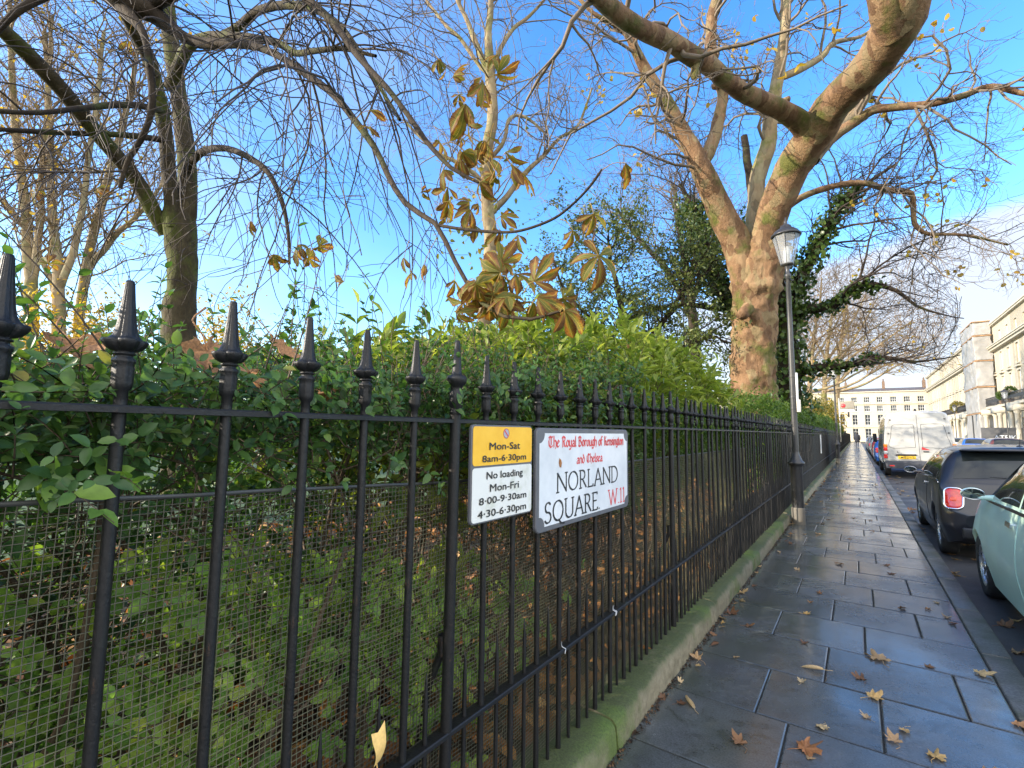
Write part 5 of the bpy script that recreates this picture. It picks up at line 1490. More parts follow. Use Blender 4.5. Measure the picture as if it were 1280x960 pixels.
# woody interior
P0_ = np.zeros((60, 9, 3)); R0_ = np.zeros((60, 9))
for i in range(60):
    y = -0.9 + 4.0 * rng.random(); x = -1.3 - 0.8 * rng.random()
    p = np.array([x, y, 0.1]); dd = np.array([0.25 * rng.normal(), 0.35 * rng.normal(), 1.0])
    for j in range(9):
        P0_[i, j] = p; dd = nrmz(dd + rng.normal(size=3) * 0.16); p = p + dd * 0.18
    R0_[i] = (0.006 + 0.008 * rng.random()) * np.linspace(1, 0.5, 9)
B1, R1 = grow(P0_, R0_, 420, 0.5, 6, 0.9, 0.2, 0.0, 0.6, 0.3, 1.0, (0, 0, 0.1), 0.4)
B2, R2 = grow(B1, np.maximum(R1, 0.003), 1500, 0.26, 4, 0.9, 0.25, 0.0, 0.6, 0.1, 1.0, (0, 0, 0.1), 0.5)
def clipx(B): B[..., 0] = np.minimum(B[..., 0], -1.125); return B
P0_ = clipx(P0_)
msm.tubes(P0_, R0_, 6); msm.tubes(clipx(B1), R1, 4); msm.tubes(clipx(B2), np.maximum(R2, 0.0013), 3)
so_ = msm.build('stem', STEM, hd); so_.location = (1.6, -1.0, -0.15)

# --- undergrowth behind the netting
un = thing('undergrowth', 'low green leafy undergrowth with bramble shoots behind the wire netting at bottom left', 'undergrowth', (-1.5, 0.6, 0.12))
ml, msm = MB(), MB()
N = 2300
yy = -0.9 + 5.2 * rng.random(N) ** 1.35
xx = -1.135 - 0.62 * rng.random(N)
zz = 0.16 + (1.02 - 0.18 * np.clip(yy, 0, 4)) * rng.random(N)
cl_ = np.array([mnoise.noise(Vector((y * 1.6, z * 2.0, x))) for x, y, z in zip(xx, yy, zz)])
keep = cl_ > (-0.30 + 0.27 * np.clip(yy, 0, 5))
o = np.stack([xx, yy, zz], -1)[keep]; N = len(o)
d = np.stack([0.35 + 0.35 * rng.random(N), 0.8 * rng.normal(size=N), 0.5 * rng.normal(size=N)], -1)
sprigs(ml, msm, o, d, 0.10 + 0.06 * rng.random(N), 8, 0.052, 'round', 0.0016, 0.62, 0.85, (0.9, -0.2, 0.55))
for mb_ in ml.v: mb_[:, 0] = np.minimum(mb_[:, 0], -1.118 - 0.004 * rng.random(len(mb_)))
fo = ml.build('foliage', LF_UNDER, un); fo.location = (1.5, -0.6, -0.12)
for mb_ in msm.v: mb_[:, 0] = np.minimum(mb_[:, 0], -1.12)
so_ = msm.build('stem', STEM, un); so_.location = (1.5, -0.6, -0.12)
# sprigs that have pushed out between the bars
for k, (px, py, dirv, n, L, lab) in enumerate(((40, 600, (0.6, 0.2, 0.1), 8, 0.062, 'pale green leafy shoot poking out through the leftmost bars below the top rail'), (140, 612, (0.5, 0.1, 0.3), 10, 0.038, 'small leafy shoot in front of the second bar from the left below the top rail'))):
    ml, msm = MB(), MB()
    c = at(px, py, 0.70); c = CAM + (c - CAM) * (-1.02 / c[0])
    root = thing('leafy_shoot', lab, 'shoot', tuple(c), 0, 'shoots poking through the railings')
    sprigs(ml, msm, c[None] - np.array([[0.10, 0, 0.0]]), np.array([dirv]), 0.16, n, L, 'round', 0.0016, 0.62)
    part(ml, 'foliage', LF_UNDER, root); part(msm, 'stem', STEM, root)

# --- laurel
lr = thing('laurel_bush', 'bright yellow green laurel bush with upright pointed leaves above the street name plate', 'bush', (-2.2, 4.2, 0.2))
ml, msm = MB(), MB()
N = 1750
yy = 1.3 + 6.4 * rng.random(N); xx = -1.25 - 2.0 * rng.random(N)
topz = np.interp(yy, [1.3, 2.2, 3.4, 5.2, 6.6, 7.7], [1.72, 1.98, 2.30, 2.45, 2.28, 1.9]) + 0.13 * np.array([mnoise.noise(Vector((x * 1.6, y * 1.6, 4))) for x, y in zip(xx, yy)]) - 0.28 * np.clip((-1.55 - xx) / -0.3, 0, 1) * 0
topz = topz - 0.42 * np.clip((xx + 1.75) / 0.5, 0, 1)
zz = topz - 0.75 * rng.random(N) ** 1.8
o = np.stack([xx, yy, zz - 0.12], -1)
d = np.stack([0.25 + 0.35 * rng.normal(size=N), 0.4 * rng.normal(size=N), 0.9 + 0.25 * rng.normal(size=N)], -1)
sprigs(ml, msm, o, d, 0.16 + 0.12 * rng.random(N), 9, 0.135, 'long', 0.003, 0.36, 0.55)
part(ml, 'foliage', LF_LAUREL, lr)
Pq = np.zeros((40, 6, 3))
for i in range(40):
    y = 1.6 + 6 * rng.random(); x = -1.7 - 1.0 * rng.random()
    for j in range(6): Pq[i, j] = (x + 0.1 * rng.normal(), y + 0.12 * rng.normal(), 0.12 + 0.33 * j)
msm.tubes(Pq, np.full((40, 6), 0.012) * np.linspace(1, .5, 6), 5)
part(msm, 'stem', STEM, lr)

# --- the hedge farther along (three plants grown together)
for k, (ya, yb, n, L, top, lab) in enumerate(((2.6, 9.5, 5200, 0.055, 1.62, 'clipped green hedge at railing height in front of the laurel bush'), (9.0, 24.0, 6000, 0.085, 1.98, 'green hedge along the railing between the big plane trunk and the second lamp post'), (24.0, 60.0, 6000, 0.15, 2.05, 'far green hedge along the railing beyond the second lamp post'))):
    root = thing('garden_hedge', lab, 'hedge', (-1.7, (ya + yb) / 2, 0.15), 0, 'hedges along the garden railing')
    ml = MB()
    yy = ya + (yb - ya) * rng.random(n); xx = -1.14 - 1.1 * rng.random(n) ** 1.4
    tz = top + 0.16 * np.array([mnoise.noise(Vector((y * (0.9 if k else 1.6), x * 1.5, 2))) for x, y in zip(xx, yy)]) + 0.18 * np.clip((-1.3 - xx), 0, 0.8)
    zz = tz - (tz - (0.25 if k else 0.95)) * rng.random(n) ** (1.5 if k else 1.25)
    o = np.stack([xx, yy, zz - 0.05], -1)
    d = np.stack([0.55 + 0.4 * rng.normal(size=n), 0.5 * rng.normal(size=n), 0.6 + 0.4 * rng.normal(size=n)], -1)
    sprigs(ml, None, o, d, L * 2.6, 8, L, 'low', 0.002, 0.5)
    for mb_ in ml.v: mb_[:, 0] = np.minimum(mb_[:, 0], np.where(mb_[:, 2] < 1.40, -1.115, -1.03))
    part(ml, 'foliage', LF_HEDGE, root)
    ns = int((yb - ya) * 6); Pq = np.zeros((ns, 5, 3))
    for i in range(ns):
        y = ya + (yb - ya) * rng.random(); x = -1.25 - 0.8 * rng.random()
        for j in range(5): Pq[i, j] = (min(-1.14, x + 0.08 * rng.normal()), y + 0.1 * rng.normal(), 0.1 + 0.4 * j)
    m = MB(); m.tubes(Pq, np.full((ns, 5), 0.011) * np.linspace(1, .5, 5), 4); part(m, 'stem', STEM, root)

# ================================================================ LEAF LITTER behind the railings
LITTER = leaf_mat('litter_leaf', [(0, (0.09, 0.038, 0.014)), (0.4, (0.24, 0.10, 0.03)), (0.75, (0.42, 0.19, 0.05)), (1, (0.55, 0.33, 0.11))], 0.6, 0.2, (1.2, 0.9, 0.5), 1.0, 0.1)


def garden_z(x, y): return 0.06 + 0.22 * min(1, max(0, (-1.16 - x) / 1.6)) + 0.07 * mnoise.noise(Vector((x * 1.3, y * 1.3, 0))) * (1 if x < -1.3 else 0.2)


m = MB(); n = 9000
yy = -0.8 + 13 * rng.random(n) ** 1.15; xx = -1.15 - 4.5 * rng.random(n) ** 1.4
zz = np.array([garden_z(a, b) for a, b in zip(xx, yy)]) + 0.02 + 0.05 * rng.random(n)
up = np.array([[0, 0, 1.0]]) + 0.5 * rng.normal(size=(n, 3))
leaves(m, np.stack([xx, yy, zz], -1), rdir(n) * [1, 1, 0.35], up, 0.05 + 0.07 * rng.random(n), 0.04 + 0.06 * rng.random(n), 'round')
tag(m.build('leaf_litter', LITTER), kind='stuff')
# ================================================================ CARS
from mathutils.bvhtree import BVHTree


def paint(name, c, metal=0.0, rough=0.32, coat=1.0):
    t = new(name)
    n = t.noise(3.0, 5); d = t.noise(240, 2)
    cc = t.ramp(n, [(0.3, tuple(x * 0.92 for x in c)), (0.7, tuple(min(1, x * 1.05) for x in c))])
    cc = t.mix(t.ramp(d, [(0.66, 0.0), (0.74, 0.35)]), cc, tuple(min(1, x * 0.6 + 0.08) for x in c))    # road dirt specks and rain spots
    t.set(Base=cc, Metal=metal, Rough=t.ramp(n, [(0.3, rough * 0.9), (0.7, rough * 1.25)]), Coat=coat)
    t.b.inputs['Coat Roughness'].default_value = 0.04
    return t.m


GLASS = plain('car_glass', (0.016, 0.020, 0.020), 0.03, var=0.3, scale=2)
t = new('tinted_glass')                       # see-through, with a thin reflecting surface
t.set(Base=(0.30, 0.36, 0.34), Rough=0.02, Alpha=1.0)
trn = t.node('ShaderNodeBsdfTransparent', {'Color': (0.42, 0.50, 0.46, 1)}); gl = t.node('ShaderNodeBsdfGlossy', {'Color': (0.9, 0.95, 0.95, 1), 'Roughness': 0.015})
fr_ = t.node('ShaderNodeFresnel', {'IOR': 1.55}); msx = t.node('ShaderNodeMixShader', {0: t.math('ADD', fr_.outputs[0], 0.05, True)})
t.l.new(trn.outputs[0], msx.inputs[1]); t.l.new(gl.outputs[0], msx.inputs[2]); t.l.new(msx.outputs[0], t.n['Material Output'].inputs['Surface']); TGLASS = t.m
RUBBER = plain('tyre_rubber', (0.022, 0.022, 0.022), 0.75, bump=0.2)
TRIM = plain('black_trim', (0.018, 0.018, 0.020), 0.42, bump=0.1)
CHROME = plain('chrome', (0.75, 0.76, 0.78), 0.10, 1.0, var=0.05)
ALLOY = plain('alloy', (0.45, 0.46, 0.48), 0.28, 0.9)
t = new('red_lens'); t.set(Base=t.ramp(t.noise(30, 3), [(0.3, (0.50, 0.008, 0.008)), (0.7, (0.75, 0.03, 0.02))]), Rough=0.12, Coat=1.0); RED_LENS = t.m
t = new('orange_lens'); t.set(Base=(0.75, 0.20, 0.02), Rough=0.15, Coat=1.0); ORANGE_LENS = t.m
t = new('clear_lens'); t.set(Base=t.ramp(t.noise(40, 2), [(0.3, (0.5, 0.5, 0.5)), (0.7, (0.75, 0.75, 0.75))]), Rough=0.08, Coat=1.0); CLEAR_LENS = t.m
RED_SOFT = plain('soft_red_lens', (0.78, 0.10, 0.05), 0.2, scale=30)
PLATE_Y = plain('plate_yellow', (0.80, 0.52, 0.03), 0.4, var=0.06)


class Loft:
    """car body from cross sections: rows (y, zb, ws, wm, zm, wb, zbelt, wr, zr, ztop), rear to front"""
    TS = np.array([0, 0.25, 0.5, 0.75, 0.88, 1.0])

    def __init__(self, rows, wheels, ra, zc):
        self.rows = np.array(rows, float); self.wheels, self.ra, self.zc = wheels, ra, zc
        self.n = len(rows)

    def r_of_y(self, y):
        rr = np.linspace(0, self.n - 1, 800); return float(np.interp(y, self.row(rr)[:, 0], rr))

    def row(self, r):
        r = np.atleast_1d(r); i = np.arange(self.n)
        return np.stack([pchip(r, i, self.rows[:, c]) for c in range(10)], -1)

    def S(self, r, t, arch=True):
        r = np.atleast_1d(np.asarray(r, float)); t = np.atleast_1d(np.asarray(t, float))
        A = self.row(r)
        out = np.zeros((len(r), len(t), 3))
        for k, (y, zb, ws, wm, zm, wb, zl, wr, zr, zt) in enumerate(A):
            if arch:
                for yc in self.wheels:
                    d = abs(y - yc)
                    if d < self.ra:
                        za = self.zc + math.sqrt(self.ra ** 2 - d * d)
                        zb = max(zb, za); ws = wm * 0.985 + (ws - wm) * 0.2
                zm = max(zm, zb + 0.03)
            xs = [ws, wm, wb, wr, wr * 0.62, 0.0]; zs = [zb, zm, max(zl, zm + 0.02), max(zr, zm + 0.03), zt - 0.18 * (zt - zr), zt]
            out[k, :, 0] = pchip(t, self.TS, xs); out[k, :, 2] = pchip(t, self.TS, zs); out[k, :, 1] = y
        return out

    def stations(self, step=0.022):
        rr = np.linspace(0, self.n - 1, 4000); A = self.row(rr)
        s = np.concatenate([[0], np.cumsum(np.hypot(np.diff(A[:, 0]), np.diff(A[:, 9])))])
        return np.interp(np.arange(0, s[-1] + 1e-6, step), s, rr)

    def body(self, step=0.022, nt=34):
        rr = self.stations(step); rr = np.unique(np.concatenate([[0], rr, [self.n - 1]]))
        R = self.S(rr, np.linspace(0, 1, nt))
        L = R.copy(); L[..., 0] *= -1
        ring = np.concatenate([L, R[:, -2::-1]], 1)
        m = MB(); m.grid(ring[:, ::-1])
        m.ngon(ring[0]); m.ngon(ring[-1][::-1])
        # underside
        a = m.n; self.ring = ring
        V = np.stack([ring[:, 0], ring[:, -1]], 1); m.grid(V)
        return m

    def patch(self, side, ya, yb, t0, t1, off=0.004, n=14, k=7, corner=0.0, r_range=None):
        """panel on the body between two fore-aft positions at each t: ya, yb may be (bottom, top) pairs"""
        ya = ya if isinstance(ya, tuple) else (ya, ya); yb = yb if isinstance(yb, tuple) else (yb, yb)
        G = np.zeros((n, k, 3)); N = np.zeros((n, k, 3))
        for j in range(k):
            v = j / (k - 1); t = t0 + (t1 - t0) * v
            y0 = ya[0] + (ya[1] - ya[0]) * v; y1 = yb[0] + (yb[1] - yb[0]) * v
            cc = corner * (1 - min(1, min(v, 1 - v) * (k - 1) / 1.0)) 
            for i in range(n):
                y = (y0 + cc) + (y1 - y0 - 2 * cc) * i / (n - 1); r = self.r_of_y(y)
                p = self.S(r, t, False)[0, 0]; pu = self.S(min(r + 0.02, self.n - 1), t, False)[0, 0]; pl = self.S(max(r - 0.02, 0), t, False)[0, 0]
                pt = self.S(r, min(t + 0.01, 1), False)[0, 0]; pb = self.S(r, max(t - 0.01, 0), False)[0, 0]
                nn = np.cross(pu - pl, pt - pb); nn /= np.linalg.norm(nn) + 1e-9
                if nn[0] < 0 and t < 0.8: nn = -nn
                if t >= 0.8 and nn[2] < 0: nn = -nn
                G[i, j] = p; N[i, j] = nn
        P = G + N * off
        if side < 0: P = P * [-1, 1, 1]; N = N * [-1, 1, 1]
        m = MB(); m.grid(P if side < 0 else P[:, ::-1])
        # thin skirt so the panel has an edge
        E = np.concatenate([P[:, 0], P[-1, 1:], P[-2::-1, -1], P[0, -2:0:-1]]); EN = np.concatenate([N[:, 0], N[-1, 1:], N[-2::-1, -1], N[0, -2:0:-1]])
        m.grid(np.stack([E, E - EN * (off + 0.004)], 0), True)
        return m, P


def bvh_of(o):
    return BVHTree.FromPolygons([v.co for v in o.data.vertices], [list(p.vertices) for p in o.data.polygons])


def decal(bvh, c, nrm, up, outline, off, dome=0.0, rings=4):
    """a lens or badge laid on the bodywork: outline [(a,b)] in the plane facing nrm"""
    nrm = Vector(nrm).normalized(); up = Vector(up); s = up.cross(nrm).normalized(); up = nrm.cross(s).normalized()
    n = len(outline); V = []
    ac = sum(a for a, b in outline) / n; bc = sum(b for a, b in outline) / n
    for k in range(rings + 1):
        f = k / rings
        for a, b in outline:
            q = Vector(c) + s * (ac + (a - ac) * f) + up * (bc + (b - bc) * f)
            h = bvh.ray_cast(q + nrm * 0.5, -nrm, 1.2)
            p = h[0] if h[0] is not None else q
            V.append(p + nrm * (off + dome * (1 - f * f)))
    for a, b in outline:
        q = Vector(c) + s * a + up * b
        h = bvh.ray_cast(q + nrm * 0.5, -nrm, 1.2); p = h[0] if h[0] is not None else q
        V.append(p - nrm * 0.006)
    G = np.array([v[:] for v in V]).reshape(rings + 2, n, 3)
    m = MB(); m.grid(G, True); return m, G[rings]


def rr_outline(w, h, r, n=6, skew=0.0):
    return [(x - w / 2 + skew * (y - h / 2), y - h / 2) for x, y in round_rect(w, h, r, n)]


def make_wheel(parent, x, y, r, side, width=0.18, spokes=5, rim_mat=None):
    m = MB(); w = width / 2
    m.lathe([(r * 0.66, -w * 0.9), (r * 0.80, -w), (r * 0.93, -w * 0.96), (r * 0.985, -w * 0.75), (r, -w * 0.4), (r, w * 0.4), (r * 0.985, w * 0.75), (r * 0.93, w * 0.96), (r * 0.80, w), (r * 0.66, w * 0.9), (r * 0.64, w * 0.4)], 40, axis='x')
    o = m.build('wheel', RUBBER, parent); o.location = (x, y, r)
    m = MB(); s = side
    m.lathe([(r * 0.665, s * w * 0.86), (r * 0.63, s * w * 0.88), (r * 0.60, s * w * 0.60), (r * 0.58, -s * w * 0.3)], 36, axis='x')
    m.lathe([(r * 0.15, s * w * 0.50), (r * 0.14, s * w * 0.82), (r * 0.06, s * w * 0.88), (0.0, s * w * 0.88)], 20, axis='x')
    for k in range(spokes):
        a = 2 * math.pi * k / spokes + 0.3
        M = Matrix.Rotation(a, 4, 'X')
        m.bbox(s * w * 0.55 - 0.012, s * w * 0.55 + 0.026, -r * 0.075, r * 0.075, r * 0.10, r * 0.625, 0.008, M)
    m.build('rim', rim_mat or ALLOY, o)
    m = MB(); m.lathe([(r * 0.60, s * w * 0.1), (0, s * w * 0.1)], 24, axis='x'); m.build('brake_disc', TRIM, o)
    return o


def plate_obj(parent, loc, w, h, txt, rot=None):
    """rear registration plate facing -y"""
    m = MB(); m.bbox(-w / 2, w / 2, -0.006, 0.004, -h / 2, h / 2, 0.003); p = m.build('number_plate', PLATE_Y, parent); p.location = loc
    cu = bpy.data.curves.new('lettering', 'FONT'); cu.body = txt; cu.align_x = 'CENTER'; cu.offset = 0.012
    ob = bpy.data.objects.new('tmp', cu); COL.objects.link(ob)
    me = bpy.data.meshes.new_from_object(ob.evaluated_get(bpy.context.evaluated_depsgraph_get())); COL.objects.unlink(ob); bpy.data.objects.remove(ob)
    V = np.array([v.co[:] for v in me.vertices]); V[:, 0] -= (V[:, 0].min() + V[:, 0].max()) / 2
    s = min(w * 0.88 / np.ptp(V[:, 0]), h * 0.66 / 0.73)
    V = np.stack([V[:, 0] * w * 0.86 / np.ptp(V[:, 0]), np.full(len(V), -0.0075), (V[:, 1] - 0.365) * h * 0.62 / 0.73], -1)
    me.vertices.foreach_set('co', V.ravel()); me.materials.clear(); me.materials.append(INK); me.update()
    o = bpy.data.objects.new('lettering', me); COL.objects.link(o); o.parent = p
    return p


HATCH = [(-1.88, .40, .52, .64, .48, .60, .57, .44, .59, .60), (-1.855, .31, .64, .75, .46, .73, .615, .60, .64, .655), (-1.81, .26, .71, .815, .48, .795, .66, .69, .73, .75),
         (-1.765, .24, .755, .845, .50, .82, .80, .715, .89, .92), (-1.71, .22, .78, .857, .53, .832, .915, .72, .985, 1.01), (-1.52, .20, .80, .865, .55, .832, .95, .645, 1.27, 1.325),
         (-1.44, .19, .80, .865, .55, .832, .955, .615, 1.325, 1.38), (-0.7, .18, .81, .865, .56, .832, .945, .60, 1.345, 1.412), (0.1, .18, .81, .865, .56, .828, .93, .59, 1.33, 1.40),
         (0.42, .18, .81, .865, .56, .825, .92, .57, 1.25, 1.325), (0.95, .18, .81, .865, .56, .815, .905, .67, .935, .97), (1.45, .20, .80, .86, .55, .79, .865, .64, .895, .925),
         (1.80, .24, .74, .82, .50, .71, .78, .56, .81, .84), (1.92, .28, .62, .70, .45, .61, .62, .46, .66, .68), (1.96, .34, .50, .58, .45, .50, .52, .40, .54, .55)]
BUBBLE = [(-1.75, .40, .46, .58, .48, .55, .57, .40, .59, .60), (-1.72, .31, .60, .70, .46, .68, .64, .55, .67, .69), (-1.66, .26, .67, .765, .50, .745, .75, .62, .80, .83), (-1.58, .24, .71, .79, .54, .765, .90, .62, .97, 1.01),
          (-1.42, .21, .745, .808, .57, .77, .965, .58, 1.18, 1.24), (-1.15, .19, .75, .815, .58, .768, .975, .55, 1.36, 1.42), (-0.55, .18, .755, .815, .58, .765, .965, .54, 1.42, 1.485), (0.0, .18, .755, .815, .58, .76, .955, .535, 1.40, 1.47),
          (0.44, .18, .755, .815, .58, .755, .945, .52, 1.33, 1.40), (1.04, .18, .755, .812, .58, .742, .93, .62, .955, 1.0), (1.34, .22, .74, .805, .56, .705, .885, .58, .91, .945), (1.55, .26, .66, .745, .52, .62, .79, .49, .82, .85),
          (1.70, .30, .54, .62, .46, .52, .64, .40, .67, .69), (1.75, .36, .44, .50, .46, .42, .54, .34, .56, .57)]
ESTATE = [(-2.30, .42, .60, .72, .52, .70, .60, .55, .62, .63), (-2.27, .30, .72, .82, .50, .80, .64, .68, .67, .69), (-2.22, .26, .77, .85, .52, .83, .80, .72, .88, .90), (-2.16, .24, .79, .87, .54, .84, .90, .70, .97, 1.0),
          (-1.95, .22, .80, .875, .56, .84, .93, .64, 1.28, 1.34), (-1.80, .20, .80, .875, .56, .84, .935, .61, 1.37, 1.42), (-0.8, .19, .80, .875, .56, .84, .93, .60, 1.39, 1.46), (0.1, .19, .80, .875, .56, .84, .92, .59, 1.37, 1.45),
          (0.5, .19, .80, .875, .56, .835, .91, .57, 1.28, 1.35), (1.15, .20, .80, .87, .56, .82, .895, .66, .925, .96), (1.75, .22, .78, .85, .54, .77, .83, .62, .86, .88), (2.12, .26, .70, .78, .50, .66, .72, .52, .75, .77), (2.22, .32, .55, .62, .46, .54, .58, .42, .60, .61)]


def make_car(rows, wheels, ra, wr, colour, label, cat, x, y, z, rz=0.0, roll=0.0, plate=None, group=None, name='parked_car', lamp_z=0.78, detail=True, roof=None, lamp=(0.17, 0.25), step=0.022, glass=None):
    root = thing(name, label, cat, (x, y, z), rz, group); root.rotation_euler = (0, roll, rz)
    lf = Loft(rows, wheels, ra, wr)
    body = lf.body(step).build('body', colour, root, auto=38)
    bv = bvh_of(body)
    wmax = max(r[3] for r in rows); yr = rows[0][0]; yf = rows[-1][0]
    for yc in wheels:
        for s in (-1, 1): make_wheel(root, s * (wmax - 0.115), yc, wr, s)
    # where the roof starts and ends
    A = lf.row(np.linspace(0, lf.n - 1, 400)); zt = A[:, 9]; ys_ = A[:, 0]
    ymax = zt.max()
    yb0 = float(ys_[np.argmax(zt > 0.70 * ymax)]); yb1 = float(ys_[np.argmax(zt > 0.955 * ymax)])
    front = ys_[::-1]; ztf = zt[::-1]
    yw0 = float(front[np.argmax(ztf > 0.695 * ymax)]); yw1 = float(front[np.argmax(ztf > 0.945 * ymax)])
    glm = glass or GLASS
    # windscreen and rear window
    for nm, a, b in (('rear_window', yb0 + 0.015, yb1 - 0.01), ('windscreen', yw1 + 0.02, yw0 - 0.03)):
        fr = []
        for s in (-1, 1):
            mm_, P_ = lf.patch(s, a, b, 0.775, 1.0, 0.004, 14, 8); fr.append(mm_)
        m = MB()
        for q in fr:
            for v, in zip(q.v): m.v.append(v)
            for qq in q.q: pass
        # rebuild as one sheet
        m = MB(); _, PL_ = lf.patch(-1, a, b, 0.775, 1.0, 0.004, 14, 8); _, PR_ = lf.patch(1, a, b, 0.775, 1.0, 0.004, 14, 8)
        G = np.concatenate([PL_, PR_[:, -2::-1]], 1); m.grid(G)
        m.build(nm, glm, root)
    ybel = yb0 + 0.13; yfb = yw0 - 0.10
    mid = (yw1 + yb1) / 2 + 0.05
    for s in (-1, 1):
        m, _ = lf.patch(s, (ybel, yb1 + 0.05), (mid - 0.03, mid - 0.06), 0.525, 0.735, 0.004, 12, 7); m.build('side_window', glm, root)
        m, _ = lf.patch(s, (mid + 0.03, mid - 0.0), (yfb - 0.05, yw1 + 0.04), 0.525, 0.735, 0.004, 14, 7); m.build('side_window', glm, root)
        if detail:
            m, _ = lf.patch(s, (mid - 0.02, mid - 0.02), (yfb + 0.02, yfb + 0.02), 0.10, 0.50, 0.0035, 18, 12); d = m.build('door', colour, root, auto=38)
            m, P_ = lf.patch(s, mid + 0.08, mid + 0.24, 0.425, 0.45, 0.022, 8, 4); m.build('handle', CHROME if s < 0 else TRIM, d)
            m, _ = lf.patch(s, ybel - 0.05, yfb + 0.08, 0.497, 0.512, 0.007, 24, 3); m.build('belt_trim', CHROME, root)
            # mirror: arm, shell and glass
            mp = lf.S(lf.r_of_y(yfb - (0.22 if rows is BUBBLE else 0.10)), 0.53, False)[0, 0]; mp = Vector((mp[0] * s, mp[1], mp[2]))
            m = MB(); ce = mp + Vector((s * 0.13, 0.02, 0.03))
            m.tube([mp - Vector((s * 0.02, 0, 0)), mp + Vector((s * 0.05, 0.01, 0.0)), ce - Vector((s * 0.02, 0, 0.03))], [0.03, 0.022, 0.02], 8)
            bm = bmesh.new(); bmesh.ops.create_uvsphere(bm, u_segments=20, v_segments=12, radius=1.0)
            for v in bm.verts:
                v.co = Vector((v.co.x * 0.084, (v.co.y * 0.075 if v.co.y > 0 else v.co.y * 0.02), v.co.z * 0.055)) + ce
            m.from_bm(bm); mi = m.build('door_mirror', TRIM if s < 0 and name == 'x' else colour, root)
            m = MB(); aa = np.linspace(0, 2 * np.pi, 24, endpoint=False)
            m.grid(np.array([[[ce.x + f * 0.073 * math.cos(a), ce.y - 0.0215 - 0.002 * (1 - f), ce.z + f * 0.045 * math.sin(a)] for a in aa] for f in (0.02, 0.6, 1.0)]), True)
            m.build('mirror_glass', plain('mirror_glass', (0.22, 0.24, 0.25), 0.04, 1.0, var=0.02) if 'mirror_glass' not in MATS else MATS['mirror_glass'], mi)
            m = MB(); a_ = np.linspace(0, 2 * np.pi, 24, endpoint=False)
            m.tube([(ce.x + 0.077 * math.cos(a), ce.y - 0.021, ce.z + 0.049 * math.sin(a)) for a in list(a_) + [0]], 0.004, 6); m.build('mirror_rim', CHROME, mi)
    # tail lamps and headlamps
    for s in (-1, 1):
        c = (s * (wmax - 0.165), yr + 0.12, lamp_z); n_ = (s * 0.42, -1, 0.12)
        m, ring = decal(bv, c, n_, (0, 0, 1), rr_outline(lamp[0], lamp[1], min(lamp) * 0.33), 0.012, 0.012)
        tl = m.build('tail_lamp', RED_LENS, root)
        if detail:
            m = MB(); m.tube(np.concatenate([ring, ring[:1]]), 0.011, 8); m.build('lamp_rim', CHROME, tl)
            m, _ = decal(bv, (c[0], c[1], c[2] - 0.01), n_, (0, 0, 1), rr_outline(lamp[0] * 0.36, lamp[1] * 0.2, 0.02), 0.024, 0.004); m.build('indicator', RED_SOFT, tl)
        m, ring = decal(bv, (s * (wmax - 0.24), yf - 0.22, 0.70), (s * 0.4, 1, 0.35), (0, 0, 1), [(0.10 * math.cos(a), 0.10 * math.sin(a)) for a in np.linspace(0, 2 * np.pi, 20, endpoint=False)], 0.008, 0.02)
        m.build('headlight', CLEAR_LENS, root)
    if plate: plate_obj(root, (0, yr - 0.006, 0.50), 0.50, 0.11, plate)
    m = MB(); m.bbox(-wmax * 0.78, wmax * 0.78, yr - 0.012, yr + 0.10, 0.30, 0.43, 0.02); m.build('rear_bumper', TRIM, root)
    return root, lf, bv


BLACK_BLUE = paint('black_blue_paint', (0.004, 0.005, 0.011), 0.0, 0.4, 0.55)
MINT = paint('mint_paint', (0.56, 0.80, 0.66), 0.0, 0.4, 0.5)
ROLL = -0.018
mini, lf, bv = make_car(HATCH, (-1.25, 1.25), 0.335, 0.31, BLACK_BLUE, 'glossy black hatchback with a big red chrome-ringed tail lamp parked by the kerb', 'car', 1.665, 9.85, -0.088, 0, ROLL, 'LK14 UHD', lamp_z=0.76)
# roof aerial on its diamond foot, tail spoiler and wiper
m = MB(); m.lathe([(0.035, 0), (0.030, 0.012), (0.010, 0.022), (0.0, 0.022)], 4, (0, -1.30, 1.385)); m.tube([(0, -1.30, 1.40), (0, -1.335, 1.46), (0, -1.40, 1.55)], [0.004, 0.003, 0.002], 6); m.build('aerial', TRIM, mini)
m = MB(); m.bbox(-0.58, 0.58, -1.66, -1.40, 1.335, 1.362, 0.012); m.build('roof_spoiler', BLACK_BLUE, mini)
m = MB(); m.tube([(0.02, -1.735, 1.005), (-0.12, -1.715, 1.02), (-0.36, -1.70, 1.03)], [0.012, 0.008, 0.005], 6); m.build('rear_wiper', TRIM, mini)
m = MB(); m.bbox(-0.30, 0.30, -1.80, -1.755, 0.872, 0.894, 0.006); m.build('tailgate_strip', CHROME, mini)
mint, lf2, bv2 = make_car(BUBBLE, (-1.15, 1.15), 0.315, 0.29, MINT, 'pale mint green small car cut by the right edge, behind the black hatchback', 'car', 1.72, 5.40, -0.09, 0, ROLL, None, lamp_z=0.75)

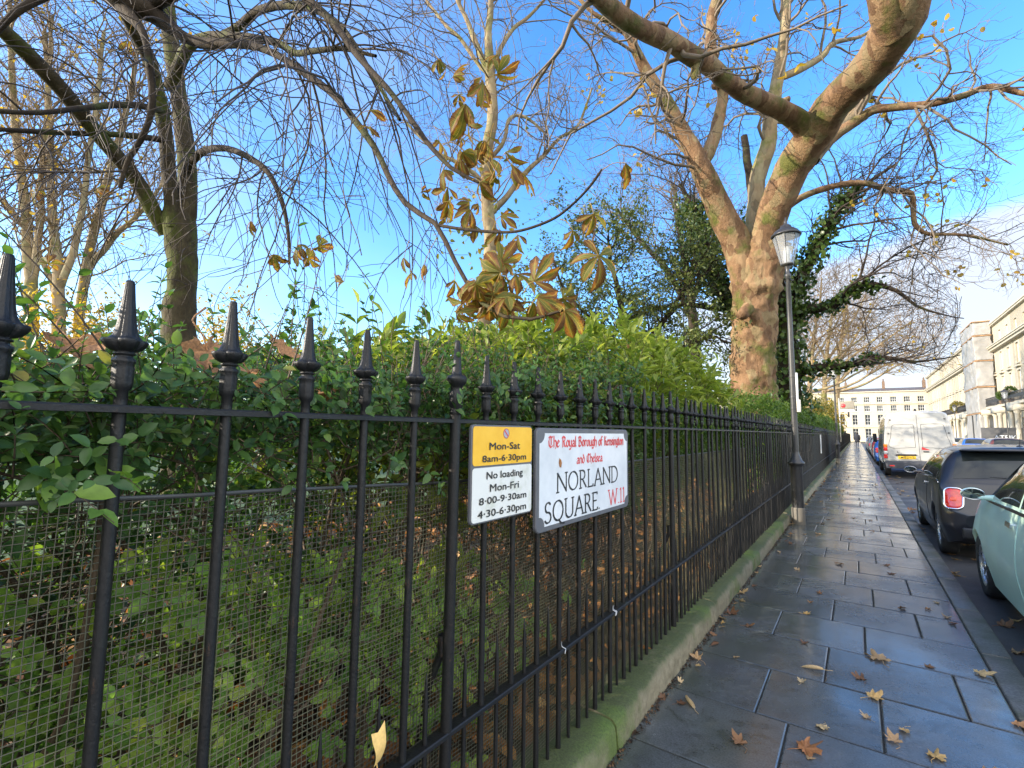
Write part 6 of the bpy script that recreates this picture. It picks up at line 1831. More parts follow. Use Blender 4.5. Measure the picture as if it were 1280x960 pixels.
# ---------------------------------------------------------------- white panel van
VAN_W = paint('van_white', (0.46, 0.46, 0.44), 0.0, 0.4)
SEAM = plain('door_seam', (0.12, 0.12, 0.115), 0.5)
VROWS = [(-2.77, .50, .90, .95, .75, .93, 1.2, .76, 2.26, 2.33), (-2.75, .47, .95, 1.00, .75, .975, 1.25, .80, 2.28, 2.37), (-2.70, .45, .97, 1.02, .75, .99, 1.25, .82, 2.30, 2.40), (0.4, .42, .97, 1.02, .75, .99, 1.3, .83, 2.32, 2.43), (1.05, .42, .97, 1.02, .75, .985, 1.3, .82, 2.20, 2.30),
         (1.85, .40, .96, 1.01, .72, .96, 1.2, .80, 1.32, 1.40), (2.35, .38, .92, .98, .65, .90, 1.0, .72, 1.06, 1.12), (2.65, .36, .80, .86, .58, .78, .74, .62, .80, .84), (2.72, .38, .66, .72, .5, .64, .60, .52, .64, .66)]
van = thing('white_van', 'tall white panel van with closed rear doors parked beyond the black hatchback', 'van', (1.80, 25.35, -0.085)); van.rotation_euler = (0, -0.028, 0.012)
vl = Loft(VROWS, (-1.55, 1.75), 0.40, 0.35)
vb = vl.body(0.05, 28).build('body', VAN_W, van, auto=38); vbv = bvh_of(vb)
for yc in (-1.55, 1.75):
    for s in (-1, 1): make_wheel(van, s * 0.90, yc, 0.34, s, 0.2, 6)
yr = -2.77
for s in (-1, 1):
    def wx(z, inset): return (np.interp(z, [0.62, 1.2, 2.26], [0.955, 0.93, 0.76]) - inset)
    zz = [0.64, 0.9, 1.2, 1.6, 2.0, 2.20, 2.25]
    pts = [(0.006, 0.64)] + [(wx(z, 0.035 + (0.05 if z == 2.25 else 0)), z) for z in zz] + [(0.006, 2.27)]
    m = MB(); n = len(pts)
    F = np.array([(s * x, yr - 0.016, z) for x, z in pts]); B = np.array([(s * x, yr + 0.01, z) for x, z in pts])
    m.ngon(F if s > 0 else F[::-1]); m.grid(np.stack([F, B], 0), True)
    dr = m.build('rear_door', VAN_W, van, smooth=False)
    # pressed outline of the blind window and the swage line
    m = MB(); w0, w1 = 0.10, wx(1.9, 0.10)
    pr = catmull(np.array([(s * w0, yr - 0.017, 1.10), (s * w0, yr - 0.017, 1.5), (s * w0, yr - 0.017, 1.86), (s * (w0 + 0.06), yr - 0.017, 1.92), (s * (w1 - 0.06), yr - 0.017, 1.92), (s * w1, yr - 0.017, 1.86), (s * (w1 + 0.06), yr - 0.017, 1.5), (s * (w1 + 0.09), yr - 0.017, 1.10), (s * w0, yr - 0.017, 1.095)]), 40)
    m.tube(pr, 0.007, 6); m.build('pressing', SEAM, dr)
    # hinges
    for z in (0.85, 1.6, 2.1):
        m = MB(); m.bbox(s * wx(z, 0.03) - 0.02, s * wx(z, 0.03) + 0.02, yr - 0.03, yr, z - 0.03, z + 0.03, 0.006); m.build('hinge', SEAM, dr)
    m = MB(); m.lathe([(0.0, -0.02), (0.018, -0.018), (0.02, 0.0)], 12, (s * 0.62 - 0.0, yr - 0.018, 0.93), axis='y'); m.build('lock', TRIM, dr)
    # upright lamp cluster at the corner
    for z0, z1, mt in ((0.70, 0.86, RED_LENS), (0.865, 0.97, CLEAR_LENS), (0.975, 1.10, RED_LENS), (1.105, 1.22, ORANGE_LENS)):
        m = MB(); m.bbox(min(s * (wx(z0, 0.035)), s * (wx(z0, -0.075))), max(s * wx(z0, 0.035), s * wx(z0, -0.075)), yr - 0.03, yr + 0.05, z0, z1, 0.012); m.build('tail_lamp', mt, van)
m = MB(); m.bbox(0.10, 0.26, yr - 0.045, yr - 0.015, 0.925, 0.965, 0.012); m.build('handle', TRIM, van)
m = MB(); m.add([(0.07, yr - 0.0175, 1.12), (0.30, yr - 0.0175, 1.00), (0.07, yr - 0.0175, 1.01)] + [(0.07, yr - 0.023, 1.12), (0.30, yr - 0.023, 1.00), (0.07, yr - 0.023, 1.01)], [[0, 3, 4, 1], [1, 4, 5, 2], [2, 5, 3, 0]], [[3, 5, 4]])
m.build('emblem', RED, van, smooth=False)
m = MB(); m.bbox(-0.68, -0.10, yr - 0.06, yr - 0.015, 0.80, 0.855, 0.014); m.build('plate_light_bar', TRIM, van)
plate_obj(van, (-0.37, yr - 0.024, 0.735), 0.50, 0.11, 'LM05 DWX')
m = MB(); m.bbox(-1.00, 1.00, yr - 0.09, yr + 0.12, 0.34, 0.615, 0.03); m.build('rear_bumper', plain('van_bumper', (0.055, 0.06, 0.075), 0.5, bump=0.1), van)
for s in (-1, 1):
    m = MB(); m.bbox(s * 0.82 - 0.07, s * 0.82 + 0.07, yr - 0.10, yr - 0.085, 0.42, 0.46, 0.004); m.build('reflector', RED_LENS, van)
    m = MB(); m.bbox(s * 1.10 - 0.07, s * 1.10 + 0.07, 1.2, 1.3, 1.25, 1.62, 0.02); m.tube([(s * 0.97, 1.25, 1.3), (s * 1.08, 1.25, 1.33)], 0.02, 6); m.build('door_mirror', TRIM, van)
m = MB(); m.lathe([(0.05, 0), (0.05, 0.03), (0.035, 0.05), (0.035, 0.09), (0.0, 0.11)], 12, (0.0, yr + 0.12, 2.385)); m.build('beacon', TRIM, van)
m = MB(); m.tube([(0.0, yr - 0.017, 0.64), (0.0, yr - 0.017, 2.26)], 0.004, 5); m.build('door_seal', TRIM, van)
m, _ = vl.patch(-1, (0.9, 0.8), (1.75, 1.30), 0.52, 0.70, 0.004, 10, 6); m.build('side_window', GLASS, van)
m, _ = vl.patch(1, (0.9, 0.8), (1.75, 1.30), 0.52, 0.70, 0.004, 10, 6); m.build('side_window', GLASS, van)

# ---------------------------------------------------------------- cars farther along
BLUE = paint('blue_paint', (0.02, 0.11, 0.42), 0.2); GREYP = paint('grey_paint', (0.16, 0.17, 0.18), 0.5); DARKP = paint('dark_paint', (0.02, 0.021, 0.024), 0.2); SILVER = paint('silver_paint', (0.42, 0.43, 0.44), 0.6)
MAROON = paint('maroon_paint', (0.16, 0.045, 0.025), 0.3); WHITEP = paint('white_paint', (0.62, 0.62, 0.60)); REDP = paint('red_paint', (0.42, 0.02, 0.02))
kw = dict(detail=False, step=0.06)
g = 'cars parked along the garden kerb'
make_car(HATCH, (-1.25, 1.25), .335, .31, BLUE, 'bright blue hatchback parked just beyond the white van, only its left side showing', 'car', 1.55, 32.2, -.085, 0, ROLL, None, g, **kw)
make_car(HATCH, (-1.25, 1.25), .335, .31, REDP, 'red hatchback with dark window parked beyond the bright blue one', 'car', 1.56, 37.4, -.085, 0, ROLL, None, g, **kw)
make_car(ESTATE, (-1.4, 1.4), .34, .31, WHITEP, 'white estate car parked third beyond the white van', 'car', 1.62, 43.0, -.085, 0, ROLL, None, g, **kw)
make_car(HATCH, (-1.25, 1.25), .335, .31, GREYP, 'grey hatchback parked fourth beyond the white van', 'car', 1.55, 48.6, -.085, 0, ROLL, None, g, **kw)
make_car(ESTATE, (-1.4, 1.4), .34, .31, DARKP, 'dark estate car parked far along the kerb under the bare trees', 'car', 1.58, 54.6, -.085, 0, ROLL, None, g, **kw)
make_car(HATCH, (-1.25, 1.25), .335, .31, SILVER, 'silver hatchback parked farthest along the garden kerb', 'car', 1.56, 60.6, -.085, 0, ROLL, None, g, **kw)
g = 'cars parked on the far side of the road'
make_car(ESTATE, (-1.4, 1.4), .34, .31, MAROON, 'brown red estate car parked on the far side under the near terrace lamp', 'car', 7.05, 41.0, -.085, 0, .018, 'KX03 LTO', g, lamp_z=0.86, lamp=(0.22, 0.16), **kw)
make_car(HATCH, (-1.25, 1.25), .335, .31, BLUE, 'blue hatchback parked beyond the brown red estate on the far side', 'car', 6.85, 48.0, -.085, 0, .018, None, g, **kw)
make_car(HATCH, (-1.25, 1.25), .335, .31, SILVER, 'silver hatchback parked beyond the blue one on the far side', 'car', 7.25, 57.4, -.085, 0, .018, None, g, **kw)
make_car(ESTATE, (-1.4, 1.4), .34, .31, DARKP, 'dark estate parked farthest on the far side in front of the terrace', 'car', 7.25, 64.0, -.085, 0, .018, None, g, **kw)
# ================================================================ BUILDINGS


def stucco(name, c):
    t = new(name)
    n = t.noise(0.55, 6, 0.65); s = t.noise(1.0, 5, 0.6, t.coord('Object', (2.2, 2.2, 0.12)))
    cc = t.ramp(n, [(0.3, tuple(x * 0.9 for x in c)), (0.7, tuple(min(1, x * 1.06) for x in c))])
    cc = t.mix(t.ramp(s, [(0.56, 0), (0.75, 0.28)]), cc, tuple(x * 0.6 for x in c))
    t.set(Base=cc, Rough=0.75); t.bump(t.noise(25, 4), 0.15, 0.01); return t.m


STUCCO = stucco('cream_stucco', (0.46, 0.41, 0.315)); STUCCO_G = stucco('stone_stucco', (0.36, 0.315, 0.23)); STUCCO_W = stucco('pale_stucco', (0.46, 0.425, 0.34)); STUCCO_E = stucco('end_stucco', (0.46, 0.415, 0.32))
WINFRAME = plain('window_white', (0.72, 0.72, 0.70), 0.5, var=0.05)
PANE = plain('window_pane', (0.035, 0.042, 0.048), 0.05, var=0.6, scale=0.7)
BLIND = plain('window_blind', (0.55, 0.53, 0.47), 0.55, var=0.12, scale=1.0)
SLATE = plain('slate_roof', (0.10, 0.085, 0.08), 0.7, var=0.35, scale=4, bump=0.3)
BRICK = plain('chimney_brick', (0.16, 0.105, 0.07), 0.85, var=0.35, scale=5, bump=0.3)
BALC = plain('balcony_iron', (0.020, 0.020, 0.022), 0.5)
DOORM = plain('door_black', (0.02, 0.02, 0.022), 0.25)


def facade(m, W_, z0, z1, ops, depth=0.18):
    """front wall at y=0 facing -y with real openings (x0,x1,z0,z1) and their reveals"""
    xs = sorted({0, W_} | {o[0] for o in ops} | {o[1] for o in ops}); zs = sorted({z0, z1} | {o[2] for o in ops} | {o[3] for o in ops})
    for a, b in zip(xs[:-1], xs[1:]):
        for c, d in zip(zs[:-1], zs[1:]):
            cx, cz = (a + b) / 2, (c + d) / 2
            if any(o[0] < cx < o[1] and o[2] < cz < o[3] for o in ops): continue
            m.add([(a, 0, c), (b, 0, c), (b, 0, d), (a, 0, d)], [[0, 1, 2, 3]])
    for (a, b, c, d) in ops:
        m.add([(a, 0, c), (b, 0, c), (b, 0, d), (a, 0, d), (a, depth, c), (b, depth, c), (b, depth, d), (a, depth, d)], [[0, 4, 5, 1], [1, 5, 6, 2], [2, 6, 7, 3], [3, 7, 4, 0]])


def window(root, a, b, c, d, rows=2, cols=2, sill=True, blind=False, depth=0.13):
    m = MB(); f = 0.06
    m.box(a, a + f, depth, depth + 0.06, c, d); m.box(b - f, b, depth, depth + 0.06, c, d); m.box(a + f, b - f, depth, depth + 0.06, c, c + f); m.box(a + f, b - f, depth, depth + 0.06, d - f, d)
    for i in range(1, cols): x = a + (b - a) * i / cols; m.box(x - 0.018, x + 0.018, depth + 0.01, depth + 0.05, c + f, d - f)
    for j in range(1, rows): z = c + (d - c) * j / rows; m.box(a + f, b - f, depth + 0.012, depth + 0.048, z - 0.02, z + 0.02)
    w = m.build('window', WINFRAME, root, smooth=False)
    m = MB(); m.box(a + 0.03, b - 0.03, depth + 0.028, depth + 0.034, c + 0.03, d - 0.03); m.build('pane', BLIND if blind else PANE, w, smooth=False)
    if sill: m = MB(); m.box(a - 0.08, b + 0.08, -0.10, 0.02, c - 0.10, c - 0.002); m.build('sill', STUCCO_W, w, smooth=False)
    return w


def terrace_house(label, wallm, group, blind=True):
    Wd, H = 6.2, 13.8
    r = thing('terraced_house', label, 'house', (0, 0, 0), 0, group)
    bays = (1.6, 4.6)
    ops = []
    ops += [(bays[0] - 0.55, bays[0] + 0.55, 0.9, 3.3), (bays[1] - 0.6, bays[1] + 0.6, 0.25, 3.2)]
    ops += [(c - 0.55, c + 0.55, 4.95, 7.75) for c in bays] + [(c - 0.52, c + 0.52, 8.45, 10.35) for c in bays] + [(c - 0.45, c + 0.45, 11.55, 12.65) for c in bays]
    m = MB(); facade(m, Wd, -0.2, H, ops)
    m.box(0, Wd, 0.3, 9, -0.2, H - 0.3)
    m.build('wall', wallm, r, smooth=False)
    sec = lambda pr: np.array([[(x, y, z) for y, z in pr] for x in (0, Wd)])
    m = MB(); m.grid(sec([(0, 10.70), (-0.40, 10.72), (-0.40, 10.94), (-0.55, 10.95), (-0.55, 11.10), (-0.62, 11.11), (-0.62, 11.22), (0, 11.24)])[:, ::-1])
    m.build('cornice', STUCCO_W, r, smooth=False)
    m = MB(); m.grid(sec([(0, H - 0.30), (-0.25, H - 0.29), (-0.25, H - 0.13), (-0.32, H - 0.12), (-0.32, H), (0.3, H)])[:, ::-1]); m.build('parapet', STUCCO_W, r, smooth=False)
    for k, (a, b, c, d) in enumerate(ops):
        if k == 1: continue
        window(r, a, b, c, d, 4 if d - c > 2 else 2, 2, True, blind and k % 2 == 0)
        if c > 4 and c < 11:                                     # moulded surround
            m = MB(); m.box(a - 0.18, a - 0.002, -0.05, 0.01, c, d + 0.15); m.box(b + 0.002, b + 0.18, -0.05, 0.01, c, d + 0.15); m.box(a, b, -0.05, 0.01, d + 0.002, d + 0.15)
            if c < 6: m.box(a - 0.28, b + 0.28, -0.22, 0.01, d + 0.30, d + 0.42)
            m.build('window_surround', STUCCO_W, r, smooth=False)
    # door under a porch with two columns carrying the balcony
    a, b, c, d = ops[1]
    m = MB(); m.box(a + 0.02, b - 0.02, 0.14, 0.2, c, d - 0.5); dr = m.build('door', DOORM, r, smooth=False)
    m = MB(); m.box(a + 0.02, b - 0.02, 0.15, 0.18, d - 0.48, d - 0.02); m.build('fanlight', PANE, dr, smooth=False)
    m = MB()
    for x in (a - 0.35, b + 0.35): m.lathe([(0.24, 0.1), (0.24, 0.35), (0.19, 0.4), (0.17, 3.5), (0.23, 3.6), (0.23, 3.8)], 12, (x, -1.15, 0)); 
    m.box(a - 0.65, b + 0.65, -1.45, -0.01, 3.8, 4.35); m.box(a - 0.6, b + 0.6, -1.5, -0.01, -0.1, 0.22); m.build('porch', STUCCO_W, r)
    m = MB(); m.box(0, Wd, -1.05, -0.011, 4.40, 4.62)
    for x in (0.25, 2.95, 5.9): m.box(x - 0.1, x + 0.1, -0.8, -0.012, 4.0, 4.398)
    bl = m.build('balcony', STUCCO_W, r, smooth=False)
    m = MB(); m.box(0, Wd, -1.02, -0.98, 5.50, 5.55); m.box(0, Wd, -1.02, -0.98, 4.70, 4.74)
    for k in range(31):
        x = 0.1 + k * 0.2; m.box(x - 0.012, x + 0.012, -1.012, -0.988, 4.74, 5.50)
        m.box(x + 0.03, x + 0.17, -1.006, -0.994, 5.0, 5.3)
    m.build('balcony_railing', BALC, bl, smooth=False)
    m = MB(); m.box(0.0, 0.55, 3.5, 5.2, H - 0.6, H + 1.2); cs = m.build('chimney', BRICK, r, smooth=False)
    m = MB()
    for k in range(4): m.lathe([(0.13, 0), (0.11, 0.5), (0.14, 0.55), (0.10, 0.56)], 8, (0.28, 3.75 + 0.4 * k, H + 1.2))
    m.build('chimney_pot', BRICK, cs)
    m = MB(); m.box(0, Wd, -0.03, -0.001, 3.95, 4.10); m.build('string_course', STUCCO_W, r, smooth=False)
    return r


TX = 12.7
protos = [terrace_house('x', mt, None, bl) for mt, bl in ((STUCCO, True), (STUCCO_G, False))]
TG = 'stucco houses of the long terrace across the road'
names_ = ['nearest to the view at the right edge, in front of the wrapped scaffolding', 'second from the right edge, beside the wrapped scaffolding', 'hidden behind the wrapped scaffolding', 'next beyond the wrapped scaffolding', 'second beyond the wrapped scaffolding', 'third beyond the wrapped scaffolding', 'fourth beyond the wrapped scaffolding', 'fifth beyond the wrapped scaffolding', 'sixth beyond the wrapped scaffolding', 'seventh beyond the wrapped scaffolding', 'last of its row next to the end terrace']
ystart = 53.2
used = [False, False]
for i in range(13):
    k = (0, 1, 0, 0, 1, 0, 0, 1, 0, 1, 0, 0, 1)[i]
    y = ystart + 6.2 * (i + 1)
    o = protos[k] if not used[k] else copy_tree(protos[k]); used[k] = True
    o.location = (TX, y, 0.0); o.rotation_euler = (0, 0, math.radians(-90))
    desc = ['cream', 'stone coloured'][k]
    pos_ = ['just inside the right edge of the view', 'second from the right edge, its windows in full sun', 'third from the right edge, beside the wrapped scaffolding', 'directly behind the wrapped scaffolding', 'next beyond the wrapped scaffolding', 'second beyond the scaffolding', 'third beyond the scaffolding', 'fourth beyond the scaffolding', 'fifth beyond the scaffolding', 'sixth beyond the scaffolding', 'seventh beyond the scaffolding', 'last but one before the end terrace', 'last of the row, meeting the end terrace'][i]
    tag(o, '%s stucco terraced house %s' % (desc, pos_), 'house', TG)


def end_house(label):
    Wd, H = 7.0, 11.2
    r = thing('terraced_house', label, 'house')
    ops = []
    xs_ = (1.2, 3.5, 5.8)
    ops += [(x - 0.55, x + 0.55, 0.7, 2.9) for x in xs_[:2]] + [(5.2, 6.4, 0.1, 2.9)] + [(x - 0.5, x + 0.5, 3.7, 6.0) for x in xs_] + [(x - 0.55, x + 0.55, 6.75, 8.05) for x in xs_] + [(x - 0.55, x + 0.55, 8.75, 9.95) for x in xs_]
    m = MB(); facade(m, Wd, -0.2, H, ops); m.box(0, Wd, 0.3, 8, -0.2, H - 0.2); m.build('wall', STUCCO_E, r, smooth=False)
    for k, (a, b, c, d) in enumerate(ops):
        if k == 2: continue
        window(r, a, b, c, d, 3 if d - c > 1.5 else 2, 3 if k > 5 else 2)
    a, b, c, d = ops[2]; m = MB(); m.box(a + .02, b - .02, .14, .2, c, d - .5); m.build('door', DOORM, r, smooth=False)
    for nm_, y_, za, zb_ in (('string_course', -0.22, 8.30, 8.48), ('string_course', -0.15, 3.20, 3.38), ('cornice', -0.30, H - 0.2, H)):
        m = MB(); m.box(0, Wd, y_, 0.2 if nm_ == 'cornice' else 0, za, zb_); m.build(nm_, STUCCO_W, r, smooth=False)
    m = MB(); m.add([(0, 0.2, H), (Wd, 0.2, H), (Wd, 3.2, H + 0.9), (0, 3.2, H + 0.9), (Wd, 8, H + 0.9), (0, 8, H + 0.9)], [[0, 1, 2, 3], [3, 2, 4, 5]]); m.build('roof', SLATE, r, smooth=False)
    m = MB(); m.box(Wd - 0.5, Wd, 2.5, 4.4, H, H + 2.4); cs = m.build('chimney', BRICK, r, smooth=False)
    m = MB()
    for k in range(3): m.lathe([(0.13, 0), (0.11, 0.5), (0.14, 0.55)], 8, (Wd - 0.25, 2.9 + 0.5 * k, H + 2.4))
    m.build('chimney_pot', BRICK, cs)
    return r


eh = end_house('x'); first = True
for i, lab in enumerate(('cream end house facing down the street, farthest right beside the long terrace', 'cream end house facing down the street right behind the white van', 'cream end house closing the pavement, left of the white van', 'cream end house half hidden behind the bare tree by the second lamp post', 'cream end house wholly behind the bare trees, right of the dark ivy', 'cream end house seen through the garden trees, left of the dark ivy')):
    o = eh if first else copy_tree(eh); first = False
    o.location = (5.7 - 7.0 * i, 133.8, 0); tag(o, lab, 'house', 'houses of the end terrace')

for i in range(5):                                       # the south side of the square, behind the viewer
    o = copy_tree(eh); o.location = (-14 + 7.0 * (i + 1), -46, 0); o.rotation_euler = (0, 0, math.pi)
    tag(o, 'cream house on the side of the square behind the viewer, seen only in reflections', 'house', 'houses behind the viewer')

# iron railings in front of the long terrace
ar = thing('area_railing', 'black iron area railings in front of the long stucco terrace', 'railing', (11.0, 90, 0))
m = MB()
for y in np.arange(52, 133, 0.16):
    m.lathe([(0.012, 0.0), (0.012, 1.05), (0.022, 1.08), (0.0, 1.22)], 4, (0, y - 90, 0))
o = m.build('bar', BALC, ar); o['kind'] = 'stuff'
m = MB(); m.box(-0.02, 0.02, -38, 43, 0.98, 1.02); m.box(-0.02, 0.02, -38, 43, 0.14, 0.18); m.build('rail', BALC, ar)
m = MB(); m.box(-0.10, 0.10, -38, 43, -0.1, 0.12); m.build('base', STUCCO_W, ar)

# scaffolding wrapped in white sheeting
t = new('scaffold_sheeting'); n = t.noise(1.2, 5, 0.6)
t.set(Base=t.ramp(n, [(0.3, (0.30, 0.295, 0.28)), (0.7, (0.44, 0.43, 0.41))]), Rough=0.5); t.bump(t.noise(2.4, 5, 0.6), 0.5, 0.1)
tr = t.node('ShaderNodeBsdfTranslucent', {'Color': (0.6, 0.6, 0.58, 1)}); ms = t.node('ShaderNodeMixShader', {0: 0.25}); t.l.new(t.b.outputs[0], ms.inputs[1]); t.l.new(tr.outputs[0], ms.inputs[2]); t.l.new(ms.outputs[0], t.n['Material Output'].inputs['Surface']); SHEET = t.m
STEEL = plain('scaffold_steel', (0.35, 0.35, 0.36), 0.4, 0.8); PLANK = plain('scaffold_plank', (0.34, 0.20, 0.10), 0.8, var=0.3, scale=3)
sx0, sx1, sy0, sy1 = 11.15, 12.55, 73.0, 80.5
sf = thing('scaffolding', 'tall scaffolding wrapped in white sheeting against the long terrace', 'scaffolding', (sx0, sy0, 0))
lv = [0.2, 4.0, 6.9, 9.8, 12.6, 14.2]
for a, b in zip(lv[:-1], lv[1:]):
    path = [(sx1, sy0), (sx0, sy0), (sx0, sy1), (sx1, sy1)]
    pts = []
    for (xa, ya), (xb, yb) in zip(path[:-1], path[1:]):
        nn = 40 if abs(yb - ya) > 3 else 12
        for i in range(nn): pts.append((xa + (xb - xa) * i / nn, ya + (yb - ya) * i / nn))
    pts.append(path[-1])
    G = np.zeros((14, len(pts), 3))
    for j in range(14):
        z = a + 0.12 + (b - a - 0.2) * j / 13
        for i, (x, y) in enumerate(pts):
            q = Vector((x * 0.9, y * 0.9, z * 0.7)); w = 0.16 * mnoise.noise(q) + 0.07 * mnoise.noise(q * 3.0)
            G[j, i] = (x + w - 0.05 - sx0, y + w * 0.8 - sy0, z)
    m = MB(); m.grid(G); m.build('sheeting', SHEET, sf)
    m = MB(); m.box(-0.12, sx1 - sx0, -0.15, sy1 - sy0 + 0.15, b - 0.06, b + 0.05); m.build('plank', PLANK, sf, smooth=False)
for x in (sx0 + 0.12, sx1 - 0.15):
    for y in np.linspace(sy0 + 0.15, sy1 - 0.15, 4):
        m = MB(); m.tube([(x - sx0, y - sy0, 0), (x - sx0, y - sy0, 14.4)], 0.03, 6); m.build('pole', STEEL, sf)

# dark site hoarding with white letters at its foot
hb = thing('site_hoarding', 'dark grey hoarding board with white letters at the foot of the wrapped scaffolding', 'hoarding', (9.15, 60.0, 0))
GREYB = plain('hoarding_grey', (0.085, 0.085, 0.085), 0.55)
m = MB(); m.bbox(0, 2.7, 0, 0.09, 0.15, 2.25, 0.01); m.build('panel', GREYB, hb)
for x in (0.15, 2.5):
    m = MB(); m.box(x, x + 0.1, 0.092, 0.19, 0, 2.2); m.build('post', PLANK, hb)
cu = bpy.data.curves.new('lettering', 'FONT'); cu.body = 'ATFIKT'; cu.extrude = 0.008; cu.size = 0.62
ob = bpy.data.objects.new('tmp', cu); COL.objects.link(ob)
me = bpy.data.meshes.new_from_object(ob.evaluated_get(bpy.context.evaluated_depsgraph_get())); COL.objects.unlink(ob); bpy.data.objects.remove(ob)
V = np.array([v.co[:] for v in me.vertices]); V = np.stack([(V[:, 0] - V[:, 0].min()) * 1.75 / np.ptp(V[:, 0]) + 0.80, -0.012 - V[:, 2], V[:, 1] + 1.15], -1)
me.vertices.foreach_set('co', V.ravel()); me.materials.clear(); me.materials.append(SIGN_WHITE); me.update()
o = bpy.data.objects.new('lettering', me); COL.objects.link(o); o.parent = hb

# plants on the terrace balconies
for (x, y, z, r_, lab) in ((11.8, 92, 5.6, 0.75, 'feathery yellow green plant on a terrace balcony above the white van'), (11.8, 66.3, 5.5, 0.42, 'small round clipped bush on the balcony left of the near terrace lamp'), (11.8, 63.0, 5.7, 0.42, 'small round clipped bush on the balcony right of the near terrace lamp')):
    root = thing('balcony_plant', lab, 'plant', (x, y, 4.62), 0, 'plants on the terrace balconies')
    n = 900; d = rdir(n); p = np.array([x, y, z]) + d * (r_ * (0.5 + 0.5 * rng.random(n)))[:, None]
    m = MB(); leaves(m, p, d + 0.6 * rdir(n), rdir(n), r_ * 0.35, r_ * 0.13, 'low'); part(m, 'foliage', LF_SHRUB if r_ > 0.6 else LF_HEDGE, root)
    m = MB(); m.lathe([(0.18, 0), (0.24, 0.35), (0.26, 0.36), (0.0, 0.34)], 12); m.tube([(0, 0, 0.3), (0, 0, z - 4.62)], 0.03, 6); m.build('pot', BRICK, root)
# ================================================================ LAMP POSTS
t = new('lantern_glass')
t.set(Base=(0.6, 0.62, 0.64), Rough=0.2)
trn = t.node('ShaderNodeBsdfTransparent', {'Color': (0.80, 0.82, 0.84, 1)}); ms = t.node('ShaderNodeMixShader', {0: 0.30})
t.l.new(trn.outputs[0], ms.inputs[1]); t.l.new(t.b.outputs[0], ms.inputs[2]); t.l.new(ms.outputs[0], t.n['Material Output'].inputs['Surface']); LGLASS = t.m
t = new('worn_iron')
n1 = t.noise(3, 6, 0.7, t.coord('Object', (1, 1, 0.5))); n2 = t.noise(60, 4)
t.set(Base=t.mix(t.ramp(n1, [(0.45, 0), (0.65, 1)]), t.ramp(n2, [(0.3, (0.016, 0.017, 0.019)), (0.7, (0.035, 0.036, 0.04))]), (0.06, 0.058, 0.052)), Rough=t.ramp(n1, [(0.3, 0.3), (0.7, 0.5)])); t.bump(n2, 0.25, 0.002); LAMP_IRON = t.m
CONC = plain('lamp_foot', (0.13, 0.12, 0.10), 0.8, bump=0.4)


def lamp_post(label, loc, full=True, group='street lamp posts', lean=(0, 0)):
    r = thing('street_lamp', label, 'street lamp', loc, 0, group); r.rotation_euler = (lean[0], lean[1], 0)
    m = MB(); m.lathe([(0.098, 0), (0.098, 0.24), (0.092, 0.255), (0.088, 0.26)], 18); m.build('foot', CONC, r)
    m = MB(); m.lathe([(0.085, 0.258), (0.086, 0.90), (0.090, 0.92), (0.118, 0.94), (0.124, 0.965), (0.112, 0.985), (0.092, 1.0), (0.082, 1.03), (0.070, 1.06), (0.052, 1.10), (0.046, 1.14)], 22); m.build('base', LAMP_IRON, r)
    m = MB(); m.lathe([(0.046, 1.13), (0.045, 2.4), (0.040, 3.2), (0.036, 4.02), (0.050, 4.04), (0.050, 4.08), (0.034, 4.10), (0.034, 4.17), (0.045, 4.22)], 16); m.build('column', LAMP_IRON, r)
    if full:
        m = MB(); m.tube([(0, -0.03, 3.96), (0, 0.05, 3.98)], 0.05, 10); m.tube([(0.045, 0, 3.97), (0.085, 0, 3.97)], 0.016, 8); m.build('clamp', LAMP_IRON, r)
    L = thing('lantern', None, None); L.parent = r; L.location = (0, 0, 4.22)
    del_ = [k for k in ('label', 'category') if k in L.keys()]
    m = MB(); m.lathe([(0.045, 0.0), (0.085, 0.015), (0.098, 0.03), (0.098, 0.042), (0.07, 0.044)], 24); m.build('lantern_tray', LAMP_IRON, L)
    m = MB(); m.lathe([(0.098, 0.044), (0.205, 0.52)], 8); m.build('glass', LGLASS, L, smooth=False)
    m = MB()
    for k in range(8):
        a = 2 * math.pi * k / 8; m.tube([(0.094 * math.cos(a), 0.094 * math.sin(a), 0.04), (0.207 * math.cos(a), 0.207 * math.sin(a), 0.525)], 0.005, 5)
    m.build('glazing_bar', LAMP_IRON, L)
    m = MB(); m.lathe([(0.205, 0.515), (0.228, 0.52), (0.232, 0.535), (0.21, 0.56), (0.18, 0.60), (0.13, 0.64), (0.09, 0.66), (0.08, 0.70), (0.05, 0.72), (0.022, 0.73), (0.03, 0.76), (0.016, 0.79), (0.008, 0.85), (0.0, 0.86)], 24); m.build('cap', LAMP_IRON, L)
    m = MB(); m.lathe([(0.03, 0.05), (0.05, 0.12), (0.05, 0.28), (0.03, 0.34), (0, 0.34)], 12); m.build('bulb', plain('lamp_bulb', (0.7, 0.7, 0.66), 0.4) if 'lamp_bulb' not in MATS else MATS['lamp_bulb'], L)
    return r


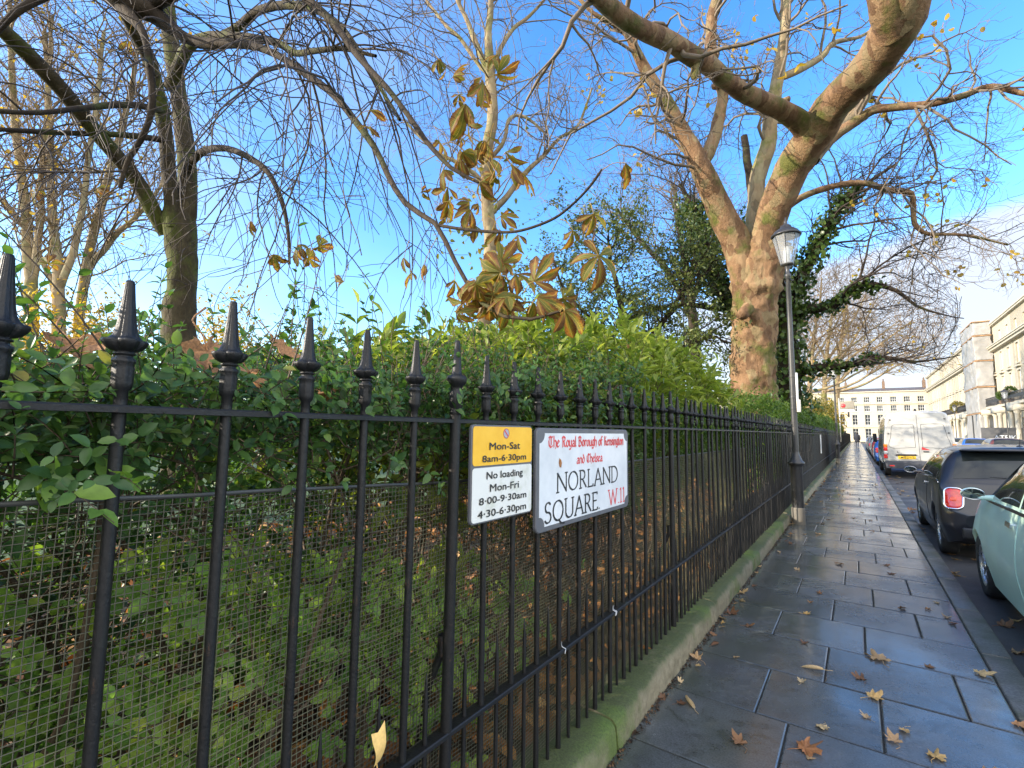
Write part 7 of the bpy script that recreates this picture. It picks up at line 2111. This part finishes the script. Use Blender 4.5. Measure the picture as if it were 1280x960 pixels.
lp = lamp_post('black street lamp post on the pavement edge in front of the massive plane tree', (-0.815, 9.05, 0), lean=(0.006, 0.0))
m = MB(); m.bbox(0.045, 0.075, -0.035, 0.035, 1.95, 2.42, 0.006); m.build('sign_plate', plain('plate_grey', (0.62, 0.63, 0.64), 0.4), lp)
m = MB(); m.bbox(0.046, 0.10, -0.04, 0.04, 1.78, 1.98, 0.006); m.build('control_box', plain('box_cream', (0.58, 0.55, 0.48), 0.5), lp)
for z in (1.84, 2.02, 2.36):
    m = MB(); m.lathe([(0.05, z - .012), (0.053, z), (0.05, z + .012)], 14); m.build('strap', LAMP_IRON, lp)
lamp_post('black street lamp post farther along the railing, beside the yellow green shrub', (-0.80, 28.9, 0), False)
lamp_post('black street lamp post in front of the near part of the stucco terrace', (9.05, 50.0, 0), False)
lamp_post('black street lamp post by the terrace, seen just above the right of the white van', (9.05, 72.5, 0), False)

# thin dark post beside the hoarding
m = MB(); m.tube([(0, 0, 0), (0, 0, 3.4)], 0.05, 8)
o = m.build('sign_post', LAMP_IRON); o.location = (8.95, 62.0, 0)
tag(o, 'plain grey upright post in front of the dark hoarding board', 'post')

# estate agent's board on its post behind the railing
eb = thing('estate_board', 'grey and red board on a post above the railing near the second lamp post', 'sign board', (-0.98, 44.0, 0))
m = MB(); m.box(-0.035, 0.035, -0.03, 0.03, 0.9, 4.2); m.build('post', plain('board_post', (0.5, 0.48, 0.44), 0.7), eb)
m = MB(); m.bbox(0.04, 0.95, -0.02, 0.02, 3.15, 3.95, 0.008); bd = m.build('board', plain('board_grey', (0.22, 0.20, 0.16), 0.5), eb)
m = MB(); m.bbox(0.05, 0.94, -0.024, -0.0205, 3.16, 3.32, 0.0015); m.build('strip', SIGN_WHITE, bd)
m = MB(); m.lathe([(0.0, -0.024), (0.15, -0.024), (0.15, -0.0205)], 24, (0.26, 0, 3.62), axis='y'); m.build('disc', RED, bd)
m = MB(); m.bbox(0.50, 0.62, -0.02, 0.02, 2.75, 3.14, 0.004); m.build('small_board', TRIM, bd)

# ================================================================ FALLEN LEAVES
t = new('fallen_leaf')
oi = t.node('ShaderNodeObjectInfo').outputs['Random']
n1 = t.noise(30, 5, 0.6); n2 = t.noise(9, 4)
c = t.ramp(oi, [(0, (0.12, 0.06, 0.03)), (0.2, (0.25, 0.13, 0.055)), (0.4, (0.38, 0.24, 0.11)), (0.62, (0.50, 0.36, 0.20)), (0.8, (0.55, 0.34, 0.08)), (0.92, (0.58, 0.45, 0.25)), (1, (0.36, 0.15, 0.05))])
c = t.mix(t.ramp(n1, [(0.5, 0), (0.72, 0.6)]), c, (0.26, 0.11, 0.04))
c = t.mix(1.0, c, t.ramp(n2, [(0.3, 0.8), (0.7, 1.15)]), 'MULTIPLY')
t.set(Base=c, Rough=0.55); t.bump(n1, 0.3, 0.004)
tr = t.node('ShaderNodeBsdfTranslucent'); t.l.new(c, tr.inputs['Color']); ms = t.node('ShaderNodeMixShader', {0: 0.2}); t.l.new(t.b.outputs[0], ms.inputs[1]); t.l.new(tr.outputs[0], ms.inputs[2]); t.l.new(ms.outputs[0], t.n['Material Output'].inputs['Surface'])
FALLEN = t.m


def maple_mesh(seed, curl, cup, stalk=1.0):
    """five-lobed plane-tree leaf, curled as it dried, with its stalk"""
    r_ = np.random.default_rng(seed)
    keys = [(-180, 0.10), (-150, 0.34), (-128, 0.30), (-112, 0.42), (-100, 0.58), (-80, 0.40), (-62, 0.42), (-52, 0.64), (-40, 0.82), (-30, 0.60), (-20, 0.46), (-10, 0.74), (0, 1.0), (10, 0.74), (20, 0.46), (30, 0.60), (40, 0.82), (52, 0.64), (62, 0.42), (80, 0.40), (100, 0.58), (112, 0.42), (128, 0.30), (150, 0.34), (180, 0.10)]
    n = 48
    ang = np.linspace(-180, 180, n, endpoint=False)
    rad = np.interp(ang, [k[0] for k in keys], [k[1] for k in keys]) * (1 + 0.10 * r_.normal(size=n))
    a = np.radians(ang); rings = [0.0, 0.35, 0.7, 1.0]
    G = np.zeros((4, n, 3))
    ph = r_.random() * 6.28
    for i, f in enumerate(rings):
        x = f * rad * np.cos(a); y = f * rad * np.sin(a)
        z = curl * (np.cos(ph) * x + np.sin(ph) * y) ** 2 + cup * (x * x + y * y) + 0.05 * f * np.sin(5 * a + ph) + 0.03 * r_.normal(size=n) * f
        G[i] = np.stack([x, y, z], -1)
    G[..., 2] -= G[..., 2].min() * 0.85
    m = MB(); m.grid(G, True)
    if stalk:
        s = np.array([(0, 0, G[0, 0, 2]), (-0.35, 0.02, G[0, 0, 2] + 0.02), (-0.7, 0.10 * r_.normal(), 0.04), (-1.05 * stalk, 0.22 * r_.normal(), 0.02)])
        m.tube(catmull(s, 8), [0.022, 0.020, 0.018, 0.017, 0.017, 0.018, 0.022, 0.028], 5)
    return m.mesh('fallen_leaf', FALLEN)


LM = [maple_mesh(s, cu, cp, st) for s, cu, cp, st in ((1, 0.15, 0.05, 1), (2, 0.5, 0.1, 1), (3, 0.25, 0.35, 1), (4, 0.9, 0.1, 1), (5, 0.1, 0.12, 0), (6, 0.35, 0.2, 1), (7, 0.6, -0.1, 0), (8, 0.2, 0.02, 1))]
m = MB()                                                           # folded, rolled-up leaf
G = []
for i, v in enumerate(np.linspace(0, 1, 14)):
    w = 0.30 * math.sin(math.pi * min(1, 0.12 + 0.95 * v)) ** 0.7
    G.append([(v * 2 - 1, w * math.cos(q), 0.02 + w * 0.8 * (1 + math.sin(q))) for q in np.linspace(-2.4, 1.0, 10)])
m.grid(np.array(G)); m.tube([(-1.0, 0, 0.05), (-1.4, 0.05, 0.04), (-1.8, -0.05, 0.02)], [0.03, 0.025, 0.03], 5); ROLLED = m.mesh('fallen_leaf', FALLEN)


def onz(px, py, z=0.0):
    d = ray(px, py); tt = (z - CAM_H) / d[2]; return CAM + tt * d


def drop(me, p, size, rz, label, group=None, tilt=0.06):
    o = bpy.data.objects.new('fallen_leaf', me); COL.objects.link(o)
    o.location = (p[0], p[1], p[2] + 0.003); o.scale = (size,) * 3
    o.rotation_euler = (rng.normal() * tilt, rng.normal() * tilt, rz)
    return tag(o, label, 'leaf', group)


GL = 'fallen leaves scattered on the pavement'
special = [
 (862, 878, ROLLED, 0.062, 2.2, 'rolled tan leaf lying near the foot of the plinth at lower centre'),
 (850, 880, LM[0], 0.045, 1.0, 'small cream star-shaped leaf beside the rolled tan leaf'),
 (925, 930, LM[2], 0.060, 2.4, 'tan five-lobed leaf nearest the bottom edge, left of the wet limp leaf'),
 (1006, 938, LM[7], 0.095, 0.7, 'large limp brown leaf pressed wet on the slab at the bottom edge'),
 (1010, 948, LM[4], 0.030, 0.2, 'little yellow leaf lying on the large limp brown leaf'),
 (914, 768, LM[2], 0.085, 1.5, 'big pale leaf curled against the plinth, largest of its little heap'),
 (935, 783, LM[5], 0.060, 0.2, 'brown leaf with a long stalk next to the big pale leaf by the plinth'),
 (872, 824, LM[3], 0.070, 2.7, 'crumpled dark tan leaf with long stalk close to the plinth'),
 (1014, 836, ROLLED, 0.062, 3.3, 'narrow folded leaf with a long stalk in the middle of the slabs'),
 (918, 822, LM[4], 0.032, 0.2, 'bright yellow small leaf alone on the slab by the plinth'),
 (895, 806, ROLLED, 0.040, 1.1, 'pale pointed leaf standing between plinth and bright yellow leaf'),
 (995, 655, LM[3], 0.16, 1.2, 'orange heap of a leaf caught at the foot of the near lamp post'),
 (1225, 843, LM[4], 0.085, 0.4, 'pale yellow leaf on the edge of the kerb at the right'),
 (1273, 908, LM[4], 0.060, 0.9, 'orange yellow leaf lying on the kerb at the right edge'),
 (1160, 834, LM[0], 0.050, 0.5, 'small tan leaf with a dark stalk, right part of the pavement'),
 (1100, 826, LM[7], 0.110, 2.0, 'wide flat leaf soaked on the slabs right of the folded leaf'),
]
for px, py, me, s, rz, lab in special:
    p = onz(px, py, 0.0 if px < 1215 else 0.004)
    drop(me, p, s, rz, lab)
taken = np.array([onz(a[0], a[1])[:2] for a in special])
lab_pool = ('tan fallen leaf lying flat among many others on the wet slabs', 'ochre fallen leaf among many others along the foot of the plinth', 'yellowish fallen leaf among many others in the gutter by the kerb')
cnt = 0
tries = 0
while cnt < 62 and tries < 2000:
    tries += 1
    y = 2.9 + 20 * rng.random() ** 1.7; x = -0.85 + 1.38 * rng.random()
    if np.min(np.hypot(*(taken - [x, y]).T)) < 0.13: continue
    taken = np.vstack([taken, [x, y]]); cnt += 1
    drop(LM[rng.integers(0, 8)], (x, y, 0.0), 0.035 + 0.035 * rng.random(), 6.28 * rng.random(), lab_pool[0], GL)
for i in range(46):
    y = 2.7 + 22 * rng.random() ** 1.5; x = -0.915 + 0.12 * rng.random() ** 2
    if np.min(np.hypot(*(taken - [x, y]).T)) < 0.07: continue
    taken = np.vstack([taken, [x, y]])
    drop(LM[rng.integers(0, 7)], (x, y, 0.006), 0.03 + 0.045 * rng.random(), 6.28 * rng.random(), lab_pool[1], 'fallen leaves along the plinth', 0.35)
for i in range(60):
    y = 3.6 + 22 * rng.random() ** 1.3; x = 0.77 + 0.45 * rng.random() ** 1.5
    if 4.0 < y < 4.5: continue
    zr = ROAD_Z + 0.06 * (1 - ((x - 4.7) / 3.95) ** 2)
    drop(LM[rng.integers(0, 8)], (x, y, zr), 0.05 + 0.05 * rng.random(), 6.28 * rng.random(), lab_pool[2], 'fallen leaves in the gutter by the kerb')
# leaves caught in the hedge and on the ironwork
def caught(px, py, X, size, me, lab, rot):
    d = ray(px, py); p = CAM + d * (X / d[0])
    o = bpy.data.objects.new('caught_leaf', me); COL.objects.link(o); o.location = tuple(p); o.scale = (size,) * 3; o.rotation_euler = rot
    o.data = me.copy(); o.data.materials[0] = RUSSET
    tag(o, lab, 'leaf')
RUSSET = plain('russet_leaf', (0.30, 0.145, 0.055), 0.7, var=0.5, scale=18, bump=0.3)
caught(258, 440, -1.20, 0.115, LM[5], 'large pink-brown leaf caught upright in the hedge behind the third finial', (0.3, 1.1, 0.5))
caught(312, 470, -1.20, 0.060, LM[3], 'rusty leaf caught low in the hedge right of the third finial', (0.6, 1.0, 1.5))
caught(408, 490, -1.18, 0.055, LM[5], 'rusty brown leaf caught in the hedge right of the fourth finial', (0.2, 1.2, 2.5))
caught(90, 432, -1.30, 0.090, LM[3], 'orange brown leaf lying in the hedge between the two leftmost finials', (0.3, 0.7, 0.4))
caught(345, 430, -1.35, 0.080, LM[1], 'faded brown leaf in the hedge left of the fourth finial', (0.3, 0.9, 0.9))
caught(885, 706, -1.035, 0.055, LM[6], 'orange leaf stuck on the bars above the mossy plinth', (0.1, 1.4, 0.4))
# pale yellow leaf wedged at the lower rail
m = MB()
G = np.array([[[0.0 + 0.012 * math.sin(v * 3), (u - 0.5) * 0.05 * (1.0 - 0.5 * (1 - v)) * (1 if v < .8 else 1), v * 0.085 + (0.014 * abs(u - 0.5) * 2 if v > 0.9 else 0)] for u in np.linspace(0, 1, 7)] for v in np.linspace(0, 1, 8)])
m.grid(G); m.tube([(0, 0, 0), (0, 0.004, -0.03), (0, 0.0, -0.06)], 0.0015, 5)
o = m.build('caught_leaf', plain('yellow_leaf_stuck', (0.85, 0.55, 0.18), 0.6, var=0.2, scale=40))
d = ray(471, 955); p = CAM + d * (-1.012 / d[0]); o.location = tuple(p); o.rotation_euler = (0.15, 0.1, 0.2)
tag(o, 'pale yellow leaf wedged upright at the lower rail near the bottom edge', 'leaf')

# ================================================================ a person far along the pavement
SKIN = plain('skin', (0.42, 0.26, 0.19), 0.6); COAT = plain('dark_coat', (0.02, 0.022, 0.03), 0.85); HAIR = plain('hair', (0.03, 0.02, 0.015), 0.7); TROUS = plain('trousers', (0.05, 0.055, 0.075), 0.85)
pv = thing('person', 'person in a dark coat walking far away on the pavement, beyond the second lamp post', 'person', (0.02, 68.0, 0.0))
bm = bmesh.new(); me = bpy.data.meshes.new('body')
J = dict(pel=(0, 0, .95), w=(0, 0, 1.08), ch=(0, 0, 1.32), nk=(0, 0, 1.48), hd0=(0, 0, 1.56), hd=(0, 0.01, 1.66), hd2=(0, 0.0, 1.74), ls=(-.19, 0, 1.42), le=(-.25, -.06, 1.15), lw=(-.24, .06, .93), lh=(-.235, .10, .84), rs=(.19, 0, 1.42), re=(.25, .02, 1.15), rw=(.25, .15, .95), rh=(.25, .19, .86),
         lk=(-.10, .16, .52), la=(-.10, .06, .09), lf=(-.10, .20, .04), rk=(.10, .0, .50), ra=(.10, -.26, .14), rf=(.10, -.16, .05), lp=(-.10, .01, .90), rp=(.10, .01, .90))
Rd = dict(pel=.15, w=.135, ch=.16, nk=.06, hd0=.065, hd=.10, hd2=.07, ls=.075, le=.055, lw=.038, lh=.032, rs=.075, re=.055, rw=.038, rh=.032, lk=.065, la=.042, lf=.038, rk=.065, ra=.042, rf=.038, lp=.10, rp=.10)
ED = [('pel', 'w'), ('w', 'ch'), ('ch', 'nk'), ('nk', 'hd0'), ('hd0', 'hd'), ('hd', 'hd2'), ('ch', 'ls'), ('ls', 'le'), ('le', 'lw'), ('lw', 'lh'), ('ch', 'rs'), ('rs', 're'), ('re', 'rw'), ('rw', 'rh'), ('pel', 'lp'), ('lp', 'lk'), ('lk', 'la'), ('la', 'lf'), ('pel', 'rp'), ('rp', 'rk'), ('rk', 'ra'), ('ra', 'rf')]
keys = list(J); vs = {k: bm.verts.new(J[k]) for k in keys}
for a, b in ED: bm.edges.new((vs[a], vs[b]))
bm.verts.index_update(); bm.to_mesh(me); bm.free()
po = bpy.data.objects.new('body', me); COL.objects.link(po); po.parent = pv
sk = po.modifiers.new('skin', 'SKIN')
for i, k in enumerate(keys): me.skin_vertices[0].data[i].radius = (Rd[k], Rd[k]); me.skin_vertices[0].data[i].use_root = (k == 'pel')
po.modifiers.new('sub', 'SUBSURF').levels = 2
me.materials.append(TROUS)
m = MB()
m.lathe([(0.0, 1.62), (0.06, 1.53), (0.10, 1.50), (0.20, 1.43), (0.225, 1.25), (0.20, 1.08), (0.225, 0.85), (0.25, 0.68), (0.235, 0.67)], 18); 
for v in m.v: v[:, 1] *= 0.72
for s in (-1, 1): m.tube([(s * .20, 0, 1.42), (s * .265, -.02, 1.15), (s * .26, .10, .90)], [.09, .075, .055], 10)
m.build('coat', COAT, pv)
m = MB(); m.lathe([(0.0, 1.80), (0.06, 1.79), (0.105, 1.73), (0.115, 1.66), (0.10, 1.60), (0.08, 1.58)], 14, (0, -0.012, 0)); m.build('hair', HAIR, pv)
